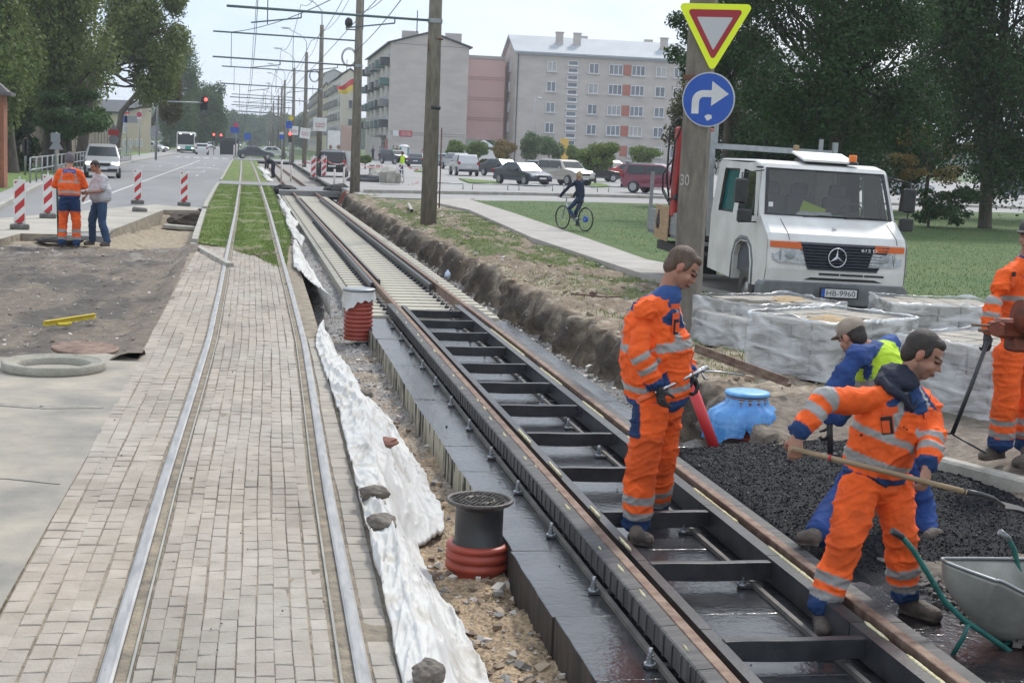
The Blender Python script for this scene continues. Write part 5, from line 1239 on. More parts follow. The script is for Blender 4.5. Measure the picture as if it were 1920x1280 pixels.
def remesh(b, name, M, parent, vox, colf=None, disp=None, smooth=3, lap=0):
    me = bpy.data.meshes.new(name); me.from_pydata(b.v, [], b.f); me.update()
    bm = bmesh.new(); bm.from_mesh(me); bmesh.ops.recalc_face_normals(bm, faces=bm.faces); bm.to_mesh(me); bm.free()
    o = bpy.data.objects.new(name, me); COL.objects.link(o)
    r = o.modifiers.new('r', 'REMESH'); r.mode = 'VOXEL'; r.voxel_size = vox; r.use_smooth_shade = True
    if smooth: s_ = o.modifiers.new('s', 'SMOOTH'); s_.iterations = smooth; s_.factor = .5
    dg = bpy.context.evaluated_depsgraph_get(); m2 = bpy.data.meshes.new_from_object(o.evaluated_get(dg))
    bpy.data.objects.remove(o); bpy.data.meshes.remove(me); m2.name = name
    if disp:
        ns = [v.normal.copy() for v in m2.vertices]
        for v, n_ in zip(m2.vertices, ns): v.co = v.co+n_*disp(v.co, n_)
    if colf:
        ca = m2.color_attributes.new('Col', 'FLOAT_COLOR', 'POINT'); q = []
        for v in m2.vertices: c = colf(v.co, v.normal); q += [c[0], c[1], c[2], 1]
        ca.data.foreach_set('color', q)
    l = parent.location
    for v in m2.vertices: v.co = RZ(-parent.rotation_euler.z)@(v.co-l)
    m2.materials.clear(); m2.materials.append(M)
    for p in m2.polygons: p.use_smooth = True; p.material_index = 0
    o = bpy.data.objects.new(name, m2); COL.objects.link(o); o.parent = parent
    return o
def etube(b, pts, rad, side, n=20):
    """tube with elliptical rings; rad=[(across,side-depth)], side=vector or list"""
    pts = [Vector(p) for p in pts]; rings = []
    def ring(p, d, ra, rb, sv):
        a = (sv-d*sv.dot(d)).normalized(); c = d.cross(a); rings.append([p+a*ra*cos(2*pi*k/n)+c*rb*sin(2*pi*k/n) for k in range(n)])
    m_ = len(pts)
    for i, p in enumerate(pts):
        d = (pts[min(i+1, m_-1)]-pts[max(i-1, 0)]).normalized(); sv = side[i] if isinstance(side, list) else side
        if abs(d.dot(sv.normalized())) > .95: sv = Vector((sv.y+.3, sv.x, .5))
        ra, rb = rad[i]
        if i == 0:
            for e in (.35, .8): ring(p-d*min(ra, rb)*(1-e)*.9, d, ra*e, rb*e, sv)
        ring(p, d, ra, rb, sv)
        if i == m_-1:
            for e in (.8, .35): ring(p+d*min(ra, rb)*(1-e)*.9, d, ra*e, rb*e, sv)
    b.ring_loft(rings, 0)
def seglist(pts):
    pts = [Vector(p) for p in pts]; L = [(q-p).length for p, q in zip(pts, pts[1:])]; return pts, L, sum(L)
def nearest(co, S_):
    pts, L, T = S_; best = (9, 0, None); acc = 0
    for i in range(len(L)):
        p, q = pts[i], pts[i+1]; d = q-p; t = max(0, min(1, (co-p).dot(d)/max(1e-9, d.length_squared))); c = p+d*t; r = (co-c).length
        if r < best[0]: best = (r, (acc+L[i]*t)/T, c)
        acc += L[i]
    return best
def foldnoise(seed, amp):
    def f(co, n_):
        p = co*1.0; w_ = noise.noise(Vector((p.x*4, p.y*4, p.z*4+seed)))
        a = 1-abs(noise.noise(Vector((p.x*3.5+w_*1.2, p.y*3.5, p.z*11+seed+w_)))*2); c = 1-abs(noise.noise(Vector((p.x*8+seed, p.y*8, p.z*20+w_*2)))*2)
        d_ = 1-abs(noise.noise(Vector((p.x*14+w_*3, p.y*14, p.z*9+seed+p.x*12)))*2.2)
        return amp*(.95*max(0, a)**4-.35+.45*max(0, c)**3+.30*max(0, d_)**4+.5*w_)
    return f
def hand(b, wrist, fdir, palmn, s=1.0, curl=.9, thumb=1, r=1.0):
    """palm, four bent fingers and a thumb; palmn points out of the palm"""
    f = Vector(fdir).normalized(); pn = Vector(palmn); pn = (pn-f*pn.dot(f)).normalized(); sd = f.cross(pn)*thumb
    w0 = Vector(wrist); kn = w0+f*.090*s
    etube(b, [w0, w0+f*.045*s, kn], [(.027*s, .019*s), (.038*s, .018*s), (.041*s, .014*s)], sd, 14)
    for i, (off, L) in enumerate(((.030, .078), (.010, .086), (-.010, .080), (-.029, .062))):
        p = kn+sd*off*s-f*.006; pts = [p]; d = f.copy(); a = curl
        for k, fr in enumerate((.45, .32, .26)):
            R = Matrix.Rotation(-a*(.75+.12*i*.3)*(1 if k else .8), 3, sd*thumb) ; d = (R@d).normalized()
            p = p+d*L*fr*s; pts.append(p)
        # choose bending towards the palm
        if (pts[-1]-kn).dot(pn) < 0: pts = [kn+sd*off*s-f*.006+((q-(kn+sd*off*s-f*.006))-2*pn*(q-(kn+sd*off*s-f*.006)).dot(pn)) for q in pts]
        etube(b, pts, [(.0098*s*r, .0098*s*r)]*2+[(.009*s*r, .009*s*r), (.0078*s*r, .0078*s*r)], pn, 8)
    p = w0+f*.028*s+sd*.026*s; pts = [p, p+(f*.55+sd*.7+pn*.35).normalized()*.034*s, p+(f*.7+sd*.55+pn*.75).normalized()*.062*s, p+(f*.75+sd*.2+pn*1.1).normalized()*.082*s]
    etube(b, pts, [(.0135*s, .0125*s), (.0125*s, .0115*s), (.0105*s*r, .010*s*r), (.0085*s*r, .008*s*r)], pn, 8)
def head(b, c, fwd, up, s=1.0):
    f = Vector(fwd).normalized(); u = Vector(up); u = (u-f*u.dot(f)).normalized(); r = f.cross(u)
    M3 = Matrix((r, f, u)).transposed()
    def E(x, y, z, rx, ry, rz_): b.ell(c+M3@Vector((x*s, y*s, z*s)), (rx*s, ry*s, rz_*s), n=16, k=10, R=M3)
    E(0, -.012, .028, .076, .096, .092); E(0, .022, -.035, .060, .070, .078); E(0, .052, -.082, .036, .034, .028); E(0, .0, -.045, .064, .062, .06)
    E(0, .082, .018, .052, .018, .016)
    b.add([c+M3@Vector((x*s, y*s, z*s)) for x, y, z in ((-.010, .085, .012), (.010, .085, .012), (.018, .090, -.034), (-.018, .090, -.034), (0, .124, -.030), (0, .098, .014))], [(0, 3, 4, 5), (1, 5, 4, 2), (3, 2, 4), (0, 5, 1), (0, 1, 2, 3)])
    E(0, .094, -.054, .024, .012, .007); E(0, .092, -.064, .020, .012, .0075)
    for q in (-1, 1): E(q*.076, -.012, -.008, .010, .020, .032); E(q*.040, .062, -.028, .020, .02, .022)
    return M3
def face_col(c, M3, s, skin=SKN, stub=.25):
    def f(co):
        l = M3.transposed()@(co-c)/s; col = skin.copy()
        e = min((Vector((l.x-q*.031, (l.z-.004)*1.6, 0))).length for q in (-1, 1))
        if l.y > .05:
            if e < .013: col = col*.5
            if e < .009: col = Vector((.03, .02, .02))
            bq = min(abs(abs(l.x)-.034)/.022, 9)
            if bq < 1 and abs(l.z-.026) < .006: col = Vector((.05, .03, .02))
            if abs(l.x) < .024 and abs(l.z+.060) < .0045: col = Vector((.16, .05, .045))
            elif abs(l.x) < .024 and abs(l.z+.060) < .011: col = Vector((.34, .14, .11))
        if l.z < -.045 and l.y > .0 and stub: col = col.lerp(Vector((.16, .11, .09)), stub)
        if abs(l.x) > .07: col = col.lerp(Vector((.45, .17, .12)), .5)
        return col
    return f
def hair(c, M3, s, M, parent, short=True, name='hair', front=.0):
    b = MB(); b.ell(c+M3@Vector((0, -.022*s, .034*s)), (.0795*s, .095*s, .091*s), n=24, k=16, R=M3); b.ell(c+M3@Vector((0, -.052*s, -.012*s)), (.068*s, .058*s, .072*s), n=16, k=10, R=M3)
    b.ell(c+M3@Vector((0, .030*s, .082*s)), (.056*s, .046*s+front, .032*s), n=16, k=10, R=M3)
    for q in (-1, 1): b.ell(c+M3@Vector((q*.070*s, .012*s, .02*s)), (.012*s, .018*s, .035*s), n=10, k=6, R=M3)
    return remesh(b, name, M, parent, .007 if s > .8 else .02, disp=lambda co, n_: .002*noise.noise(co*18), smooth=4)
def boot(b, ankle, heel, toe, s=1.0):
    A, H, T = Vector(ankle), Vector(heel), Vector(toe); d = (T-H).normalized(); up = Vector((0, 0, 1)); sd = d.cross(up).normalized()
    etube(b, [A+Vector((0, 0, .05)), A, A.lerp(H+d*.07+up*.06, .8)], [(.055*s, .058*s), (.050*s, .052*s), (.050*s, .055*s)], sd, 16)
    L = (T-H).length
    etube(b, [H+up*.045+d*.03, H+up*.05+d*.08, H+up*.055+d*L*.5, H+up*.045+d*L*.78, H+up*.04+d*(L-.03)], [(.036*s, .04*s), (.042*s, .05*s), (.045*s, .050*s), (.050*s, .040*s), (.042*s, .034*s)], sd, 16)
    etube(b, [H+up*.013+d*.02, H+up*.013+d*L*.4, H+up*.013+d*L*.75, H+up*.013+d*(L-.03)], [(.040*s, .014*s), (.042*s, .014*s), (.053*s, .014*s), (.044*s, .014*s)], sd, 16)
def person(lab, J, jac, tro, vox=.011, skin=SKN, s=1.0, group=None, hairM=m_hair, hat=None, gloves=(0, 0), stub=.25, hs=1.0, fold=.010, lower=.0, extra=None, boots=m_boot, jb=1.0):
    """J: joints in world space. jac/tro: dicts with radii and colour functions"""
    base = Vector(J['base']); t = thing('person', lab, 'person', base, 0, group)
    v = {k: Vector(q) for k, q in J.items() if not k.startswith('hand')}
    side_s = (v['shR']-v['shL']).normalized(); side_h = (v['hipR']-v['hipL']).normalized()
    spine = [v['pel'], v['waist'], v['chest'], v['nb']]
    # ---- body (skin) one continuous surface
    b = MB(); c = v['head']
    M3 = head(b, c, v['look'], v['up'], s*hs)
    etube(b, [v['nb']-(v['head']-v['nb'])*.35, v['nb'], v['head']+M3@Vector((0, -.02*s, -.05*s))], [(.075*s, .07*s), (.060*s, .060*s), (.056*s, .058*s)], side_s, 16)
    etube(b, spine, [(.14*s, .10*s), (.13*s, .095*s), (.15*s, .10*s), (.08*s, .06*s)], [side_h, side_h, side_s, side_s], 16)
    for q in 'LR':
        etube(b, [spine[2].lerp(v['sh'+q], .6), v['sh'+q], v['el'+q], v['wr'+q]], [(.05*s, .05*s), (.048*s, .048*s), (.040*s, .040*s), (.027*s, .026*s)], Vector((.2, .3, 1)), 12)
        etube(b, [v['hip'+q], v['kn'+q], v['an'+q]], [(.075*s, .075*s), (.052*s, .052*s), (.038*s, .038*s)], side_h, 12)
        if 'hand'+q in J and not gloves[q == 'R']:
            w_, fd, pn, cu, th = J['hand'+q]; hand(b, w_, fd, pn, s, cu, th)
    fc = face_col(c, M3, s*hs, skin, stub)
    remesh(b, 'body', m_skin, t, min(vox, .0075) if s > .6 and vox < .014 else vox, colf=lambda co, n_: fc(co) if (co-c).length < .17*s else skin, smooth=1 if vox < .014 else 2)
    for q in 'LR':
        if 'hand'+q in J and gloves[q == 'R']:
            b = MB(); w_, fd, pn, cu, th = J['hand'+q]; hand(b, w_, fd, pn, s*1.08, cu, th, 1.1); etube(b, [Vector(w_)-Vector(fd).normalized()*.05, Vector(w_)], [(.036, .034), (.030, .025)], Vector(pn), 12)
            remesh(b, 'glove', m_glove, t, .0075)
    # ---- trousers
    b = MB(); hr, kr, ar = tro['r']; hipc = (v['hipL']+v['hipR'])/2
    etube(b, [hipc-(v['waist']-hipc)*.25, v['pel'], v['pel'].lerp(v['waist'], .9)], [tuple(x*s for x in tro['w'][0]), tuple(x*s for x in tro['w'][1]), tuple(x*s for x in tro['w'][2])], side_h, 20)
    legs = {}
    for q in 'LR':
        pts = [v['hip'+q], v['hip'+q].lerp(v['kn'+q], .5), v['kn'+q], v['kn'+q].lerp(v['an'+q], .5), v['an'+q]+Vector((0, 0, -.01))]
        legs[q] = seglist(pts); etube(b, pts, [(hr*s, hr*s*1.05), ((hr*.55+kr*.5)*s, (hr*.55+kr*.5)*s), (kr*s, kr*s*1.05), (kr*s*.95, kr*s), (ar*s, ar*s*1.05)], side_h, 18)
    def tcol(co, n_):
        d = [(nearest(co, legs[q]), q) for q in 'LR']; (r_, tt, cc), q = min(d, key=lambda x: x[0][0])
        return tro['col'](tt, co, q, (co-hipc).z/(.5*s))
    remesh(b, 'trousers', m_cl, t, vox, tcol, foldnoise(3.3, fold*s), smooth=2)
    # ---- jacket
    b = MB(); W_ = jac['w']; nb2 = v['nb']
    bot = v['pel']+(v['pel']-v['waist']).normalized()*jac.get('hem', 0)
    sp = [bot, v['pel'].lerp(v['waist'], .6), v['waist'].lerp(v['chest'], .45), v['chest'], v['chest'].lerp(nb2, .62), nb2+(nb2-v['chest'])*.06]
    sides = [side_h, side_h, (side_h+side_s).normalized(), side_s, side_s, side_s]
    etube(b, sp, [tuple(x*s for x in r_) for r_ in W_], sides, 28)
    SP = seglist(sp); arms = {}
    for q in 'LR':
        pts = [v['chest'].lerp(v['sh'+q], .75)+Vector((0, 0, .0)), v['sh'+q], v['sh'+q].lerp(v['el'+q], .5), v['el'+q], v['el'+q].lerp(v['wr'+q], .55), v['wr'+q]-(v['wr'+q]-v['el'+q]).normalized()*jac.get('cuff', .0)]
        ra = jac['arm']; arms[q] = seglist(pts[1:])
        if jac.get('short'): pts = pts[:3]+[v['sh'+q].lerp(v['el'+q], .85)]; etube(b, pts, [(ra[0]*s, ra[0]*s), (ra[0]*s, ra[0]*s), (ra[0]*.95*s, ra[0]*.95*s), (ra[1]*1.1*s, ra[1]*1.1*s)], Vector((.2, .3, 1)), 14)
        b.ell(v['sh'+q], (ra[0]*1.03*s,)*3, n=14, k=8)
        nk = v['nb']-(v['nb']-v['chest'])*.22; etube(b, [nk, nk.lerp(v['sh'+q], .5)+Vector((0, 0, .006)), v['sh'+q]], [(.085*s, .07*s), (.085*s, .062*s), (ra[0]*s, ra[0]*.95*s)], (v['chest']-v['nb']).normalized().cross(v['sh'+q]-nk).normalized(), 14)
        if not jac.get('short'): b.ell(v['el'+q], (ra[1]*1.04*s,)*3, n=12, k=8)
        if not jac.get('short'): etube(b, pts, [(ra[0]*s, ra[0]*s*1.1), (ra[0]*s, ra[0]*s*1.1), (ra[0]*.95*s, ra[0]*.97*s), (ra[1]*s, ra[1]*s), (ra[1]*.97*s, ra[1]*s), (ra[2]*s, ra[2]*s)], Vector((.2, .3, 1)), 16)
    for p_, q_ in jac.get('blob', []): b.ell(p_, q_, n=16, k=10)
    def jcol(co, n_):
        r0, tt, cc = nearest(co, SP); i = min(4, int(tt*5)); halfw = interp([(k/5, W_[k][0]*s) for k in range(6)], tt)
        sv = lerp_v(side_h, side_s, tt); loc = co-cc; sc = loc.dot(sv)/halfw; fr = sv.cross(Vector((0, 0, 1))).normalized(); fc_ = loc.dot(fr)
        best = None
        for q in 'LR':
            r1, t1, c1 = nearest(co, arms[q]); 
            if r1 < jac['arm'][0]*s*1.45 and (t1 > .16 or abs(sc) > 1.05) and (best is None or r1 < best[0]): best = (r1, t1, q)
        if best and not (r0 < halfw*.80 and best[1] < .25) and (best[0]*1.0 < r0 or best[1] > .3): return jac['acol'](best[1], co, best[2])
        return jac['tcol'](tt, sc, fc_, co)
    remesh(b, 'jacket' if not jac.get('short') else 'shirt', m_cl, t, vox, jcol, foldnoise(8.1, fold*s), smooth=2)
    for q in 'LR':
        b = MB(); boot(b, v['an'+q]+Vector((0, 0, -.02)), v['heel'+q], v['toe'+q], s); remesh(b, 'boot', boots, t, max(.008, vox*.8), smooth=2)
    if hat is None: hair(c, M3, s*hs, hairM, t)
    elif hat == 'beanie':
        b = MB(); b.ell(c+M3@Vector((0, -.015, .045))*s, (.092*s, .108*s, .11*s), n=20, k=12, R=M3); b.ell(c+M3@Vector((0, -.03, -.0))*s, (.088*s, .092*s, .07*s), n=20, k=10, R=M3); remesh(b, 'beanie', mat('grey knit', (.12, .105, .12), .9, c2=(.19, .165, .18), ns=60, bump=.8, bs=80), t, .016)
    elif hat == 'cap':
        hair(c, M3, s*hs*.96, hairM, t); b = MB(); b.ell(c+M3@Vector((0, -.012, .055))*s, (.088*s, .104*s, .080*s), n=20, k=12, R=M3); b.ell(c+M3@Vector((0, .105, .045))*s, (.070*s, .065*s, .010*s), n=18, k=6, R=M3); remesh(b, 'cap', extra or mat('dark cap', (.03, .03, .03), .85, c2=(.07, .07, .068), ns=30), t, .008)
    elif hat == 'blond': hair(c, M3, s*hs, mat('blond hair', (.42, .33, .20), .7, c2=(.3, .22, .12), ns=40), t)
    return t, M3
def lerp_v(a, c, t): return (a.lerp(c, t)).normalized()
def hv_t(hemb=.07, yoke=.80, lo=(.13, .19), mid=(.42, .49), br=(.42, .60), front=1):
    def f(tt, sc, fr, co):
        a = abs(sc)
        if tt < hemb: return BLU
        if tt > yoke+.10*(a > .75)*0 and a < 1.2 and not (br[0] < a < br[1]): return BLU if a < .88 else ORG
        if br[0] < a < br[1] and tt > mid[1]: return GRY
        if lo[0] < tt < lo[1] or mid[0] < tt < mid[1]: return GRY
        return ORG
    return f
def hv_a(b1=(.60, .68), b2=(.77, .85), cuff=.935):
    def f(tt, co, q):
        if tt > cuff: return BLU
        if b1[0] < tt < b1[1] or b2[0] < tt < b2[1]: return GRY
        return ORG
    return f
def hv_l(b1=(.70, .775), b2=(.83, .905), cuff=.905, hip=None):
    def f(tt, co, q, h):
        if tt > cuff: return BLU*.85
        if b1[0] < tt < b1[1] or b2[0] < tt < b2[1]: return GRY*.85
        if hip and hip(tt, co, q, h): return BLU*.6
        k = .72+.28*sst(-.2, .25, noise.noise(co*5)) if .25 < tt < .68 else 1
        return Vector((ORG.x*k, ORG.y*k, ORG.z*k))
    return f
# ---- 1: standing worker with the lifting bar ------------------------------
def P1(x, y, d=0): return P(x, y, 9.25+d)
fz_ = ZS
def gp(x, y, z): return G(x, y, z)
w1 = dict(base=G(1212, 1005, ZS), head=P1(1279, 502), nb=P1(1246, 557, .03), look=Vector((.78, -.24, -.60)), up=Vector((.55, -.08, .84)),
    chest=P1(1226, 606, .03), waist=P1(1232, 678, .02), pel=P1(1232, 742, .05), shR=P1(1210, 584, -.14), shL=P1(1255, 588, .20), elR=P1(1197, 660, -.22), wrR=P1(1232, 722, -.24), elL=P1(1276, 668, .22), wrL=P1(1296, 700, .02),
    hipR=P1(1222, 758, -.06), hipL=P1(1244, 762, .16), knR=P1(1204, 872, -.10), knL=P1(1238, 868, .28), anR=P1(1192, 984, -.05), anL=P1(1229, 948, .52),
    heelR=G(1174, 1018, ZS), toeR=G(1228, 1026, ZS), heelL=G(1212, 968, ZS), toeL=G(1254, 966, ZS))
w1['handR'] = (P1(1236, 724, -.25), Vector((.12, -.25, -1)), Vector((.9, .3, -.1)), .95, 1)
w1['handL'] = (P1(1297, 700, .02), Vector((.3, -.35, -.75)), Vector((-.8, .1, -.2)), .95, -1)
def w1tor(tt, sc, fr, co):
    q = P1(1250, 600)
    base = hv_t(hemb=.055, yoke=.76, lo=(.13, .19), mid=(.50, .565), br=(.34, .58))(tt, sc, fr, co); return base
jk1 = dict(w=[(.20, .20), (.215, .225), (.215, .235), (.215, .19), (.175, .145), (.075, .075)], arm=(.072, .066, .052), tcol=w1tor, acol=hv_a((.54, .62), (.72, .80), .93), hem=.02)
tr1 = dict(r=(.115, .098, .082), w=[(.15, .14), (.17, .17), (.17, .17)], col=hv_l((.72, .79), (.85, .915), .915, hip=lambda tt, co, q, h: q == 'R' and (co-P1(1190, 770)).x < -.0 and h > -.35 and tt < .34))
per1, M31 = person('standing worker in orange looking down at a steel bar in his gloved hands', w1, jk1, tr1, vox=.009, fold=.015, hairM=m_hair2, gloves=(1, 1), stub=.15, hs=1.08, s=1.06)
def patch(parent, name, c, u, v_, w, h, M, th=.006):
    u = Vector(u).normalized(); v_ = Vector(v_); v_ = (v_-u*v_.dot(u)).normalized(); R = Matrix((u, v_, u.cross(v_))).transposed(); b = MB(); b.box(c, (w, h, th), rot=R, bev=.003); return wbuild(b, name, M, parent)
m_pock = mat('pocket orange', (.80, .105, .018), .8, c2=(.66, .085, .015), ns=9); m_bk = mat('black fabric', (.012, .012, .013), .8)
def on_surface(parent, part, px, py):
    """first hit of the line of sight on a garment"""
    for o in kids(parent):
        if o.name.startswith(part):
            d = ray(px, py).normalized(); l = parent.location; ok, loc, n_, i = o.ray_cast(Vector((0, 0, CH))-l, d)
            if ok: return loc+l, n_
    return None
bpy.context.view_layer.update()
def stick(parent, part, name, px, py, w, h, M, rot=0, off=.004, th=.008):
    r_ = on_surface(parent, part, px, py)
    if not r_: return
    c, n_ = r_; v_ = Vector((sin(rot), 0, cos(rot))); u = v_.cross(n_); patch(parent, name, c+n_*off, u, v_, w, h, M, th)
stick(per1, 'jacket', 'chest_pocket', 1266, 605, .085, .13, m_pock); stick(per1, 'jacket', 'phone_pocket', 1266, 612, .055, .10, m_bk, off=.008); stick(per1, 'jacket', 'phone_pocket', 1266, 614, .042, .062, m_pock, off=.014); stick(per1, 'jacket', 'pocket_flap', 1264, 577, .085, .035, m_pock, off=.012); stick(per1, 'jacket', 'chest_pocket', 1291, 595, .05, .10, m_pock); stick(per1, 'jacket', 'pocket_flap', 1293, 582, .055, .03, m_pock, off=.012)
b = MB(); c_ = P1(1262, 553, -.02)
etube(b, [P1(1240, 572, .02), P1(1252, 556, .01), P1(1262, 545, .0)], [(.11, .11), (.092, .092), (.080, .080)], Vector((.3, 1, 0)), 20); remesh(b, 'collar', mat('blue collar', (.03, .09, .27), .8, c2=(.02, .06, .2), ns=9), per1, .009)
a, c = P1(1196, 752, -.30), P1(1322, 690, -.06)
t = thing('steel_bar', 'polished steel lifting bar with orange grip and thin hook, held by the standing worker', 'bar', a); d = (c-a).normalized()
b = MB(); b.cyl(a+d*.10, c+d*.02, .0145, n=16); b.cyl(c-d*.12, c+d*.0, .017, n=16); b.ell(c-d*.03, (.022, .022, .022)); wbuild(b, 'bar', m_chr, t)
b = MB(); b.cyl(a, a+d*.14, .021, n=16); wbuild(b, 'orange_grip', mat('orange grip', (.65, .10, .02), .4), t)
b = MB(); b.tube([c-d*.05, P1(1350, 697, -.05), P1(1393, 703, -.03)], [.008, .006, .004], 8); b.tube([c-d*.04, c-d*.04+Vector((.03, 0, -.06)), c+Vector((.02, 0, -.07))], .007, 8); wbuild(b, 'hook_rod', m_chr, t)
# ---- 2: shoveller in front ------------------------------------------------
def Q2(x, y, d=0): return P(x, y, 7.45+d)
w2 = dict(base=G(1630, 1180, ZS), head=Q2(1731, 665, -.02), nb=Q2(1700, 722, .02), look=Vector((.78, -.42, -.50)), up=Vector((.34, -.10, .93)),
    chest=Q2(1685, 770, .03), waist=Q2(1652, 838, .04), pel=Q2(1640, 882, .06), shL=Q2(1742, 765, .02), shR=Q2(1648, 748, -.02), elR=Q2(1545, 752, -.08), wrR=Q2(1497, 812, -.14), elL=Q2(1750, 815, -.12), wrL=Q2(1738, 872, -.26),
    hipR=Q2(1612, 905, .0), hipL=Q2(1672, 900, .10), knR=Q2(1590, 1005, -.12), knL=Q2(1688, 1000, -.02), anR=Q2(1541, 1138, -.15), anL=Q2(1697, 1115, .0),
    heelR=G(1538, 1166, ZS)+Vector((0, .02, 0)), toeR=G(1543, 1196, ZS)+Vector((0, -.03, 0)), heelL=G(1683, 1146, -.29), toeL=G(1768, 1170, -.29))
sh0, sh1 = Q2(1497, 843, -.19), Q2(1812, 922, -.36)
dsh = (sh1-sh0).normalized()
w2['handR'] = (Q2(1494, 815, -.14), Vector((-.12, -.25, -1)), Vector((.25, .6, -.35)), .95, -1)
w2['handL'] = (Q2(1737, 874, -.27), Vector((-.20, -.30, -.9)), Vector((-.35, .8, -.1)), .95, 1)
jk2 = dict(w=[(.185, .15), (.20, .17), (.205, .175), (.215, .17), (.18, .135), (.08, .075)], arm=(.072, .066, .052), tcol=hv_t(hemb=.06, yoke=.76, lo=(.13, .20), mid=(.40, .475), br=(.42, .62)), acol=hv_a((.52, .62), (.70, .80), .93), hem=.02)
tr2 = dict(r=(.108, .090, .075), w=[(.15, .13), (.165, .14), (.165, .14)], col=hv_l((.72, .80), (.855, .925), .925, hip=lambda tt, co, q, h: False))
per2, M32 = person('dark haired worker in orange with navy hood, bending over a shovel by the wheelbarrow', w2, jk2, tr2, vox=.009, hairM=m_hair, stub=.5, hs=1.06, s=1.05, fold=.016)
bpy.context.view_layer.update()
for a_ in ((1663, 795, .072, .12, m_pock, 'chest_pocket', .004), (1663, 797, .062, .10, m_bk, 'phone_pocket', .010), (1661, 803, .05, .07, m_pock, 'phone_pocket', .015), (1668, 772, .09, .035, m_pock, 'pocket_flap', .014), (1730, 800, .055, .10, m_pock, 'chest_pocket', .004), (1735, 778, .06, .035, m_pock, 'pocket_flap', .010), (1615, 815, .012, .012, m_bk, 'snap', .003), (1700, 805, .010, .010, m_bk, 'snap', .003), (1694, 801, .010, .010, m_bk, 'snap', .003)):
    stick(per2, 'jacket', a_[5], a_[0], a_[1], a_[2], a_[3], a_[4], rot=-.2, off=a_[6], th=.006)
b = MB(); etube(b, [Q2(1664, 712, .10), Q2(1668, 700, .06), Q2(1690, 705, -.02), Q2(1706, 722, -.10)], [(.065, .045), (.088, .06), (.09, .062), (.06, .04)], Vector((1, .3, .2)), 20)
b.tube([Q2(1690, 690, .08), Q2(1662, 700, .06), Q2(1650, 712, .0), Q2(1672, 730, -.10), Q2(1697, 748, -.145), Q2(1712, 770, -.165), Q2(1722, 745, -.13)], [.026, .035, .037, .03, .022, .013, .009], 10)
remesh(b, 'hood', m_navy, per2, .009, disp=foldnoise(5, .008))
stick(per2, 'jacket', 'dark_sweater', 1703, 765, .045, .16, m_navy, rot=-.2, off=.004)
t = thing('shovel', 'long wooden handled shovel with bent black blade, held by the dark haired worker', 'shovel', sh0)
b = MB(); b.tube([sh0-dsh*.04, sh0+dsh*.25, sh1], [.014, .0145, .0155], 14); wbuild(b, 'handle', mat('worn handle', (.36, .26, .155), .65, c2=(.25, .17, .10), ns=5, stretch=(.6, 6, 6), bump=.2), t)
b = MB(); b.tube([sh1-dsh*.02, Q2(1840, 927, -.34), Q2(1862, 934, -.32), Q2(1882, 948, -.26)], [.018, .015, .013, .011], 12); wbuild(b, 'socket', m_bplas, t)
b = MB(); c0 = Q2(1882, 948, -.26); rings = [[c0+Vector((x0, y_, -.012+.02*(abs(y_)/.1)**2-x0*.28)) for y_ in (-.1*w_, -.05*w_, 0, .05*w_, .1*w_)] for x0, w_ in ((0, .35), (.03, 1), (.15, 1.1), (.26, .9), (.30, .4))]; b.ring_loft(rings, 0, False, True, closed=False); o = wbuild(b, 'blade', mat('tarred blade', (.015, .015, .016), .6), t); md = o.modifiers.new('s', 'SOLIDIFY'); md.thickness = .004
b = MB(); q_ = sh0+dsh*.165; b.cyl(q_, q_+dsh*.014, .0165, n=14); wbuild(b, 'red_band', m_red, t)
# ---- 3: bent worker in blue ----------------------------------------------
def Q3(x, y, d=0): return P(x, y, 8.9+d)
w3 = dict(base=G(1600, 1010, -.2), head=Q3(1598, 632, .10), nb=Q3(1628, 655, .08), look=Vector((-.30, .85, -.50)), up=Vector((-.25, .45, .85)),
    chest=Q3(1650, 690, .08), waist=Q3(1668, 770, .05), pel=Q3(1662, 838, .03), shL=Q3(1606, 668, -.10), shR=Q3(1668, 648, .26), elL=Q3(1566, 728, -.10), wrL=Q3(1556, 786, -.05), elR=Q3(1600, 735, .35), wrR=Q3(1570, 790, .2),
    hipL=Q3(1630, 858, -.06), hipR=Q3(1690, 858, .12), knL=Q3(1580, 930, -.12), knR=Q3(1728, 950, .12), anL=P(1532, 1000, 8.45), anR=P(1738, 1042, 8.75),
    heelL=G(1540, 1026, -.13), toeL=G(1488, 1020, -.13), heelR=P(1728, 1068, 8.7), toeR=P(1760, 1062, 8.85))
w3['heelR'].z = -.24; w3['toeR'].z = -.24
w3['handL'] = (Q3(1556, 788, -.05), Vector((0, -.1, -1)), Vector((-.6, .4, 0)), 1.0, 1)
LIM = Vector((.52, .78, .05)); BW = Vector((.030, .075, .25))
def w3t(tt, sc, fr, co):
    if .12 < tt < .97 and abs(sc) < 1.15:
        k = (co-Q3(1640, 700)).length
        return GRY if .62 < tt < .72 or .3 < tt < .38 else LIM
    return BW
jk3 = dict(w=[(.18, .15), (.19, .16), (.20, .17), (.21, .16), (.165, .13), (.08, .08)], arm=(.072, .066, .052), tcol=w3t, acol=lambda tt, co, q: BW)
tr3 = dict(r=(.112, .092, .082), w=[(.15, .13), (.165, .15), (.165, .15)], col=lambda tt, co, q, h: Vector((.022, .06, .22)))
per3, M33 = person('worker in blue overalls and lime vest bending behind the dark haired shoveller', w3, jk3, tr3, vox=.012, gloves=(1, 0), hat='cap', extra=mat('beige cap', (.36, .30, .24), .85, c2=(.27, .22, .17), ns=20), s=1.03)
b = MB(); b.ell(w3['head']+M33@Vector((0, -.05, .065)), (.05, .07, .045), n=14, k=8, R=M33); remesh(b, 'cap_mesh', m_bk, per3, .009)
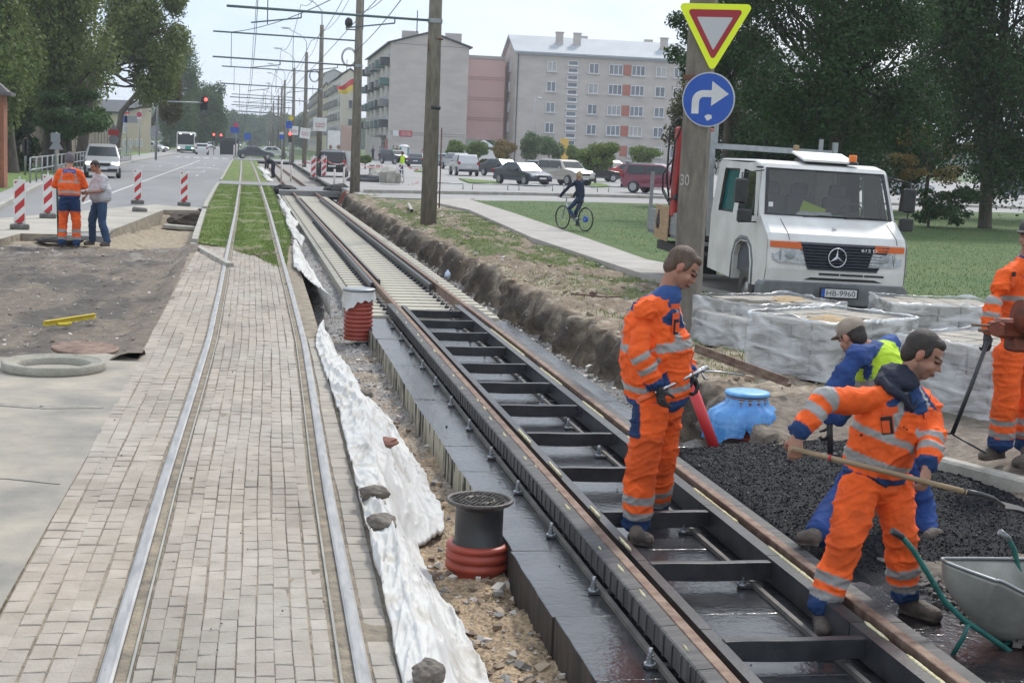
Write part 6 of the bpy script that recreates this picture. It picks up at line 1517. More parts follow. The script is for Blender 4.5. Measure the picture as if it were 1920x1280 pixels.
b = MB(); b.tube([Q3(1553, 770, -.05), Q3(1556, 810, -.06), Q3(1557, 852, -.07)], [.018, .02, .02], 12); b.box(Q3(1556, 855, -.07), (.10, .05, .04)); tag(sbuild(b, 'rake_handle', m_bplas, Q3(1557, 852, -.07)), 'black tool handle held upright by the worker in blue', 'rake')
# ---- 4: worker at the right edge -----------------------------------------
def Q5(x, y, d=0): return P(x, y, 10.5+d)
w5 = dict(base=G(1895, 868, -.04), head=Q5(1932, 442, .0), nb=Q5(1925, 487, .03), look=Vector((-.75, -.60, -.12)), up=Vector((0, 0, 1)),
    chest=Q5(1922, 530, .03), waist=Q5(1920, 590, .02), pel=Q5(1918, 640, .03), shR=Q5(1886, 520, -.08), shL=Q5(1968, 512, .12), elR=Q5(1862, 568, -.18), wrR=Q5(1852, 622, -.22), elL=Q5(1985, 580, -.1), wrL=Q5(1960, 630, -.25),
    hipR=Q5(1893, 655, -.06), hipL=Q5(1938, 655, .10), knR=Q5(1886, 745, -.10), knL=Q5(1930, 750, .02), anR=Q5(1874, 833, -.05), anL=Q5(1925, 836, .0),
    heelR=G(1882, 858, -.04), toeR=G(1836, 864, -.04), heelL=G(1938, 872, -.04), toeL=G(1900, 878, -.04))
w5['handR'] = (Q5(1851, 624, -.22), Vector((-.05, -.3, -1)), Vector((-.2, .8, 0)), 1.0, 1)
jk5 = dict(w=[(.18, .155), (.20, .17), (.205, .175), (.21, .17), (.18, .135), (.08, .075)], arm=(.072, .066, .052), tcol=hv_t(hemb=-1, yoke=.79, lo=(.50, .56), mid=(.50, .565), br=(.36, .56)), acol=hv_a((.48, .565), (.70, .785), 1.1), hem=.0)
tr5 = dict(r=(.112, .095, .085), w=[(.15, .14), (.165, .15), (.165, .15)], col=hv_l((.70, .765), (.83, .895), .90))
per5, M35 = person('worker in orange with a dark cap at the right edge, leaning on a black bar', w5, jk5, tr5, vox=.011, gloves=(0, 1), hat='cap', s=1.04, stub=.3, fold=.014)
bpy.context.view_layer.update()
stick(per5, 'jacket', 'phone_pocket', 1899, 523, .05, .11, m_bk, off=.006); stick(per5, 'jacket', 'phone_pocket', 1898, 529, .04, .075, m_pock, off=.011)
b = MB(); b.tube([Q5(1852, 640, -.30), Q5(1820, 725, -.32), Q5(1786, 812, -.34)], [.016, .017, .017], 12); b.tube([Q5(1786, 812, -.34), Q5(1770, 812, -.34)], .01, 8); b.tube([Q5(1786, 814, -.34), Q5(1850, 850, -.5)], .008, 8)
tag(sbuild(b, 'black_bar', m_bplas, Q5(1786, 812, -.34)), 'long black bar slanting from the glove of the right hand worker to the ground', 'bar')
Yr = 9.0
t = thing('rail_machine', 'rust red clamp machine cut by the right edge, in front of the right hand worker', 'machine', P(1900, 640, Yr))
m_mach = mat('machine red', (.24, .05, .025), .6, .2, c2=(.10, .035, .02), ns=9, bump=.4)
b = MB(); b.box(P(1893, 615, Yr), (.20, .13, .13), bev=.02); b.box(P(1868, 616, Yr-.02), (.06, .15, .09), bev=.01); b.cyl(P(1912, 600, Yr), P(1950, 600, Yr), .14, n=24); b.box(P(1915, 645, Yr), (.2, .15, .10), bev=.02); b.cyl(P(1868, 617, Yr-.09), P(1868, 617, Yr+.09), .05, n=16); wbuild(b, 'housing', m_mach, t)
b = MB(); b.cyl(P(1822, 609, Yr), P(1880, 612, Yr), .010, n=10); b.cyl(P(1835, 619, Yr), P(1880, 622, Yr), .012, n=10); wbuild(b, 'handle_rod', m_rust, t)
b = MB(); b.lathe([(.02, 0), (.10, .0), (.11, .02), (.02, .03)], n=20); b.v = [(v[0]+P(1908, 590, Yr).x, Yr-.12-v[2], v[1]+P(1908, 590, Yr).z) for v in b.v]; wbuild(b, 'disc', m_mach, t)
# ---- distant people -------------------------------------------------------
def pj(px, py, Y, hpx, pose, flip=1, s=1.0, face=(0, -1)):
    """standing figure built in metres: foot pixel, plane, pose dict of (x,y,z) offsets"""
    f = P(px, py, Y); out = {}
    for k, q in pose.items(): out[k] = f+Vector((q[0]*flip*s, q[1]*s, q[2]*s))
    return f, out
STAND = dict(head=(0, 0, 1.66), nb=(0, .02, 1.47), chest=(0, .0, 1.28), waist=(0, .02, 1.08), pel=(0, .02, .95), shL=(-.165, 0, 1.38), shR=(.165, 0, 1.38), elL=(-.25, -.03, 1.14), elR=(.25, -.03, 1.14), wrL=(-.20, -.20, .98), wrR=(.20, -.20, .98), hipL=(-.09, 0, .90), hipR=(.09, 0, .90), knL=(-.11, -.02, .5), knR=(.11, -.02, .5), anL=(-.12, .02, .1), anR=(.12, .02, .1), heelL=(-.12, .07, 0), toeL=(-.14, -.19, 0), heelR=(.12, .07, 0), toeR=(.14, -.19, 0))
def simple(lab, px, py, Y, jc, tc, head='x', s=1.0, rot=0, pose=None, vox=.03, hat=None, short=False, group=None, hairM=m_hair, tcol=None, acol=None, lcol=None, look=None, jw=1.0, hands=True, fold=.01):
    po = dict(STAND); po.update(pose or {}); f = P(px, py, Y); R = RZ(rot)
    J = {k: f+R@(Vector(q)*s) for k, q in po.items()}; J['base'] = f; J['look'] = R@Vector(look or (0, -1, -.1)); J['up'] = Vector((0, 0, 1))
    if hands:
        J['handL'] = (J['wrL'], (J['wrL']-J['elL']), R@Vector((1, 0, 0)), .5, 1); J['handR'] = (J['wrR'], (J['wrR']-J['elR']), R@Vector((-1, 0, 0)), .5, -1)
    jk = dict(w=[(.17*jw, .14*jw), (.18*jw, .15*jw), (.185*jw, .15*jw), (.20, .14), (.165, .12), (.07, .07)], arm=(.075, .065, .05), tcol=tcol or (lambda *a: Vector(jc)), acol=acol or (lambda *a: Vector(jc)), short=short)
    tr = dict(r=(.10, .08, .072), w=[(.13, .12), (.155, .13), (.155, .13)], col=lcol or (lambda *a: Vector(tc)))
    return person(lab, J, jk, tr, vox=vox, s=s, hat=hat, hairM=hairM, group=group, stub=0, fold=fold)[0]
# worker in the grey beanie, seen from behind (his front is away from us)
def m1l(tt, co, q, h):
    if h > -.42 and tt < .30: return BLU*.7
    return hv_l((.68, .75), (.84, .91), .91)(tt, co, q, h)
Y1 = G(128, 464, -.15).y
pA = simple('worker in grey beanie and orange jacket, seen from behind near the beacons', 130, 466, Y1, ORG, ORG, rot=pi, s=1.14, vox=.014, hat='beanie',
    pose=dict(elL=(-.27, -.06, 1.16), elR=(.27, -.06, 1.16), wrL=(-.14, -.30, 1.12), wrR=(.14, -.30, 1.12), head=(.0, -.06, 1.62), knL=(-.12, -.02, .5), anL=(-.13, .02, .1), anR=(.13, .02, .1)), jw=1.12,
    tcol=hv_t(hemb=.07, yoke=9, lo=(.13, .20), mid=(.47, .53), br=(.62, .76)), acol=hv_a((.62, .72), (2, 3), 2), lcol=m1l, fold=.012)
bpy.context.view_layer.update()
r_ = on_surface(pA, 'jacket', 130, 321)
if r_:
    c, n_ = r_; patch(pA, 'back_label', c+Vector((0, -.01, 0)), (1, 0, 0), (0, 0, 1), .25, .085, m_blue, .006)
    text('Cēptors', .1, 'back_lettering', m_whr, pA, lambda u, v: tuple(c+Vector((u, -.016, v))-pA.location), w=.20, h=.055)
Y2 = G(186, 462, -.15).y
SH = (.52, .52, .55); JE = (.035, .07, .14)
simple('stout man in a white short sleeved shirt and blue jeans, looking down to the left', 187, 461, Y2, SH, JE, rot=-.9, s=1.04, vox=.014, short=True, jw=1.42,
    pose=dict(head=(.0, -.12, 1.63), nb=(0, -.02, 1.47), elL=(-.28, -.04, 1.15), wrL=(-.16, -.26, .98), elR=(.24, -.10, 1.14), wrR=(.12, -.34, 1.10), knL=(-.13, -.10, .5), anL=(-.20, -.04, .1), heelL=(-.20, .02, 0), toeL=(-.24, -.24, 0), anR=(.16, .08, .1), heelR=(.16, .14, 0), toeR=(.18, -.12, 0)), look=(0, -1, -.5), lcol=lambda tt, co, q, h: Vector(JE)*(1.0+.9*max(0, noise.noise(co*3.5))), fold=.012)
# green post between them
b = MB(); q = G(110, 455, -.1); b.cyl(q, P(107, 345, q.y), .025, n=10); tag(sbuild(b, 'steel_post', mat('green post', (.02, .05, .04), .5), q), 'thin dark green post in front of the worker in the beanie', 'post')
# cyclist
Yc = G(1090, 432, .13).y; q0_ = G(1054, 428, .15); q1_ = q0_+Vector((.444, -.894, 0))
t = thing('bicycle', 'dark mountain bicycle ridden by the blond child on the footpath', 'bicycle', (q0_+q1_)/2)
wr_ = .315; dirb = (q1_-q0_).normalized()
def wheel(c, nm):
    n = 32; a = dirb; b = MB(); b.tube([c+a*wr_*cos(2*pi*k/n)+Vector((0, 0, wr_*sin(2*pi*k/n))) for k in range(n+1)], .022, 8); o = wbuild(b, 'wheel', m_bplas, t)
    b = MB(); 
    for k in range(14): b.tube([c, c+a*wr_*cos(2*pi*k/14)+Vector((0, 0, wr_*sin(2*pi*k/14)))], .0025, 4)
    b.cyl(c-Vector((a.y, -a.x, 0))*.04, c+Vector((a.y, -a.x, 0))*.04, .02, n=8)
    o2 = wbuild(b, 'spokes', m_galv, t); o2.parent = o; o2.location = (0, 0, 0)
cf, cr = q0_+Vector((0, 0, wr_)), q1_+Vector((0, 0, wr_)); cr = cf+dirb*1.02
wheel(cf, 'f'); wheel(cr, 'r'); U = Vector((0, 0, 1)); bb = cf+dirb*.60-U*.03; st_ = bb+dirb*.14+U*.42; hd = cf+dirb*.13+U*.42; hb = hd+U*.14+dirb*.02
m_fr = mat('bike frame', (.03, .05, .11), .4, c2=(.4, .42, .45), ns=3, pos=(.5, .6)); b = MB()
for a_, c_, r_ in ((cf, hd, .013), (hd, hb, .014), (hd-U*.04, bb, .018), (hd, st_-U*.05, .016), (bb, st_+U*.08, .014), (bb, cr, .011), (st_-U*.05, cr, .010)): b.cyl(a_, c_, r_, n=8)
wbuild(b, 'frame', m_fr, t); b = MB(); nb_ = Vector((dirb.y, -dirb.x, 0)); b.tube([hb-nb_*.28+dirb*.05, hb-nb_*.1, hb+nb_*.1, hb+nb_*.28+dirb*.05], .013, 8); wbuild(b, 'handlebar', m_bplas, t)
b = MB(); b.ell(st_+U*.11+dirb*.03, (.10, .10, .03)); wbuild(b, 'saddle', m_bplas, t)
b = MB(); b.cyl(bb-nb_*.06, bb+nb_*.06, .06, n=16); b.cyl(bb-nb_*.09, bb-nb_*.09-U*.16, .012); b.cyl(bb+nb_*.09, bb+nb_*.09+U*.16, .012); wbuild(b, 'crank', m_galv, t)
b = MB(); b.cyl(cr-nb_*.03, cr+nb_*.03, .085, n=12); wbuild(b, 'blue_disc', m_blue, t)
D = -dirb; sc_ = .80; S0 = st_+U*.15
J = dict(base=bb, head=S0+U*.66+D*.10, nb=S0+U*.50+D*.07, look=D, up=U, chest=S0+U*.36+D*.05, waist=S0+U*.16, pel=S0+U*.05, shL=S0+U*.46+D*.07+nb_*.13, shR=S0+U*.46+D*.07-nb_*.13, elL=S0+U*.34+D*.26+nb_*.20, elR=S0+U*.34+D*.26-nb_*.20, wrL=hb+nb_*.24+U*.03, wrR=hb-nb_*.24+U*.03,
    hipL=S0+nb_*.07, hipR=S0-nb_*.07, knL=bb+D*.22+U*.28+nb_*.09, knR=bb+D*.16+U*.12-nb_*.09, anL=bb+nb_*.09+U*.10, anR=bb-nb_*.09-U*.12, heelL=bb+nb_*.10+U*.03-D*.06, toeL=bb+nb_*.10+U*.03+D*.14, heelR=bb-nb_*.10-U*.19-D*.06, toeR=bb-nb_*.10-U*.19+D*.14)
J['handL'] = (J['wrL'], D, -U, 1.0, 1); J['handR'] = (J['wrR'], D, -U, 1.0, -1)
person('blond child in a dark blue jacket riding the bicycle', J, dict(w=[(.16, .13), (.17, .14), (.17, .14), (.18, .13), (.14, .11), (.07, .07)], arm=(.07, .06, .05), tcol=lambda *a: Vector((.02, .032, .06)), acol=lambda *a: Vector((.02, .032, .06))), dict(r=(.085, .07, .06), w=[(.12, .11), (.14, .12), (.14, .12)], col=lambda *a: Vector((.03, .06, .13))), vox=.016, s=sc_, hat='blond', hs=1.2, stub=0)
# far figures
LT = lambda *a: LIM
simple('person in a lime safety vest standing with his back to us in the car park', 753, 332, 101, LIM, (.03, .05, .12), rot=pi+.3, vox=.035, acol=lambda *a: Vector((.02, .02, .025)))
simple('worker in dark clothes bending over the new rails beyond the crossing', 512, 334, 96, (.02, .025, .035), (.02, .03, .05), rot=-2.0, vox=.035, pose=dict(head=(0, -.55, 1.20), nb=(0, -.42, 1.18), chest=(0, -.28, 1.12), waist=(0, -.08, 1.02), shL=(-.19, -.38, 1.12), shR=(.19, -.38, 1.12), elL=(-.2, -.45, .85), elR=(.2, -.45, .85), wrL=(-.15, -.5, .6), wrR=(.15, -.5, .6)))
FAR = [(424, 289, 205, (.02, .02, .025), (.02, .02, .03), 'person in black waiting at the shelter, left of the pair'), (433, 290, 205, (.03, .03, .05), (.02, .02, .03), 'person in dark coat waiting at the shelter, right of the pair'),
       (699, 300, 185, (.05, .05, .08), (.03, .03, .04), 'person by the shop door farthest left'), (712, 301, 185, (.25, .24, .26), (.04, .05, .1), 'person in grey by the shop door'), (737, 300, 180, (.02, .25, .12), (.02, .02, .03), 'person in a green top by the red brick wall'), (744, 301, 180, (.10, .06, .05), (.02, .02, .03), 'person in brown by the red brick wall')]
for px, py, Y, jc, tc, lab in FAR: simple(lab, px, py, Y, jc, tc, rot=px*.7, vox=.06, hands=False)
# ================================================================ cars
m_hl = mat('lit headlight', (.9, .9, .85), .3, emit=(1, .93, .75, 2.2)); m_hlo = mat('car headlight', (.55, .57, .6), .12, .3); m_tl = mat('tail light', (.30, .012, .012), .25); m_rim = mat('alloy rim', (.36, .37, .38), .35, .7)
m_carglass = mat('car glass', (.03, .038, .042), .08, spec=.45)
PROF = dict(
    sedan=([(-2.2, .30), (-2.25, .50), (-2.2, .68), (-1.9, .80), (-1.05, .95), (-.35, 1.40), (-.1, 1.45), (.7, 1.45), (.95, 1.40), (1.55, 1.05), (2.1, 1.0), (2.25, .9), (2.28, .5), (2.2, .30)], .93, 1.76, (-1.05, -.35, .95, 1.55)),
    hatch=([(-1.9, .30), (-1.97, .5), (-1.9, .72), (-1.6, .86), (-1.0, 1.0), (-.35, 1.44), (-.1, 1.5), (1.2, 1.48), (1.45, 1.42), (1.85, 1.02), (1.95, .9), (1.97, .5), (1.9, .30)], .97, 1.68, (-1.0, -.35, 1.45, 1.85)),
    suv=([(-2.2, .38), (-2.27, .6), (-2.2, .85), (-1.95, 1.0), (-1.1, 1.12), (-.5, 1.62), (-.2, 1.70), (1.7, 1.70), (1.95, 1.62), (2.2, 1.15), (2.27, 1.0), (2.27, .6), (2.2, .38)], 1.10, 1.84, (-1.1, -.5, 1.95, 2.2)),
    van=([(-2.25, .30), (-2.32, .5), (-2.25, .72), (-2.0, .88), (-1.35, 1.05), (-.45, 1.62), (-.1, 1.70), (1.75, 1.72), (2.0, 1.66), (2.2, 1.1), (2.28, .9), (2.28, .5), (2.2, .30)], 1.02, 1.80, (-1.35, -.45, 2.0, 2.2)))
def car(lab, kind, paint, px, py, yaw, group=None, lit=False, s=1.0, z=None, Y=None):
    """front of the car points along local -y; yaw turns it about z"""
    prof, belt, Wd, (ws0, ws1, rw0, rw1) = PROF[kind]; loc = G(px, py, z if z is not None else .12) if Y is None else P(px, py, Y)
    t = thing('car', lab, 'car', loc, yaw, group); t.scale = (s, s, s); w = Wd/2
    M = mat('paint '+'%.2f %.2f %.2f' % tuple(paint), paint, .28, .15, coat=.5, spec=.5)
    b = MB(); rings = []
    for x, ins in ((-w, .06), (-w+.03, .015), (-w+.12, 0), (w-.12, 0), (w-.03, .015), (w, .06)):
        r = []
        for y, z_ in prof:
            sx = 1 if y > 0 else -1; zt = max(0, z_-belt); xx = x*(1-.30*zt/1.0*(1.0 if abs(x) > w-.2 else 1.0)); taper = 1-.10*max(0, abs(y)-1.7)**1.0/.5
            r.append((xx*taper, y-sx*ins*1.3, z_-(ins*.8 if z_ > belt else ins*.3)))
        rings.append(r)
    b.ring_loft(rings, 0, True, False); b.build('body', M, t, bevel=.02)
    zi = lambda a: interp([(p[0], p[1]) for p in prof if True], a)
    def roofpt(y, z_, x, o): zt = max(0, z_-belt); return (x*(1-.30*zt), y, z_)
    def pane(nm, a, c, out):
        (y0, z0), (y1, z1) = a, c; k = .86; b = MB(); n_ = Vector((0, z1-z0, -(y1-y0))).normalized()*out*.012
        y0_, z0_ = lerp(y0, y1, .10), lerp(z0, z1, .10); y1_, z1_ = lerp(y0, y1, .92), lerp(z0, z1, .92)
        b.add([Vector(roofpt(y0_, z0_, -w*k, 0))+n_, Vector(roofpt(y0_, z0_, w*k, 0))+n_, Vector(roofpt(y1_, z1_, w*k, 0))+n_, Vector(roofpt(y1_, z1_, -w*k, 0))+n_], [(0, 1, 2, 3)]); b.build(nm, m_carglass, t)
    zz = dict(prof); P_ = {round(y, 2): z_ for y, z_ in prof}
    pane('windscreen', (ws0, P_[round(ws0, 2)]), (ws1, P_[round(ws1, 2)]), -1 if (P_[round(ws1, 2)] > P_[round(ws0, 2)]) else 1)
    pane('rear_window', (rw1, P_[round(rw1, 2)]), (rw0, P_[round(rw0, 2)]), 1)
    top = max(z_ for y, z_ in prof)-.09
    for sg in (-1, 1):
        mid = (ws1+rw0)/2-.05
        for y0, y1, ya, yb_ in ((ws0+.30, mid-.03, ws1+.06, mid-.03), (mid+.03, rw1-.35, mid+.03, rw0-.08)):
            b = MB(); f = lambda y, z_: (sg*(w*(1-.30*(z_-belt))+.006), y, z_)
            q = [f(y0, belt+.03), f(y1, belt+.03), f(yb_, top), f(ya, top)]; b.add(q if sg > 0 else q[::-1], [(0, 1, 2, 3)]); b.build('side_window', m_carglass, t)
        b = MB(); b.box((sg*(w+.07), ws0+.45, belt+.06), (.16, .10, .12), bev=.02); b.build('wing_mirror', M, t)
        fy = prof[1][0]; b = MB(); b.box((sg*(w-.26), fy+.14, belt-.27), (.40, .20, .15), bev=.03, rot=RZ(-sg*.25)); b.build('headlight', m_hl if lit else m_hlo, t)
        ry = prof[-2][0]; b = MB(); b.box((sg*(w-.14), ry-.05, belt-.08), (.24, .16, .22), bev=.03); b.build('tail_light', m_tl, t)
        for yy in (prof[0][0]+.78, prof[-1][0]-.78):
            R_ = .315 if kind != 'suv' else .36; b = MB(); n = 20
            b.ring_loft([[(sg*(w-.20+d), yy+r*cos(2*pi*k/n), R_+r*sin(2*pi*k/n)) for k in range(n)] for r, d in ((.18, 0), (R_-.02, 0), (R_, .03), (R_, .17), (R_-.03, .215), (R_*.62, .205))], 0, True); wl = b.build('wheel', m_bplas, t)
            b = MB(); b.ring_loft([[(sg*(w-.20+d), yy+r*cos(2*pi*k/n), R_+r*sin(2*pi*k/n)) for k in range(n)] for r, d in ((R_*.62, .21), (R_*.55, .19), (R_*.2, .185), (.02, .21))], 0, True); b.build('rim', m_rim, wl)
    fy, ry = prof[1][0], prof[-2][0]; b = MB(); b.box((0, fy-.0, belt-.31), (Wd*.42, .05, .14), bev=.02); b.box((0, fy-.0, .42), (Wd*.8, .05, .14), bev=.02); b.build('grille', m_dark, t)
    b = MB(); b.box((0, fy-.03, .50), (.50, .02, .11)); b.build('number_plate', m_whr, t)
    b = MB(); b.box((0, ry+.02, .72 if kind != 'sedan' else .66), (.50, .02, .11)); b.build('number_plate', m_whr, t)
    b = MB(); b.box((0, ry-.0, .42), (Wd*.86, .06, .18), bev=.03); b.build('bumper', m_dark if kind == 'suv' else M, t)
    return t
SIL, DG, BLK_, NV, WHT, RED_, BURG, LBL, SAND_ = (.42, .43, .44), (.05, .055, .065), (.012, .013, .015), (.02, .028, .05), (.62, .63, .64), (.42, .03, .035), (.20, .035, .06), (.25, .38, .46), (.42, .39, .34)
g1 = 'cars in traffic on the street'; g2 = 'cars in the car park'
car('silver people carrier with lit headlights driving towards us beside the beacons', 'van', SIL, 192, 332, .10, g1, True, 1.0, .0)
car('silver hatchback turning out of the side street, seen from its right side', 'hatch', (.5, .53, .57), 288, 286, 1.05, g1, True, 1.0, .0)
car('white estate car seen from behind, next to the bus', 'hatch', WHT, 379, 290, pi, g1, False, 1.02, .0)
car('white car with lit headlights behind the white estate car', 'hatch', WHT, 396, 280, 0, g1, True, 1.0, .0)
car('grey car far down the street left of the shelter', 'sedan', DG, 408, 276, .2, g1, False, 1.0, .0)
car('dark car with headlights on behind the blue arrow sign', 'hatch', NV, 447, 277, 0, g1, True, 1.0, .0)
car('dark grey saloon crossing the tram track, seen from the side', 'sedan', (.06, .07, .085), 477, 298, pi/2+.12, g1, False, 1.02, .05)
car('white saloon crossing behind the dark grey saloon', 'sedan', WHT, 512, 295, pi/2+.1, g1, False, 1.0, .05)
car('black estate car with raised tailgate beside the square board', 'suv', BLK_, 625, 331, pi-.1, g2, False, .98)
CP = [('dark people carrier parked by the gable wall, left of the person in the lime vest', 'suv', NV, 740, 308, .5), ('dark blue saloon parked in front of the portable toilet', 'sedan', NV, 780, 313, pi-.15), ('light blue hatchback right of the thick pole', 'hatch', LBL, 829, 311, pi+.2),
      ('white off-road car seen from behind, nearest of the pair by the round bush', 'suv', (.50, .50, .51), 869, 329, pi+.03), ('silver off-road car half hidden behind the white one', 'suv', SIL, 853, 318, pi+.2), ('small dark car under the white kiosk roof', 'hatch', NV, 920, 306, pi/2),
      ('black saloon parked left of the dark saloon with a bright windscreen', 'sedan', (.03, .035, .045), 941, 331, .5), ('dark saloon with a bright windscreen in the front row of the car park', 'sedan', (.035, .045, .07), 979, 347, .42), ('grey hatchback seen from behind between the dark saloon and the beige off-road car', 'hatch', DG, 1006, 336, pi-.3),
      ('pale beige off-road car in the front row beside the round tree', 'suv', SAND_, 1058, 347, .45), ('white van far back between the bushes', 'van', WHT, 968, 305, .4), ('black estate car behind the trunk of the round tree', 'sedan', BLK_, 1112, 340, pi/2), ('dark car right of the round tree', 'hatch', NV, 1148, 334, .5),
      ('bright red coupe in the middle of the car park', 'sedan', RED_, 1188, 338, .55), ('white hatchback behind the red coupe', 'hatch', WHT, 1150, 322, .4), ('silver hatchback behind the red coupe on its right', 'hatch', SIL, 1192, 324, .4), ('dark grey off-road car left of the burgundy car', 'suv', DG, 1228, 354, .75), ('burgundy hatchback half hidden by the red crane', 'suv', BURG, 1240, 364, .85),
      ('dark green car far back behind the yellow bush', 'hatch', (.03, .07, .05), 955, 303, .3), ('silver car seen under the trees right of the truck mirror', 'hatch', SIL, 1700, 366, pi/2), ('dark car on the street behind the right hand tree trunk', 'hatch', DG, 1895, 372, pi/2+.2)]
for lab, k, c, px, py, yw in CP: car(lab, k, c, px, py, yw, g2)
# bus
bl_ = G(348, 285, 0); Yb = 215; bl_ = P(348, 285, Yb); t = thing('bus', 'white and green city bus with lit headlights coming towards us', 'bus', (bl_.x, Yb, 0), .02)
b = MB(); b.box((0, 5.5, 1.65), (2.55, 11, 2.75), bev=.18); b.build('body', m_white, t); b = MB(); b.box((0, .02, 1.98), (2.3, .06, 1.55), bev=.02); b.build('windscreen', m_carglass, t)
for s_ in (-1, 1):
    b = MB(); b.ell((s_*.95, 0, .72), (.16, .05, .14)); b.build('headlight', m_hl, t); b = MB(); b.ell((s_*.75, -.02, 2.72), (.15, .04, .07)); b.build('marker_lamp', m_hl, t); b = MB(); b.box((s_*1.29, 5.6, 1.9), (.03, 9.6, 1.0)); b.build('side_window', m_carglass, t)
    for yy in (2.3, 8): b = MB(); b.cyl((s_*.95, yy, .48), (s_*1.28, yy, .48), .48, n=20); b.build('wheel', m_bplas, t)
    b = MB(); b.box((s_*1.45, -.1, 2.1), (.16, .12, .5), bev=.03); b.build('mirror', m_dark, t)
b = MB(); b.box((.55, -.005, .78), (1.2, .03, .5), bev=.01); b.build('green_panel', mat('bus green', (.02, .3, .24), .4), t); b = MB(); b.box((0, 0, .42), (2.45, .1, .24)); b.build('bumper', m_dark, t)
# ================================================================ buildings
m_wallg = mat('grey brick wall', (.50, .455, .415), .9, c2=(.41, .375, .345), ns=.35, bump=.4, bs=6, detail=12, stretch=(1, 1, 3))
m_pink = mat('pink render', (.66, .44, .41), .85, c2=(.60, .40, .37), ns=.3); m_redp = mat('red brick panel', (.40, .15, .11), .9, c2=(.33, .13, .10), ns=2)
m_roof = mat('sheet metal roof', (.40, .43, .46), .7, 0, c2=(.34, .37, .40), ns=.3); m_cream = mat('cream render', (.66, .62, .54), .85, c2=(.60, .56, .50), ns=.3); m_wf = mat('white window frame', (.66, .67, .68), .5); m_pane = mat('window pane', (.07, .085, .11), .08, spec=.8, c2=(.17, .19, .22), ns=.25)
m_band = mat('pink band', (.42, .26, .24), .85); m_balc = mat('balcony panel', (.18, .19, .2), .8, c2=(.30, .27, .24), ns=.4); m_dkmet = mat('dark metal', (.05, .055, .06), .6)
class Fac:
    """facade frame: origin A, direction u along the wall, n outwards"""
    def __init__(s, A, B): s.A = Vector((A[0], A[1], 0)); s.B = Vector((B[0], B[1], 0)); s.L = (s.B-s.A).length; s.u = (s.B-s.A).normalized(); s.n = Vector((s.u.y, -s.u.x, 0)); s.R = Matrix((s.u, -s.n, Vector((0, 0, 1)))).transposed()
    def p(s, u, z, o=0): return s.A+s.u*u+s.n*o+Vector((0, 0, z))
def wallbox(b, F_, depth, z0, z1, u0=0, u1=None, mi=0):
    u1 = F_.L if u1 is None else u1; b.box(F_.p((u0+u1)/2, (z0+z1)/2, -depth/2), (u1-u0, depth, z1-z0), mi, rot=F_.R)
def window(t, F_, u, z, w, h, split=2, sill=True, pane=None):
    b = MB(); f = .09
    for a, c, ww, hh in ((u, z+h/2-f/2, w, f), (u, z-h/2+f/2, w, f), (u-w/2+f/2, z, f, h), (u+w/2-f/2, z, f, h)): b.box(F_.p(a, c, .05), (ww, .14, hh), rot=F_.R)
    for k in range(1, split): b.box(F_.p(u-w/2+w*k/split, z, .05), (.10, .13, h), rot=F_.R)
    if sill: b.box(F_.p(u, z-h/2-.07, .14), (w+.3, .32, .07), rot=F_.R)
    o = wbuild(b, 'window', m_wf, t)
    b = MB(); b.box(F_.p(u, z, .012), (w-.1, .05, h-.1), rot=F_.R); c = wbuild(b, 'pane', pane or m_pane, t); c.parent = o
# right hand block
A = P(961, 300, 206); B = A+Vector((23.2, -.5, 0)); FR = Fac(A, A+(B-A)*1.9); t = thing('apartment_block', 'long grey brick block of flats with red panels and metal roof, behind the car park', 'building', FR.p(FR.L/2, 0, -6))
zp = lambda px, py, Y: P(px, py, Y).z
EZ = zp(961, 96, 206); b = MB(); wallbox(b, FR, 11.5, -.2, EZ); b.prism([(0, EZ), (11.5, EZ), (5.75, EZ+2.5)], 0, FR.L, 0, f=lambda u, v, w_: tuple(FR.p(w_, v, -u))); wbuild(b, 'wall', m_wallg, t)
b = MB(); b.prism([(-.7, EZ-.15), (-.7, EZ+.05), (5.75, EZ+2.75), (12.2, EZ+.05), (12.2, EZ-.15), (5.75, EZ+2.55)], -.5, FR.L+.5, 0, f=lambda u, v, w_: tuple(FR.p(w_, v, -u))); roof = wbuild(b, 'roof', m_roof, t)
b = MB(); wallbox(b, FR, -.45, EZ-.38, EZ-.12); wbuild(b, 'cornice', m_roof, t)
um = lambda px: (px-961)/301*(B-A).length
for px in (1047, 1081, 1250): b = MB(); b.box(FR.p(um(px), EZ+1.9, -3), (1.0, .8, 2.6), rot=FR.R); b.box(FR.p(um(px), EZ+3.2, -3), (1.2, 1.0, .15), rot=FR.R); c = wbuild(b, 'chimney', m_wallg, t); c.parent = roof
for px in (1103, 1232): b = MB(); b.box(FR.p(um(px), EZ+2.4, -7), (1.2, .8, 1.6), rot=FR.R); c = wbuild(b, 'chimney', m_wallg, t); c.parent = roof
rows = [13.35+1.15, 10.5+1.15, 7.6+1.1, 4.75+1.05, 1.9+1.0]
m_pw = mat('curtained pane', (.26, .27, .29), .2, c2=(.40, .38, .35), ns=.3)
for ri, z in enumerate(rows):
    for ci, (px, w_, sp_) in enumerate(((1028, 1.35, 2), (1108, 1.45, 2), (1150, 2.05, 3), (1193, 2.0, 3), (1237, 1.5, 2), (1275, 2.0, 3), (1318, 2.0, 3), (1362, 1.4, 2), (1400, 2.0, 3), (1440, 2.0, 3), (1480, 1.4, 2))):
        if ri == 4 and px < 1180: continue
        window(t, FR, um(px), z, w_, 1.45, sp_, pane=m_pw if (ri*7+ci*5) % 4 == 0 else None)
    for px in (1172, 1297, 1420): b = MB(); b.box(FR.p(um(px), z, .03), (1.15, .1, 1.5), rot=FR.R); wbuild(b, 'red_panel', m_redp, t)
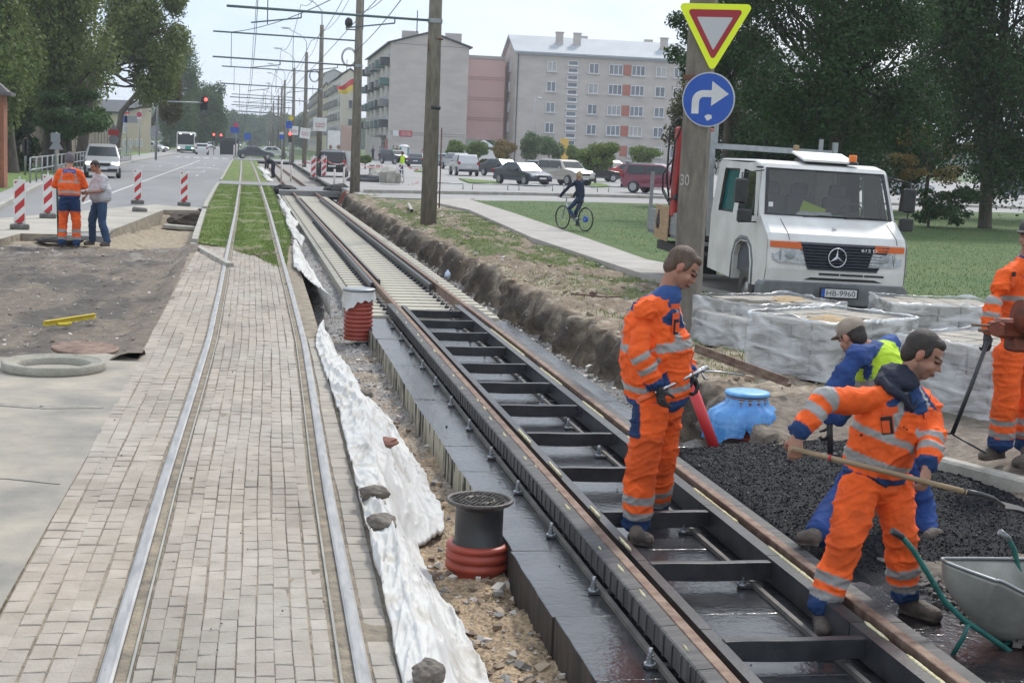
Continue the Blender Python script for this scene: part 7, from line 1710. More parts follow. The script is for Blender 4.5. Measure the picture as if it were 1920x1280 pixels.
for k in range(12):
    z = 15.1-k*1.03
    b = MB(); b.box(FR.p(um(1068), z, .03), (1.5, .1, .72), rot=FR.R); b.box(FR.p(um(1068), z-.42, .12), (1.7, .3, .10), 0, rot=FR.R); o = wbuild(b, 'stair_window', m_wf, t); b = MB(); b.box(FR.p(um(1068), z+.02, .09), (1.3, .04, .50), rot=FR.R); c = wbuild(b, 'pane', m_pane, t); c.parent = o
b = MB(); b.box(FR.p(.25, EZ/2, .1), (.12, .12, EZ), rot=FR.R); wbuild(b, 'downpipe', m_dkmet, t)
FG = Fac(FR.p(0, 0, -11.5), FR.p(0, 0, 0))
for z in rows[:4]: window(t, FG, FG.L*.5, z, 1.1, 1.4, 1)
# left hand gable block
A1 = P(727, 300, 205); B1 = P(872, 300, 207); FL_ = Fac(A1, B1); t = thing('apartment_block', 'tall grey gable ended block of flats with balconies along the street', 'building', FL_.p(FL_.L/2, 0, -20))
EZ1 = zp(731, 80, 205); WL = FL_.L; b = MB(); LD = 46
slant = (P(684, 300, 251)-A1); slant.z = 0; FS = Fac(A1+slant, A1)
def gp_(u, v, w_): 
    q = FL_.p(u, v, 0)+slant.normalized()*w_; return tuple(q)
b.prism([(0, -.2), (WL, -.2), (WL, EZ1), (WL/2, EZ1+1.7), (0, EZ1)], 0, slant.length, 0, f=gp_); wbuild(b, 'wall', m_wallg, t)
b = MB(); b.prism([(-.5, EZ1-.05), (WL/2, EZ1+1.75), (WL+.5, EZ1-.05), (WL+.5, EZ1+.12), (WL/2, EZ1+1.95), (-.5, EZ1+.12)], -.4, slant.length, 0, f=gp_); roof = wbuild(b, 'roof', m_dkmet, t)
for u_, w_ in ((3.2, 5), (9.6, 4)): b = MB(); q = Vector(gp_(u_, EZ1+1.3, w_)); b.box(q, (2.3, 1.0, 1.7)); c = wbuild(b, 'chimney', m_wallg, t); c.parent = roof
for ri, z in enumerate(rows[:4]):
    for k in range(11):
        u_ = 2.4+k*4.05; window(t, FS, u_, z, 1.7, 1.5, 2, False)
        if k in (10, 8, 6, 5, 3, 1): b = MB(); b.box(FS.p(u_, z-.85, .65), (3.1, 1.3, .12), rot=FS.R); b.box(FS.p(u_, z-.35, 1.28), (3.1, .07, .95), rot=FS.R); b.box(FS.p(u_-1.52, z-.35, .65), (.07, 1.3, .95), rot=FS.R); b.box(FS.p(u_+1.52, z-.35, .65), (.07, 1.3, .95), rot=FS.R); wbuild(b, 'balcony', (m_balc, m_dkmet, mat('teal balcony', (.10, .17, .16), .8))[(ri+k) % 3], t)
b = MB(); b.box(FS.p(FS.L-2.5, 1.6, .05), (3.2, .2, 3.2), rot=FS.R); wbuild(b, 'brick_entrance', m_redp, t)
b = MB(); b.box(FS.p(FS.L-8, 1.5, .05), (5, .2, 2.6), rot=FS.R); wbuild(b, 'shop_front', m_pane, t)
b = MB(); b.box(FS.p(FS.L-8.5, 3.6, .8), (9, 1.6, .3), rot=FS.R); wbuild(b, 'canopy', m_balc, t)
ub = lambda px: (px-727)/145*WL
b = MB(); b.box(FL_.p(ub(740), zp(740, 250, 206), .06), (.85, .1, .80), rot=FL_.R); wbuild(b, 'white_board', m_whr, t)
b = MB(); b.box(FL_.p(ub(758.5), zp(758, 250.5, 206), .06), (1.85, .1, .80), rot=FL_.R); wbuild(b, 'red_board', mat('red board', (.45, .05, .06), .6), t)
zb_ = zp(758, 250.5, 206); text('Tirdzniecības', .2, 'board_lettering', m_whr, t, lambda u, v: tuple(FL_.p(ub(758.5)+u, zb_+.14+v, .13)-t.location), w=1.4, h=.24); text('CENTRS', .2, 'board_lettering', m_whr, t, lambda u, v: tuple(FL_.p(ub(758.5)+u, zb_-.18+v, .13)-t.location), w=1.5, h=.24)
m_graf = mat('red graffiti', (.42, .08, .07), .8)
for px, py, w_ in ((744, 280, .12), (796, 281, .10)):
    b = MB(); zc = zp(px, py, 206); b.tube([FL_.p(ub(px)-.55+.11*k, zc+.22*sin(k*2.1+px), .03) for k in range(11)], .06, 5); wbuild(b, 'graffiti', m_graf, t)
for z in (rows[0]+2, rows[3]-1.6, 3.9): b = MB(); b.box(FL_.p(WL/2, z, .0), (WL-.4, .04, .05), rot=FL_.R); wbuild(b, 'wall_joint', m_dkmet, t)
# pink link
A2, B2_ = P(871, 300, 212), P(940, 300, 212); FP = Fac(A2, B2_); t = thing('link_building', 'pink rendered link between the two grey blocks, open passage below', 'building', FP.p(FP.L/2, 0, -4)); zt, zl = zp(905, 106, 212), zp(905, 262, 212)
b = MB(); wallbox(b, FP, 8, zl, zt); wbuild(b, 'wall', m_pink, t); b = MB()
b = MB(); wallbox(b, FP, -.15, zt-.35, zt+.1); wbuild(b, 'parapet', mat('grey coping', (.4, .38, .37), .8), t)
for py in (144.5, 183, 221): 
    for d_ in (0, .32): b = MB(); z = zp(905, py, 212)-d_; wallbox(b, FP, -.06, z-.07, z); wbuild(b, 'band', m_band, t)
# far blocks down the street
def block(lab, xa, xb, Y0, ytop, wallM, side=None, bal=True, roofM=m_dkmet, nwin=0):
    A_, B_ = P(xa, 280, Y0), P(xb, 280, Y0+1); F_ = Fac(A_, B_); z1 = zp((xa+xb)/2, ytop, Y0); t = thing('apartment_block', lab, 'building', F_.p(F_.L/2, 0, -8))
    sx, sY = side; sl_ = P(sx, 280, sY)-A_; sl_.z = 0; FS_ = Fac(A_+sl_, A_)
    f = lambda u, v, w_: tuple(F_.p(u, v, 0)+sl_.normalized()*w_)
    b = MB(); b.prism([(0, -.2), (F_.L, -.2), (F_.L, z1), (F_.L/2, z1+1.2), (0, z1)], 0, sl_.length, 0, f=f); wbuild(b, 'wall', wallM, t)
    b = MB(); b.prism([(-.4, z1), (F_.L/2, z1+1.25), (F_.L+.4, z1), (F_.L+.4, z1+.2), (F_.L/2, z1+1.5), (-.4, z1+.2)], -.3, sl_.length, 0, f=f); wbuild(b, 'roof', roofM, t)
    n = int(FS_.L/4.2)
    for r in range(5):
        z = 2.2+r*(z1-2.4)/4.6
        for k in range(n):
            u_ = 2+k*4.2; window(t, FS_, u_, z, 1.8, 1.5, 2, False)
            if bal and k % 2 == 0 and r: b = MB(); b.box(FS_.p(u_, z-.4, .9), (3.2, .9, 1.1), rot=FS_.R); wbuild(b, 'balcony', m_balc, t)
    for k in range(nwin):
        for r in range(3): window(t, F_, F_.L*.55+k*1.5, 6+r*3.3, .9, 1.6, 1, False)
    return t, F_, z1
tc_, FC, zc1 = block('cream block with pink ground floor and balconies on its street side', 637, 669, 262, 143, m_cream, (612, 310), nwin=1)
b = MB(); wallbox(b, FC, -.08, 0, zp(650, 235, 262)); wbuild(b, 'pink_plinth', m_pink, tc_)
b = MB(); b.cyl(FC.p(FC.L-.4, 0, .5), FC.p(FC.L-.2, 14, .5), .28, n=10); wbuild(b, 'downpipe', m_wf, tc_)
block('yellowish block of flats beyond the cream block', 604, 614, 330, 166, mat('yellow render', (.46, .42, .30), .85), (577, 440))
block('pale long block behind the cream block', 606, 640, 400, 139, mat('pale slab', (.42, .41, .40), .85), (600, 440), bal=False, roofM=m_roof)
# flag
f0 = P(666, 148, 258); t = thing('flag', 'red and yellow flag flying from the cream block', 'flag', f0)
b = MB(); b.cyl(FC.p(FC.L-.2, 9, .6), f0+Vector((0, 0, .5)), .07, n=6); wbuild(b, 'flag_pole', m_wf, t)
for nm, M_, a0, a1 in (('red_half', mat('flag red', (.55, .04, .05), .7), 0, .5), ('yellow_half', mat('flag yellow', (.70, .55, .06), .7), .5, 1)):
    b = MB(); rings = []
    for i in range(13):
        u = i/12; top_ = f0.lerp(P(631, 163, 256), u)+Vector((0, .4*sin(u*9), .22*sin(u*7))); bot_ = P(664, 172, 258).lerp(P(636, 177, 256), u)+Vector((0, .4*sin(u*9+1), .2*sin(u*8)))
        rings.append([top_.lerp(bot_, a0), top_.lerp(bot_, a1), top_.lerp(bot_, a1)+Vector((0, .03, 0)), top_.lerp(bot_, a0)+Vector((0, .03, 0))])
    b.ring_loft(rings, 0, True, False); wbuild(b, nm, M_, t)
# house on the left
A3, B3 = P(229, 275, 190), P(283, 275, 196); FH = Fac(A3, B3); t = thing('house', 'cream two storey house with flat gable behind the street signs on the left', 'building', FH.p(FH.L/2, 0, -5)); z3 = zp(280, 193, 196)
b = MB(); b.prism([(0, -.1), (FH.L, -.1), (FH.L, z3), (0, z3-1.6)], -10, 0, 0, f=lambda u, v, w_: tuple(FH.p(u, v, w_))); wbuild(b, 'wall', mat('ochre render', (.44, .40, .29), .85, c2=(.38, .34, .25), ns=.4), t)
b = MB(); b.prism([(-.3, z3-1.65), (FH.L+.3, z3+.05), (FH.L+.3, z3+.25), (-.3, z3-1.4)], -10.3, .3, 0, f=lambda u, v, w_: tuple(FH.p(u, v, w_))); wbuild(b, 'roof', m_dkmet, t)
for px, py in ((233, 242), (233, 226), (233, 268), (243, 268), (254, 268), (262, 268)): window(t, FH, (px-229)/54*FH.L, zp(px, py, 192), .75, 1.0, 2, False)
# brick gate pillar, board fence, railing
q = G(8, 348, .2); t = thing('gate_pillar', 'red brick gate pillar with grey hipped cap at the left edge', 'pillar', (q.x-.42, q.y, .1))
m_brk = mat('red brick', (.32, .12, .065), .9, c2=(.20, .085, .05), ns=3, bump=.6, bs=20, detail=9)
b = MB(); b.box((.0, 0, 1.7), (.95, .8, 3.4)); b.box((-1.2, 0, 1.6), (1.6, .5, 3.2)); b.build('brickwork', m_brk, t); b = MB(); b.box((-.3, 0, 3.45), (2.1, 1.1, .12)); b.box((-.2, 0, 3.75), (1.7, 1.0, .5), taper=.35); b.build('cap', mat('grey cap', (.12, .11, .11), .8), t)
b = MB(); b.box((-.9, -.45, 1.6), (.6, .06, 2.4)); b.build('gate_leaf', mat('gate grey', (.28, .29, .28), .6), t)
fa, fb = P(40, 300, 88), P(229, 285, 165); FF = Fac(fa, fb); m_fen = mat('weathered boards', (.27, .22, .14), .9, c2=(.17, .14, .10), ns=.6, stretch=(1, 1, .15), bump=.5, bs=8)
t = thing('board_fence', 'tall weathered board fence under the trees left of the street', 'fence', FF.A)
n = int(FF.L/3.2)
for k in range(n):
    b = MB(); u0 = k*FF.L/n; 
    for j in range(8): b.box(FF.p(u0+.2+j*.4, 1.35+(k % 3)*.04, -.1), (.385, .04, 2.5), rot=FF.R)
    wbuild(b, 'fence_panel', m_fen, t); b = MB(); b.box(FF.p(u0, 1.35, .05), (.14, .14, 2.75), rot=FF.R); wbuild(b, 'fence_post', m_conc, t)
t = thing('street_railing', 'grey tubular railing along the kerb behind the silver people carrier', 'railing', (-9, 62, .1))
pts = [(roadl(y)-.45, y) for y in rng(62, 128, 2.2)]
for k, (x, y) in enumerate(pts): b = MB(); b.cyl((x, y, .1), (x, y, 1.15), .035, n=8); wbuild(b, 'post', m_galv, t)
for z in (1.15, .65): b = MB(); b.tube([(x, y, z) for x, y in pts], .03, 8); wbuild(b, 'rail', m_galv, t)
t0 = None
for i, (xa, xb) in enumerate(((820, 868), (886, 952), (973, 1036), (1057, 1120), (1141, 1205))):
    a, c = G(xa, 353.5+i*1.6, .13), G(xb, 353.5+(i+1)*1.6, .13); b = MB(); h_ = Vector((0, 0, .30)); b.tube([a, a+h_, c+h_, c], .03, 8)
    o = sbuild(b, 'low_barrier', m_galv, a); tag(o, ('low tube barrier at the car park edge, right beside the thick pole', 'low tube barrier at the car park edge, below the white off-road car', 'low tube barrier at the car park edge, in front of the dark saloon', 'low tube barrier at the car park edge behind the head of the cyclist', 'low tube barrier at the car park edge right of the cyclist')[i], 'barrier', 'low barriers along the car park')
# portable toilet
q = P(757, 300, 190); t = thing('portable_toilet', 'white and teal portable toilet with rounded roof against the gable wall', 'toilet cabin', (q.x, 190, .1))
b = MB(); b.box((0, 0, 1.05), (1.15, 1.1, 2.1), bev=.05); b.build('cabin', mat('teal plastic', (.05, .20, .22), .5), t); b = MB(); b.box((0, -.56, 1.05), (.75, .05, 2.0), bev=.02); b.build('door', m_white, t); b = MB(); b.ell((0, 0, 2.1), (.72, .7, .30)); b.build('roof', m_white, t)
# kiosk roof among bushes, yellow advert
q = P(906, 300, 165); t = thing('kiosk', 'small white kiosk with pointed roof between the bushes', 'kiosk', (q.x, 165, .1)); b = MB(); b.box((.2, 0, 1.1), (2.2, 2, 2.2)); b.build('cabin', m_white, t); b = MB(); b.box((0, 0, 2.5), (3.0, 2.6, .16)); b.box((0, 0, 2.9), (2.2, 2, .7), taper=.1); b.build('roof', m_roof, t)
q = P(1057, 305, 160); b = MB(); b.box((0, 0, 1.9), (.9, .2, 3.8)); o = b.build('advert_column', mat('advert yellow', (.60, .38, .08), .6)); o.location = (q.x, 160, .1); tag(o, 'tall plain yellow advert panel between the bushes', 'advert')
# ================================================================ street furniture
def on(px, py, Y): return P(px, py, Y)
def post(t, a, c, r=.035, M=None): b = MB(); b.cyl(a, c, r, n=8); wbuild(b, 'post', M or m_galv, t)
def disc(c, r, n=24, d=.03): 
    b = MB(); b.cyl(c, c+Vector((0, d, 0)), r, n=n, smooth=False); return b
def plate(c, w, h, d=.03): b = MB(); b.box(c, (w, d, h)); return b
def signpost(lab, px, pybase, Y, pytop, parts):
    a = P(px, pybase, Y); t = thing('street_sign', lab, 'road sign', a); post(t, a, P(px+(pybase-pytop)*.02, pytop, Y), .05)
    for nm, kind, x, y, sz, M in parts:
        c = P(x, y, Y-.08)
        b = disc(c, sz) if kind == 'd' else (plate(c, sz[0], sz[1]) if kind == 'p' else None)
        if kind == 't': b = MB(); b.prism([(-sz, -sz*.8), (sz, -sz*.8), (0, sz*.9)], 0, .03, 0, f=lambda u, v, w_: (c.x+u, c.y+w_, c.z+v))
        if kind == 'q': b = MB(); b.prism([(-sz, 0), (0, -sz), (sz, 0), (0, sz)], 0, .03, 0, f=lambda u, v, w_: (c.x+u, c.y+w_, c.z+v))
        wbuild(b, nm, M, t)
    return t
m_mag = mat('sign magenta', (.42, .04, .10), .5); m_bk2 = mat('sign back grey', (.22, .23, .25), .6)
signpost('grey back of square and triangular signs on a post behind the worker in the beanie', 104, 322, 70, 248, [('square_back', 'p', 104, 258, (.42, .42), m_bk2), ('triangle_back', 't', 105, 270, .32, m_bk2)])
signpost('black and white board on a low post beside the brick gate pillar', 47, 328, 68, 262, [('black_board', 'p', 48, 276, (.28, .75), m_dark), ('white_stripe', 'p', 48, 276, (.07, .72), m_whr)])
signpost('triangular sign with a red and white band over the silver people carrier', 213, 318, 105, 235, [('triangle_back', 't', 213, 240, .36, m_bk2), ('red_band', 'p', 213, 248.5, (.72, .38), m_red), ('round_back', 'd', 213, 262, .34, m_bk2)])
signpost('round red and blue no stopping sign by the cream house', 261, 292, 150, 205, [('round_face', 'd', 261, 215, .25, m_mag), ('lower_plate', 'p', 261, 222, (.4, .15), m_whr)])
signpost('large grey direction board with a blue panel beside the cream house', 237, 292, 160, 208, [('grey_board', 'p', 246, 224, (1.3, .75), m_bk2), ('blue_panel', 'p', 235, 224, (.42, .7), m_blue), ('red_sign', 'p', 238, 212, (.5, .2), m_red)])
signpost('grey board on posts by the kiosk on the left', 289, 284, 190, 240, [('grey_board', 'p', 290, 247, (1.0, 1.2), m_bk2)])
signpost('red no stopping disc above a blue sign with three arrows over the street', 442, 288, 170, 230, [('round_face', 'd', 442.5, 235, .30, m_mag), ('blue_panel', 'p', 440, 244, (.95, .62), m_blue), ('white_arrow', 'p', 434, 244, (.07, .4), m_whr), ('white_arrow', 'p', 440, 244, (.07, .4), m_whr), ('white_arrow', 'p', 446, 244, (.07, .4), m_whr)])
signpost('yellow priority diamond above a blue lane sign left of the square boards', 545, 300, 150, 215, [('diamond', 'q', 546, 222, .30, m_yellow), ('blue_panel', 'p', 542, 234, (.62, .72), m_blue), ('white_arrow', 'p', 542, 234, (.08, .5), m_whr)])
signpost('blue sign with white bus symbol by the far poles', 528, 300, 150, 246, [('blue_panel', 'p', 528, 257, (.45, .45), m_blue), ('white_panel', 'p', 528, 250, (.40, .22), m_whr)])
signpost('small blue pedestrian sign in the far street', 464, 283, 200, 250, [('blue_panel', 'p', 464, 256, (.9, .9), m_blue)])
# square boards on poles, tilted
def board(lab, px, py, Y, s_, rot):
    c = P(px, py, Y); t = thing('square_board', lab, 'signboard', c); R = RY(rot); b = MB(); b.box(c, (s_, .05, s_), rot=R); wbuild(b, 'panel', m_white, t)
    text('SKONTO', .2, 'lettering', mat('lettering red', (.42, .07, .08), .6), t, lambda u, v: tuple(R@Vector((u, -.035, v+.02))), w=s_*.70, h=s_*.20)
    b = MB(); b.box(c+R@Vector((0, -.035, -s_*.17)), (s_*.66, .01, s_*.045), rot=R); wbuild(b, 'underline', mat('lettering red', (.4, .03, .03), .6), t)
board('white square board with red lettering, largest and nearest of the three on the poles', 600, 233.5, 94, .86, .03); board('white square board with red lettering, tilted, middle one of the three', 572, 250, 123, .86, .11); board('white square board with red lettering, farthest and smallest of the three', 551, 245, 150, .88, .04)
# traffic lights
m_lit = mat('lit red lamp', (.9, .05, .04), .4, emit=(1, .06, .05, 5))
def tlight(lab, px, py, Y, base=None, s_=1.0, arm=None):
    c = P(px, py, Y); t = thing('traffic_light', lab, 'traffic light', Vector((c.x, c.y, 0)) if base is None else base); b = MB(); b.box(c-Vector((0, 0, .22*s_)), (.34*s_, .2, 1.0*s_), bev=.04); wbuild(b, 'housing', m_dark, t)
    b = MB(); b.ell(c+Vector((0, -.11, .1*s_)), (.15*s_, .05, .15*s_)); wbuild(b, 'red_lamp', m_lit, t); return t, c
a0_ = P(300, 190, 112); t, c = tlight('lit red traffic light on a long arm over the street', 386, 189, 112, s_=.8, base=P(292, 300, 112))
b = MB(); b.tube([P(292, 300, 112), P(296, 194, 112), P(300, 190, 112), P(380, 193, 112)], [.09, .07, .055, .045], 8); wbuild(b, 'mast_arm', m_galv, t)
b = MB(); b.box(c+Vector((-.12, .12, -.2)), (.5, .02, .95)); b.box(c+Vector((-.25, -.02, -.52)), (.32, .18, .36)); wbuild(b, 'back_board', m_dark, t)
tlight('small lit red traffic light on the left above the far street', 401, 254, 205); tlight('small lit red traffic light above the shelter', 414.5, 255, 205); t, c = tlight('lit red traffic light beside the farthest square board', 544, 253, 145)
for o_ in list(bpy.data.objects):
    if o_.name.startswith('traffic_light.'): 
        b = MB(); l_ = o_.location; b.cyl((l_.x, l_.y, 0), (l_.x, l_.y+.0, 3.0), .05, n=8); b.v = [v for v in b.v]; wbuild(b, 'post', m_galv, o_)
# poster panel, blank board, white posts, tape
q = P(626, 290, 135); t = thing('poster_panel', 'white advertising poster panel on a frame behind the black estate car', 'advert', q)
b = MB(); b.box(P(626, 263, 135), (1.15, .1, 1.75)); wbuild(b, 'poster', m_white, t); b = MB(); b.box(P(626, 263, 135)+Vector((0, .06, 0)), (1.3, .1, 1.95)); b.cyl(P(626, 280, 135), P(626, 312, 135), .08); wbuild(b, 'frame', m_galv, t)
b = MB(); b.ell(P(620, 276, 134.9), (.14, .03, .2)); b.ell(P(635, 276, 134.9), (.17, .03, .2)); wbuild(b, 'poster_figures', mat('poster brown', (.25, .15, .08), .7), t)
q = P(650, 340, 95); t = thing('blank_board', 'blank white board leaning on a thin post left of the tall pole', 'board', q); b = MB(); b.box(P(651, 302, 95), (.72, .03, 1.3), rot=RY(.08)); wbuild(b, 'panel', m_white, t); b = MB(); b.cyl(P(649, 345, 95), P(650, 322, 95), .03, n=6); wbuild(b, 'post', m_wood, t)
for k, (px, y0, y1, Y, lab) in enumerate(((626, 357, 318, 74, 'white marker post left of the black rubber mat'), (644, 350, 314, 78, 'white marker post right of the black rubber mat'), (527, 344, 302, 80, 'white marker post standing between the new rails'), (545, 340, 311, 82, 'short white marker post on the crossing slab'), (438, 298, 272, 170, 'white marker post by the shelter kerb'), (443, 298, 270, 170, 'white marker post next to the shelter kerb post'))):
    b = MB(); a = P(px, y0, Y); b.cyl(a, P(px+1.5, y1, Y), .055 if Y < 100 else .08, n=10); b.ell(P(px+1.5, y1, Y), (.055, .055, .03)); tag(sbuild(b, 'marker_post', mat('post white', (.62, .56, .52), .6), a), lab, 'post', 'white marker posts at the crossing')
m_tape = mat('barrier tape', (.62, .58, .56), .6, c2=(.55, .05, .05), ns=2.2, pos=(.49, .51))
def tape(lab, pts, Y):
    b = MB(); P3 = [P(x, y, Y+dy) for x, y, dy in pts]; out = []
    for p_, q_ in zip(P3, P3[1:]):
        for k in range(8): f = k/8; out.append(p_.lerp(q_, f)-Vector((0, 0, .25*4*f*(1-f)*.5)))
    out.append(P3[-1]); b.ring_loft([[p_+Vector((0, 0, .045)), p_+Vector((0, .01, .045)), p_+Vector((0, .01, -.045)), p_-Vector((0, 0, .045))] for p_ in out], 0, True, False)
    tag(sbuild(b, 'barrier_tape', m_tape, out[0]), lab, 'tape')
tape('red and white tape wound past the far beacons and the poles', [(560, 308, 0), (573, 303, 0), (590, 302, -5), (602, 300, -6), (614, 302, -6), (645, 306, -8), (668, 318, -25)], 95)
tape('red and white tape sagging across the car park behind the block heap', [(676, 308, 0), (712, 311, 6), (745, 315, 12), (754, 309, 14), (800, 318, 16)], 84); tape('red and white tape lying on the ground right of the concrete blocks', [(764, 346, 0), (776, 342, 3), (785, 339, 6)], 80)
for (xa, xb, y_, Y, lab) in ((744, 757, 322, 86, 'white trestle barrier behind the concrete blocks'),):
    b = MB(); 
    for z_ in (308, 318, 328): b.tube([P(xa, z_, Y), P(xb, z_+.5, Y)], .04, 6)
    for x_ in (xa, xb): b.tube([P(x_, 306, Y), P(x_, 342, Y)], .04, 6)
    tag(sbuild(b, 'trestle_barrier', m_white, P(xa, 342, Y)), lab, 'barrier')
for k, (px, py, s_, lab) in enumerate(((719, 345, .75, 'pale concrete block left in the row by the black tarpaulin'), (732, 346, .8, 'pale concrete block in the middle of the row'), (744, 346, .7, 'pale concrete block at the right end of the row'), (697, 325, .7, 'dark concrete bin left of its twin in the car park'), (710, 325, .7, 'dark concrete bin right of its twin in the car park'))):
    q = G(px, py, .12); b = MB(); b.box((0, 0, s_/2), (s_*.6, s_*.6, s_*.85), bev=.03, taper=.95); o = b.build('concrete_block', m_kerb if k < 3 else m_balc); o.location = q; tag(o, lab, 'block')
rock('sand_heap', 'grey heap of earth behind the concrete blocks', G(722, 340, .1).x, G(722, 340, .1).y, .2, (1.3, .9, .75), m_conc, 4, 'heap')
rock('tarpaulin', 'black plastic tarpaulin lying in a flat heap right of the tall pole', G(700, 342, .1).x, G(700, 342, .1).y, .15, (1.6, .6, .35), m_bplas, 6, 'tarpaulin')
rock('asphalt_lump', 'black asphalt heap left on the crossing between the tracks', G(541, 360, 0).x, 71.6, -.12, (.6, .9, .26), m_hot, 6, 'asphalt heap'); rock('asphalt_lump', 'black asphalt heap beside the right new rail at the crossing', 4.1, 72.2, -.1, (.75, 1.1, .38), m_hot, 9, 'asphalt heap')
b = MB(); b.box(P(640, 374, 62), (.06, .1, .75), rot=RY(.45)); tag(sbuild(b, 'red_lath', m_crane, P(635, 382, 62)), 'red lath leaning against the bank by the crossing', 'lath')
q = P(421, 283, 200); t = thing('bus_shelter', 'dark glass waiting shelter with curved roof by the far tram stop', 'shelter', q); b = MB(); b.box(P(430, 263, 201), (2.8, 1.5, .15), bev=.05); wbuild(b, 'roof', m_dkmet, t); b = MB(); b.box(P(421, 275, 201), (.1, 1.4, 2.2)); b.box(P(430, 275, 202), (2.5, .06, 2.2)); wbuild(b, 'glass_wall', m_carglass, t)
# ================================================================ poles and overhead line
m_wire = mat('wire', (.06, .065, .07), .6); m_arm = mat('boom steel', (.10, .14, .15), .6); m_lamp = mat('lamp grey', (.45, .47, .48), .5)
POL = [(803, 420, 822, 0, 40.7, 'thickest concrete pole in the grass left of the footpath'), (665, 360, 678.5, 0, 66, 'tall concrete pole with cable coil and loudspeaker, second of the tram line'), (597, 333, 602, 64, 97, 'concrete pole carrying the largest square board'), (570, 322, 573, 109, 127, 'concrete pole carrying the tilted square board'),
       (548, 312, 552, 133, 155, 'concrete pole carrying the farthest square board'), (531, 306, 534, 157, 187, 'concrete pole right of the blue bus sign'), (526, 300, 528, 168, 212, 'concrete pole, seventh of the tram line'), (520, 297, 522, 184, 250, 'concrete pole, eighth of the tram line'), (511, 293, 513, 191, 285, 'concrete pole, ninth of the tram line'), (507, 290, 508, 203, 330, 'concrete pole, tenth of the tram line'), (503, 288, 504, 212, 380, 'concrete pole, eleventh of the tram line'), (500, 286, 501, 218, 440, 'farthest concrete pole of the tram line')]
tops = []
for i, (xb_, yb_, xt, yt, Y, lab) in enumerate(POL):
    a = P(xb_, yb_, Y); H_ = 9.9 if i else 10.2
    a.z = 0; t = thing('tram_pole', lab, 'pole', a); tops.append(a)
    b = MB(); b.cyl((a.x, a.y, -.3), (a.x, a.y, H_), .235 if i < 2 else .2, .15 if i < 2 else .13, n=20); wbuild(b, 'shaft', m_pole, t)
    for z_ in (5.75, 6.85):
        L_ = 5.7 if i == 0 else 6.4; tx = -1; b = MB(); b.cyl((a.x-.05, a.y, z_), (a.x-L_, a.y, z_+.08), .036 if i < 3 else .04, n=8); wbuild(b, 'boom', m_arm, t)
    b = MB()
    for dx in ((.5, 2.9, 5.6) if i else (.5, 2.0, 4.6)): b.cyl((a.x-dx, a.y, 5.4), (a.x-dx, a.y, 6.9 if dx > .6 else 6.0), .014 if i < 3 else .02, n=5)
    if i < 8: wbuild(b, 'hanger', m_wire, t)
    for x_ in (newx(Y)+.5, oldx(Y)+.5):
        b = MB(); b.tube([(x_+1.2, a.y, 5.62), (x_-.15, a.y, 5.42)], .022, 6); b.tube([(x_+1.2, a.y, 5.62), (x_+1.2, a.y, 5.76)], .02, 6)
        if i < 8: wbuild(b, 'steady_arm', m_arm, t)
    b = MB(); b.tube([(a.x, a.y, H_), (a.x-.02, a.y, H_+.9), (a.x-.5, a.y, H_+1.4), (a.x-1.5, a.y, H_+1.85)], .035, 8)
    if i >= 2: wbuild(b, 'lamp_bracket', m_lamp, t); b = MB(); b.ell((a.x-1.8, a.y, H_+1.95), (.42, .13, .08)); wbuild(b, 'lamp_head', m_lamp, t)
    b = MB(); b.lathe([(.245, 5.68), (.245, 5.8)], n=16); b.v = [(v[0]*.85+a.x, v[1]*.85+a.y, v[2]) for v in b.v]; wbuild(b, 'clamp', m_galv, t)
    if i in (1, 2):
        b = MB()
        for k in range(3): 
            r_ = .34-.03*k; cz = 5.75+.35 if i == 1 else 6.6; b.tube([(a.x-.42+r_*cos(q*pi/12), a.y-.1+.03*k, cz+r_*1.25*sin(q*pi/12)) for q in range(25)], .013, 6)
        wbuild(b, 'cable_coil', m_bplas, t)
    if i == 1:
        b = MB(); b.cyl((a.x, a.y, P(662, 56, Y).z), (a.x-.6, a.y, P(662, 56, Y).z), .03, n=6); b.ell(P(654, 43, Y), (.18, .16, .24), n=16); wbuild(b, 'loudspeaker', m_bplas, t)
    if i == 0:
        b = MB(); c_ = P(812, 202, Y); b.cyl(c_-Vector((0, 0, .05)), c_+Vector((0, 0, .05)), .215, n=20); wbuild(b, 'black_band', m_bplas, t)
        b = MB(); b.tube([P(805, 97, Y)+Vector((-.05, -.2, 0)), P(803, 75, Y)+Vector((-.02, -.22, 0))], .02, 6); b.cyl(P(818, 72, Y)-Vector((0, 0, .04)), P(818, 72, Y), .195, n=20); wbuild(b, 'iron_band', m_rust2, t)
        b = MB(); b.tube([P(823, 390, Y)+Vector((.0, -.05, 0)), P(828, 240, Y)+Vector((0, -.05, 0))], .02, 6); wbuild(b, 'earth_strip', m_rust2, t)
YS = [8]+[a.y for a in tops]
for lab, fx, z_, sag in (('upper wire over the new track', lambda y: newx(y)+.5, 6.75, .35), ('contact wire over the new track', lambda y: newx(y)+.45, 5.42, .03), ('upper wire over the old track', lambda y: oldx(y)+.5, 6.75, .35), ('contact wire over the old track', lambda y: oldx(y)+.5, 5.42, .03), ('feeder wire along the pole heads', lambda y: interp([(a.y, a.x) for a in tops], y)-.1, 9.5, .6), ('second feeder wire left of the pole heads', lambda y: interp([(a.y, a.x) for a in tops], y)-2.6, 8.3, .8)):
    pts = []
    for p_, q_ in zip(YS, YS[1:]):
        for k in range(10): f = k/10; y = lerp(p_, q_, f); pts.append((fx(y), y, z_-sag*4*f*(1-f)))
    b = MB(); b.tube(pts, [.007+.00007*p_[1] for p_ in pts], 5); tag(sbuild(b, 'overhead_wire', m_wire, pts[0]), lab, 'wire', 'overhead wires')
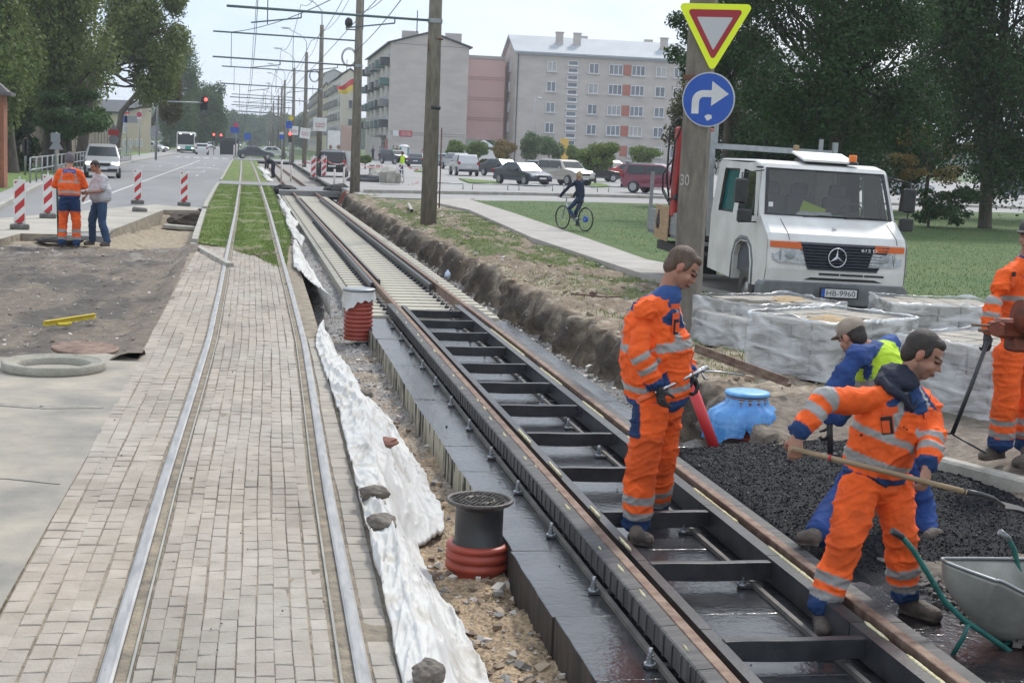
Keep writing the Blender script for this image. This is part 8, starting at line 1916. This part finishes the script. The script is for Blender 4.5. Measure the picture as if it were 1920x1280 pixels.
for lab, a, c, sag in (('wire slanting from the second pole head up to the right', P(680, 22, 66), P(722, -6, 50), .1), ('guy wire from the first boom down to the left trees', P(427, 61, 60), P(628, -4, 44), .2), ('thin wire from the second boom up to the first pole', P(668, 95, 66), P(752, 0, 40.7), .1)):
    b = MB(); b.tube([a.lerp(c, k/8)-Vector((0, 0, sag*4*(k/8)*(1-k/8))) for k in range(9)], .014, 5); tag(sbuild(b, 'guy_wire', m_wire, a), lab, 'wire')
q = P(1010, 290, 150); t = thing('street_lamp', 'thin grey lamp post in front of the long grey block', 'lamp', q); b = MB(); b.tube([q, P(1001, 200, 150), P(1004, 187, 150), P(1010, 184, 150)], .05, 6); wbuild(b, 'post', m_lamp, t); b = MB(); b.ell(P(1011, 184, 150), (.3, .12, .1)); wbuild(b, 'lamp_head', m_lamp, t)
# ================================================================ trees
def leafmat(name, a, c, d, ns=.35):
    M = bpy.data.materials.new(name); M.use_nodes = True; t = M.node_tree; b = t.nodes['Principled BSDF']; L = t.links.new
    g = t.nodes.new('ShaderNodeTexCoord'); n = t.nodes.new('ShaderNodeTexNoise'); n.inputs['Scale'].default_value = ns; n.inputs['Detail'].default_value = 5; L(g.outputs['Object'], n.inputs['Vector'])
    r = t.nodes.new('ShaderNodeValToRGB'); r.color_ramp.elements[0].position = .33; r.color_ramp.elements[1].position = .68; r.color_ramp.elements[0].color = (*a, 1); r.color_ramp.elements[1].color = (*c, 1); L(n.outputs[0], r.inputs[0])
    n2 = t.nodes.new('ShaderNodeTexNoise'); n2.inputs['Scale'].default_value = 5; n2.inputs['Detail'].default_value = 2; L(g.outputs['Object'], n2.inputs['Vector']); r2 = t.nodes.new('ShaderNodeValToRGB'); r2.color_ramp.elements[0].position = .52; r2.color_ramp.elements[1].position = .72; r2.color_ramp.elements[0].color = (0, 0, 0, 1); L(n2.outputs[0], r2.inputs[0])
    m_ = t.nodes.new('ShaderNodeMixRGB'); L(r2.outputs[0], m_.inputs[0]); L(r.outputs[0], m_.inputs[1]); m_.inputs[2].default_value = (*d, 1); L(m_.outputs[0], b.inputs['Base Color']); b.inputs['Roughness'].default_value = .65; b.inputs['Specular IOR Level'].default_value = .25
    tr = t.nodes.new('ShaderNodeBsdfTranslucent'); L(m_.outputs[0], tr.inputs[0]); ms = t.nodes.new('ShaderNodeMixShader'); ms.inputs[0].default_value = .28; o = t.nodes['Material Output']; L(b.outputs[0], ms.inputs[1]); L(tr.outputs[0], ms.inputs[2]); L(ms.outputs[0], o.inputs[0]); return M
m_bark = mat('bark', (.055, .045, .035), .95, c2=(.10, .085, .065), ns=5, stretch=(1, 1, .3), bump=1, bs=12)
def tree(lab, loc, rx, ry, rz_, zc, trunk_r, M, seed, leaf=.16, n=16000, ncl=26, group=None, name='tree', cr=.34, low=-.8, limbs=True, drop=1.0, off=0):
    r = random.Random(seed); t = thing(name, lab, 'tree' if name != 'bush' else 'bush', loc, 0, group); cl = []
    while len(cl) < ncl:
        v = Vector((r.uniform(-1, 1), r.uniform(-1, 1), r.uniform(low, 1)))
        if .3 < v.length and (abs(v.x)**3.2+abs(v.y)**3.2+abs(v.z)**3.2) < 1: cl.append((Vector((off+v.x*rx*(1-cr), v.y*ry*(1-cr), zc+v.z*rz_*(1-cr*.8))), r.uniform(.6, 1.15)))
    b = MB(); up = Vector((0, 0, 1))
    V = b.v; Fc = b.f
    tot = sum(c[1]**2 for c in cl)
    for c, s in cl:
        k = int(n*s*s/tot); R3 = (rx*cr*s, ry*cr*s, rz_*cr*s*.85)
        for _ in range(k):
            d = Vector((r.gauss(0, 1), r.gauss(0, 1), r.gauss(0, 1))).normalized(); q = r.random()**.45
            if r.random() < .18: q *= 1.18
            p = Vector((c.x+d.x*R3[0]*q, c.y+d.y*R3[1]*q, c.z+d.z*R3[2]*q))
            nn = (d+Vector((r.gauss(0, .8), r.gauss(0, .8), r.gauss(.3, .8)))).normalized(); a = nn.cross(up); 
            if a.length < .05: a = Vector((1, 0, 0))
            a.normalize(); e = nn.cross(a); th = r.uniform(0, 6.28); u_ = (a*cos(th)+e*sin(th)); w_ = nn.cross(u_); l = leaf*r.uniform(.55, 1.3); o = len(V)
            V.append(tuple(p-u_*l*.5)); V.append(tuple(p+w_*l*.32)); V.append(tuple(p+u_*l*.5)); V.append(tuple(p-w_*l*.32)); Fc.append((o, o+1, o+2, o+3))
    b.m = [0]*len(Fc); b.sm = [False]*len(Fc); b.build('crown', M, t)
    b = MB(); top = Vector((off*.8+r.uniform(-.1, .1)*rx, 0, zc+.25*rz_)); mid = Vector((off*.15+r.uniform(-.05, .05)*rx, 0, zc-.75*rz_*.9)) if limbs else Vector((0, 0, zc*.7))
    if mid.z < .5: mid.z = .5
    b.tube([(0, 0, -.3), (0, 0, .25), mid*.6, mid, mid.lerp(top, .5), top], [trunk_r*1.5, trunk_r*1.05, trunk_r*.92, trunk_r*.8, trunk_r*.5, trunk_r*.15], 12)
    for c, s in (cl if limbs else cl[:5]):
        a = mid.lerp(top, r.uniform(0, .8)); m1 = a.lerp(c, .5)+Vector((r.uniform(-.05, .05)*rx, r.uniform(-.05, .05)*ry, -.04*rz_)); b.tube([a, m1, c, c+(c-a)*.22], [trunk_r*.34, trunk_r*.2, trunk_r*.08, trunk_r*.03], 6)
        for _ in range(2 if limbs else 0): d = Vector((r.uniform(-1, 1)*rx*cr, r.uniform(-1, 1)*ry*cr, r.uniform(-.4, .8)*rz_*cr)); b.tube([m1, m1.lerp(c+d, .6), c+d], [trunk_r*.14, trunk_r*.06, trunk_r*.02], 5)
    b.build('trunk', m_bark, t); return t
lf_dark = leafmat('dark foliage', (.018, .050, .012), (.040, .092, .022), (.065, .115, .032)); lf_olive = leafmat('olive foliage', (.10, .145, .035), (.18, .225, .065), (.28, .31, .14), .3); lf_olive2 = leafmat('poplar foliage', (.085, .135, .030), (.15, .20, .055), (.25, .28, .11), .3)
lf_mid = leafmat('mid green foliage', (.045, .10, .026), (.08, .15, .042), (.10, .17, .055)); lf_brown = leafmat('browning foliage', (.06, .07, .026), (.11, .10, .04), (.17, .12, .05)); lf_bush = leafmat('bush foliage', (.08, .14, .025), (.16, .22, .045), (.22, .25, .08), 1.2); lf_yel = leafmat('yellowing foliage', (.14, .13, .03), (.28, .20, .045), (.32, .16, .05), 1.2); lf_blue = leafmat('grey green foliage', (.075, .13, .055), (.13, .19, .08), (.17, .22, .10), 1)
def TR(lab, px, Y, x0, x1, y0, y1, M, seed, z0=0, ry=None, **k):
    """crown box given by its extents in the photograph at distance Y"""
    q = P(px, 300, Y); a, c = P(x0, (y0+y1)/2, Y), P(x1, (y0+y1)/2, Y); top, bot = P((x0+x1)/2, y0, Y).z, P((x0+x1)/2, y1, Y).z
    cx = (a.x+c.x)/2; rx = (c.x-a.x)/2; zc = (top+bot)/2; rz_ = (top-bot)/2
    tx = q.x if px > 0 else cx
    return tree(lab, (tx, Y, z0), rx, ry or rx, rz_, zc, k.pop('tr', .22), M, seed, off=cx-tx, **k)
gL = 'trees along the left side of the street'
TR('tall olive tree filling the upper left corner over the brick pillar', 20, 76, -220, 110, -200, 300, lf_olive2, 1, n=34000, leaf=.24, ncl=44, tr=.4, group=gL, low=-1)
TR('broad olive tree over the board fence in the upper left', 90, 84, 10, 236, -180, 262, lf_olive, 2, n=42000, leaf=.22, ncl=50, tr=.4, group=gL, low=-1)
TR('olive tree reaching over the street with its branch tips against the sky', 150, 96, 165, 372, -90, 206, lf_olive, 3, n=34000, leaf=.22, ncl=44, tr=.35, group=gL, cr=.28, low=-1)
TR('low dark green tree hanging over the board fence', 130, 82, 50, 225, 150, 268, lf_mid, 4, n=12000, leaf=.2, ncl=24, tr=.2, group=gL, low=-1)
TR('dark shrub tree between the brick pillar and the board fence', 30, 80, -20, 90, 170, 335, lf_dark, 5, n=9000, leaf=.2, ncl=20, tr=.2, group=gL, low=-1)
TR('browning tree under the traffic light arm', 215, 128, 270, 350, 60, 244, lf_brown, 6, n=22000, leaf=.26, ncl=30, tr=.3, group=gL, low=-1)
TR('dark tree behind the bus', 318, 300, 280, 380, 140, 288, lf_dark, 7, n=10000, leaf=.45, ncl=24, tr=.4, group=gL, low=-1)
TR('tall green tree left of the far street, tallest against the sky', 262, 245, 285, 394, 70, 284, lf_mid, 8, n=20000, leaf=.34, ncl=30, tr=.4, group=gL, low=-1)
TR('green tree at the right end of the left tree row', 300, 275, 335, 432, 120, 282, lf_mid, 9, n=17000, leaf=.4, ncl=28, tr=.4, group=gL, low=-1)
TR('round tree with low crown behind the shelter', 375, 300, 372, 434, 160, 282, lf_mid, 10, n=8000, leaf=.5, ncl=20, tr=.4, group=gL, low=-1)
TR('olive tree behind the board fence, filling the gap over the railing', 120, 100, -60, 215, 30, 262, lf_olive2, 91, n=30000, leaf=.24, ncl=40, tr=.3, group=gL, low=-1)
rt = random.Random(4); gF = 'far trees closing the street'
for i, (x0, x1, y0, y1, Y) in enumerate(((418, 470, 203, 282, 520), (455, 515, 208, 282, 560), (495, 545, 210, 284, 600), (540, 600, 205, 286, 520), (380, 430, 205, 280, 480), (575, 615, 195, 290, 470))):
    TR(('far misty tree at the left of the street end', 'far misty tree straight over the street end', 'far misty tree behind the crowd of poles', 'far misty tree left of the far blocks', 'far tree behind the shelter', 'far tree between the poles and the far blocks')[i], 0, Y, x0, x1, y0, y1, lf_mid, 20+i, n=6000, leaf=.9, ncl=18, tr=.5, group=gF, low=-1, cr=.4)
# far wooded skyline: one mass
b = MB(); r = random.Random(9)
for k in range(26000):
    u = r.random(); a = lerp(-.62, .75, u); D_ = r.uniform(640, 700); hgt = 13+5*noise.noise(Vector((u*40, 0, 2)))+3*noise.noise(Vector((u*140, 1, 2))); z = hgt*r.random()**.6; x, y = D_*sin(a), D_*cos(a); l = 1.5; th = r.uniform(0, 3.14); o = len(b.v)
    c_ = cos(th)*l; s_ = sin(th)*l; b.v += [(x-c_, y, z-s_), (x+s_*.6, y, z-c_*.6), (x+c_, y, z+s_), (x-s_*.6, y, z+c_*.6)]; b.f.append((o, o+1, o+2, o+3))
b.m = [0]*len(b.f); b.sm = [False]*len(b.f); tag(b.build('far_wood', lf_mid), 'far wood along the horizon', 'wood', kind='stuff')
# right hand trees
gR = 'large trees on the lawn behind the truck'
TR('large dark tree right of the truck, its bare trunk standing on the lawn', 1857, 50, 1690, 2060, -280, 425, lf_dark, 31, n=66000, leaf=.14, ncl=60, tr=.24, group=gR, low=-1)
TR('large dark tree behind the truck cab with long bare limbs', 1560, 46, 1360, 1800, -200, 345, lf_dark, 32, n=56000, leaf=.13, ncl=60, tr=.26, group=gR, cr=.26, low=-1)
TR('sparse tree behind the sign pole, branch tips against the grey block', 1360, 50, 1238, 1480, -40, 225, lf_dark, 33, n=16000, leaf=.13, ncl=34, tr=.16, group=gR, cr=.22, low=-1)
TR('browning small tree left of the sign pole', 1290, 62, 1235, 1400, 120, 340, lf_brown, 34, n=12000, leaf=.14, ncl=24, tr=.14, group=gR, low=-1)
TR('dark understorey tree behind the truck roof', 1480, 60, 1310, 1690, 120, 380, lf_dark, 35, n=34000, leaf=.17, ncl=44, tr=.2, group=gR, low=-1)
TR('low tree with yellowing leaves between the mirror and the bare trunk', 1740, 58, 1660, 1830, 230, 352, lf_yel, 36, n=4200, leaf=.13, ncl=20, tr=.10, group=gR, low=-1, cr=.26)
TR('dark tree at the far right edge', 1960, 60, 1790, 2120, 20, 385, lf_dark, 37, n=26000, leaf=.17, ncl=34, tr=.2, group=gR, low=-1)
TR('dark tree low behind the truck mirror', 1700, 66, 1600, 1810, 60, 385, lf_dark, 38, n=24000, leaf=.17, ncl=34, tr=.2, group=gR, low=-1)
# bushes of the car park
gB = 'round bushes in the car park'
for i, (x0, x1, y0, y1, Y, M, lab) in enumerate(((833, 873, 263, 305, 150, lf_bush, 'round olive bush left of the white off-road car'), (876, 914, 268, 306, 155, lf_bush, 'round green bush behind the white off-road car'), (925, 967, 265, 303, 150, lf_yel, 'round yellowing bush in front of the block corner'), (975, 1022, 247, 306, 150, lf_blue, 'tall grey green bush left of its darker neighbour'), (1005, 1056, 256, 308, 148, lf_blue, 'darker grey green bush right of the tall one'),
        (1060, 1092, 274, 308, 155, lf_bush, 'small bush beside the yellow advert panel'), (1178, 1240, 270, 310, 140, lf_bush, 'low light green bush right of the round tree'), (674, 696, 294, 306, 130, lf_bush, 'low bush at the foot of the street lamp side of the gable block'), (898, 922, 300, 312, 140, lf_brown, 'tiny reddish bush behind the white off-road car'))):
    ex = (x1-x0)*.12; TR(lab, 0, Y, x0-ex, x1+ex, y0-ex, y1, M, 50+i, n=5200, leaf=.22, ncl=16, tr=.06, group=gB, low=-1, cr=.42, name='bush', limbs=False)
TR('round clipped tree on a thin trunk in the middle of the car park', 1118, 106, 1076, 1162, 256, 328, lf_bush, 70, n=9500, leaf=.16, ncl=26, tr=.09, low=-1, cr=.34, name='round_tree')
TR('hedge like bush on the left of the far street by the bus', 0, 232, 293, 326, 262, 283, lf_dark, 71, n=2500, leaf=.25, ncl=12, tr=.05, low=-1, cr=.42, name='bush', limbs=False)
TR('dark bushes seen through the passage under the pink link', 0, 232, 868, 945, 258, 300, lf_dark, 72, n=3500, leaf=.4, ncl=14, tr=.05, low=-1, cr=.42, name='bush', limbs=False)

# ================================================================ haze
b = MB(); b.box((0, 560, 18.5), (3400, 3200, 42))
hz_ = b.build('haze', None); hz_.data.materials.clear(); M = bpy.data.materials.new('haze'); M.use_nodes = True; t_ = M.node_tree; t_.nodes.remove(t_.nodes['Principled BSDF'])
v_ = t_.nodes.new('ShaderNodeVolumePrincipled'); v_.inputs['Color'].default_value = (.90, .94, 1, 1); v_.inputs['Density'].default_value = .00048; t_.links.new(v_.outputs[0], t_.nodes['Material Output'].inputs['Volume']); hz_.data.materials.append(M); hz_['kind'] = 'stuff'; hz_['label'] = 'thin pale haze in the air over the whole street'

TR('low branches hanging over the lawn right of the truck mirror', 1750, 49, 1700, 1840, 330, 432, lf_dark, 90, n=5000, leaf=.12, ncl=22, tr=.05, group=gR, low=-1, cr=.28, limbs=False)
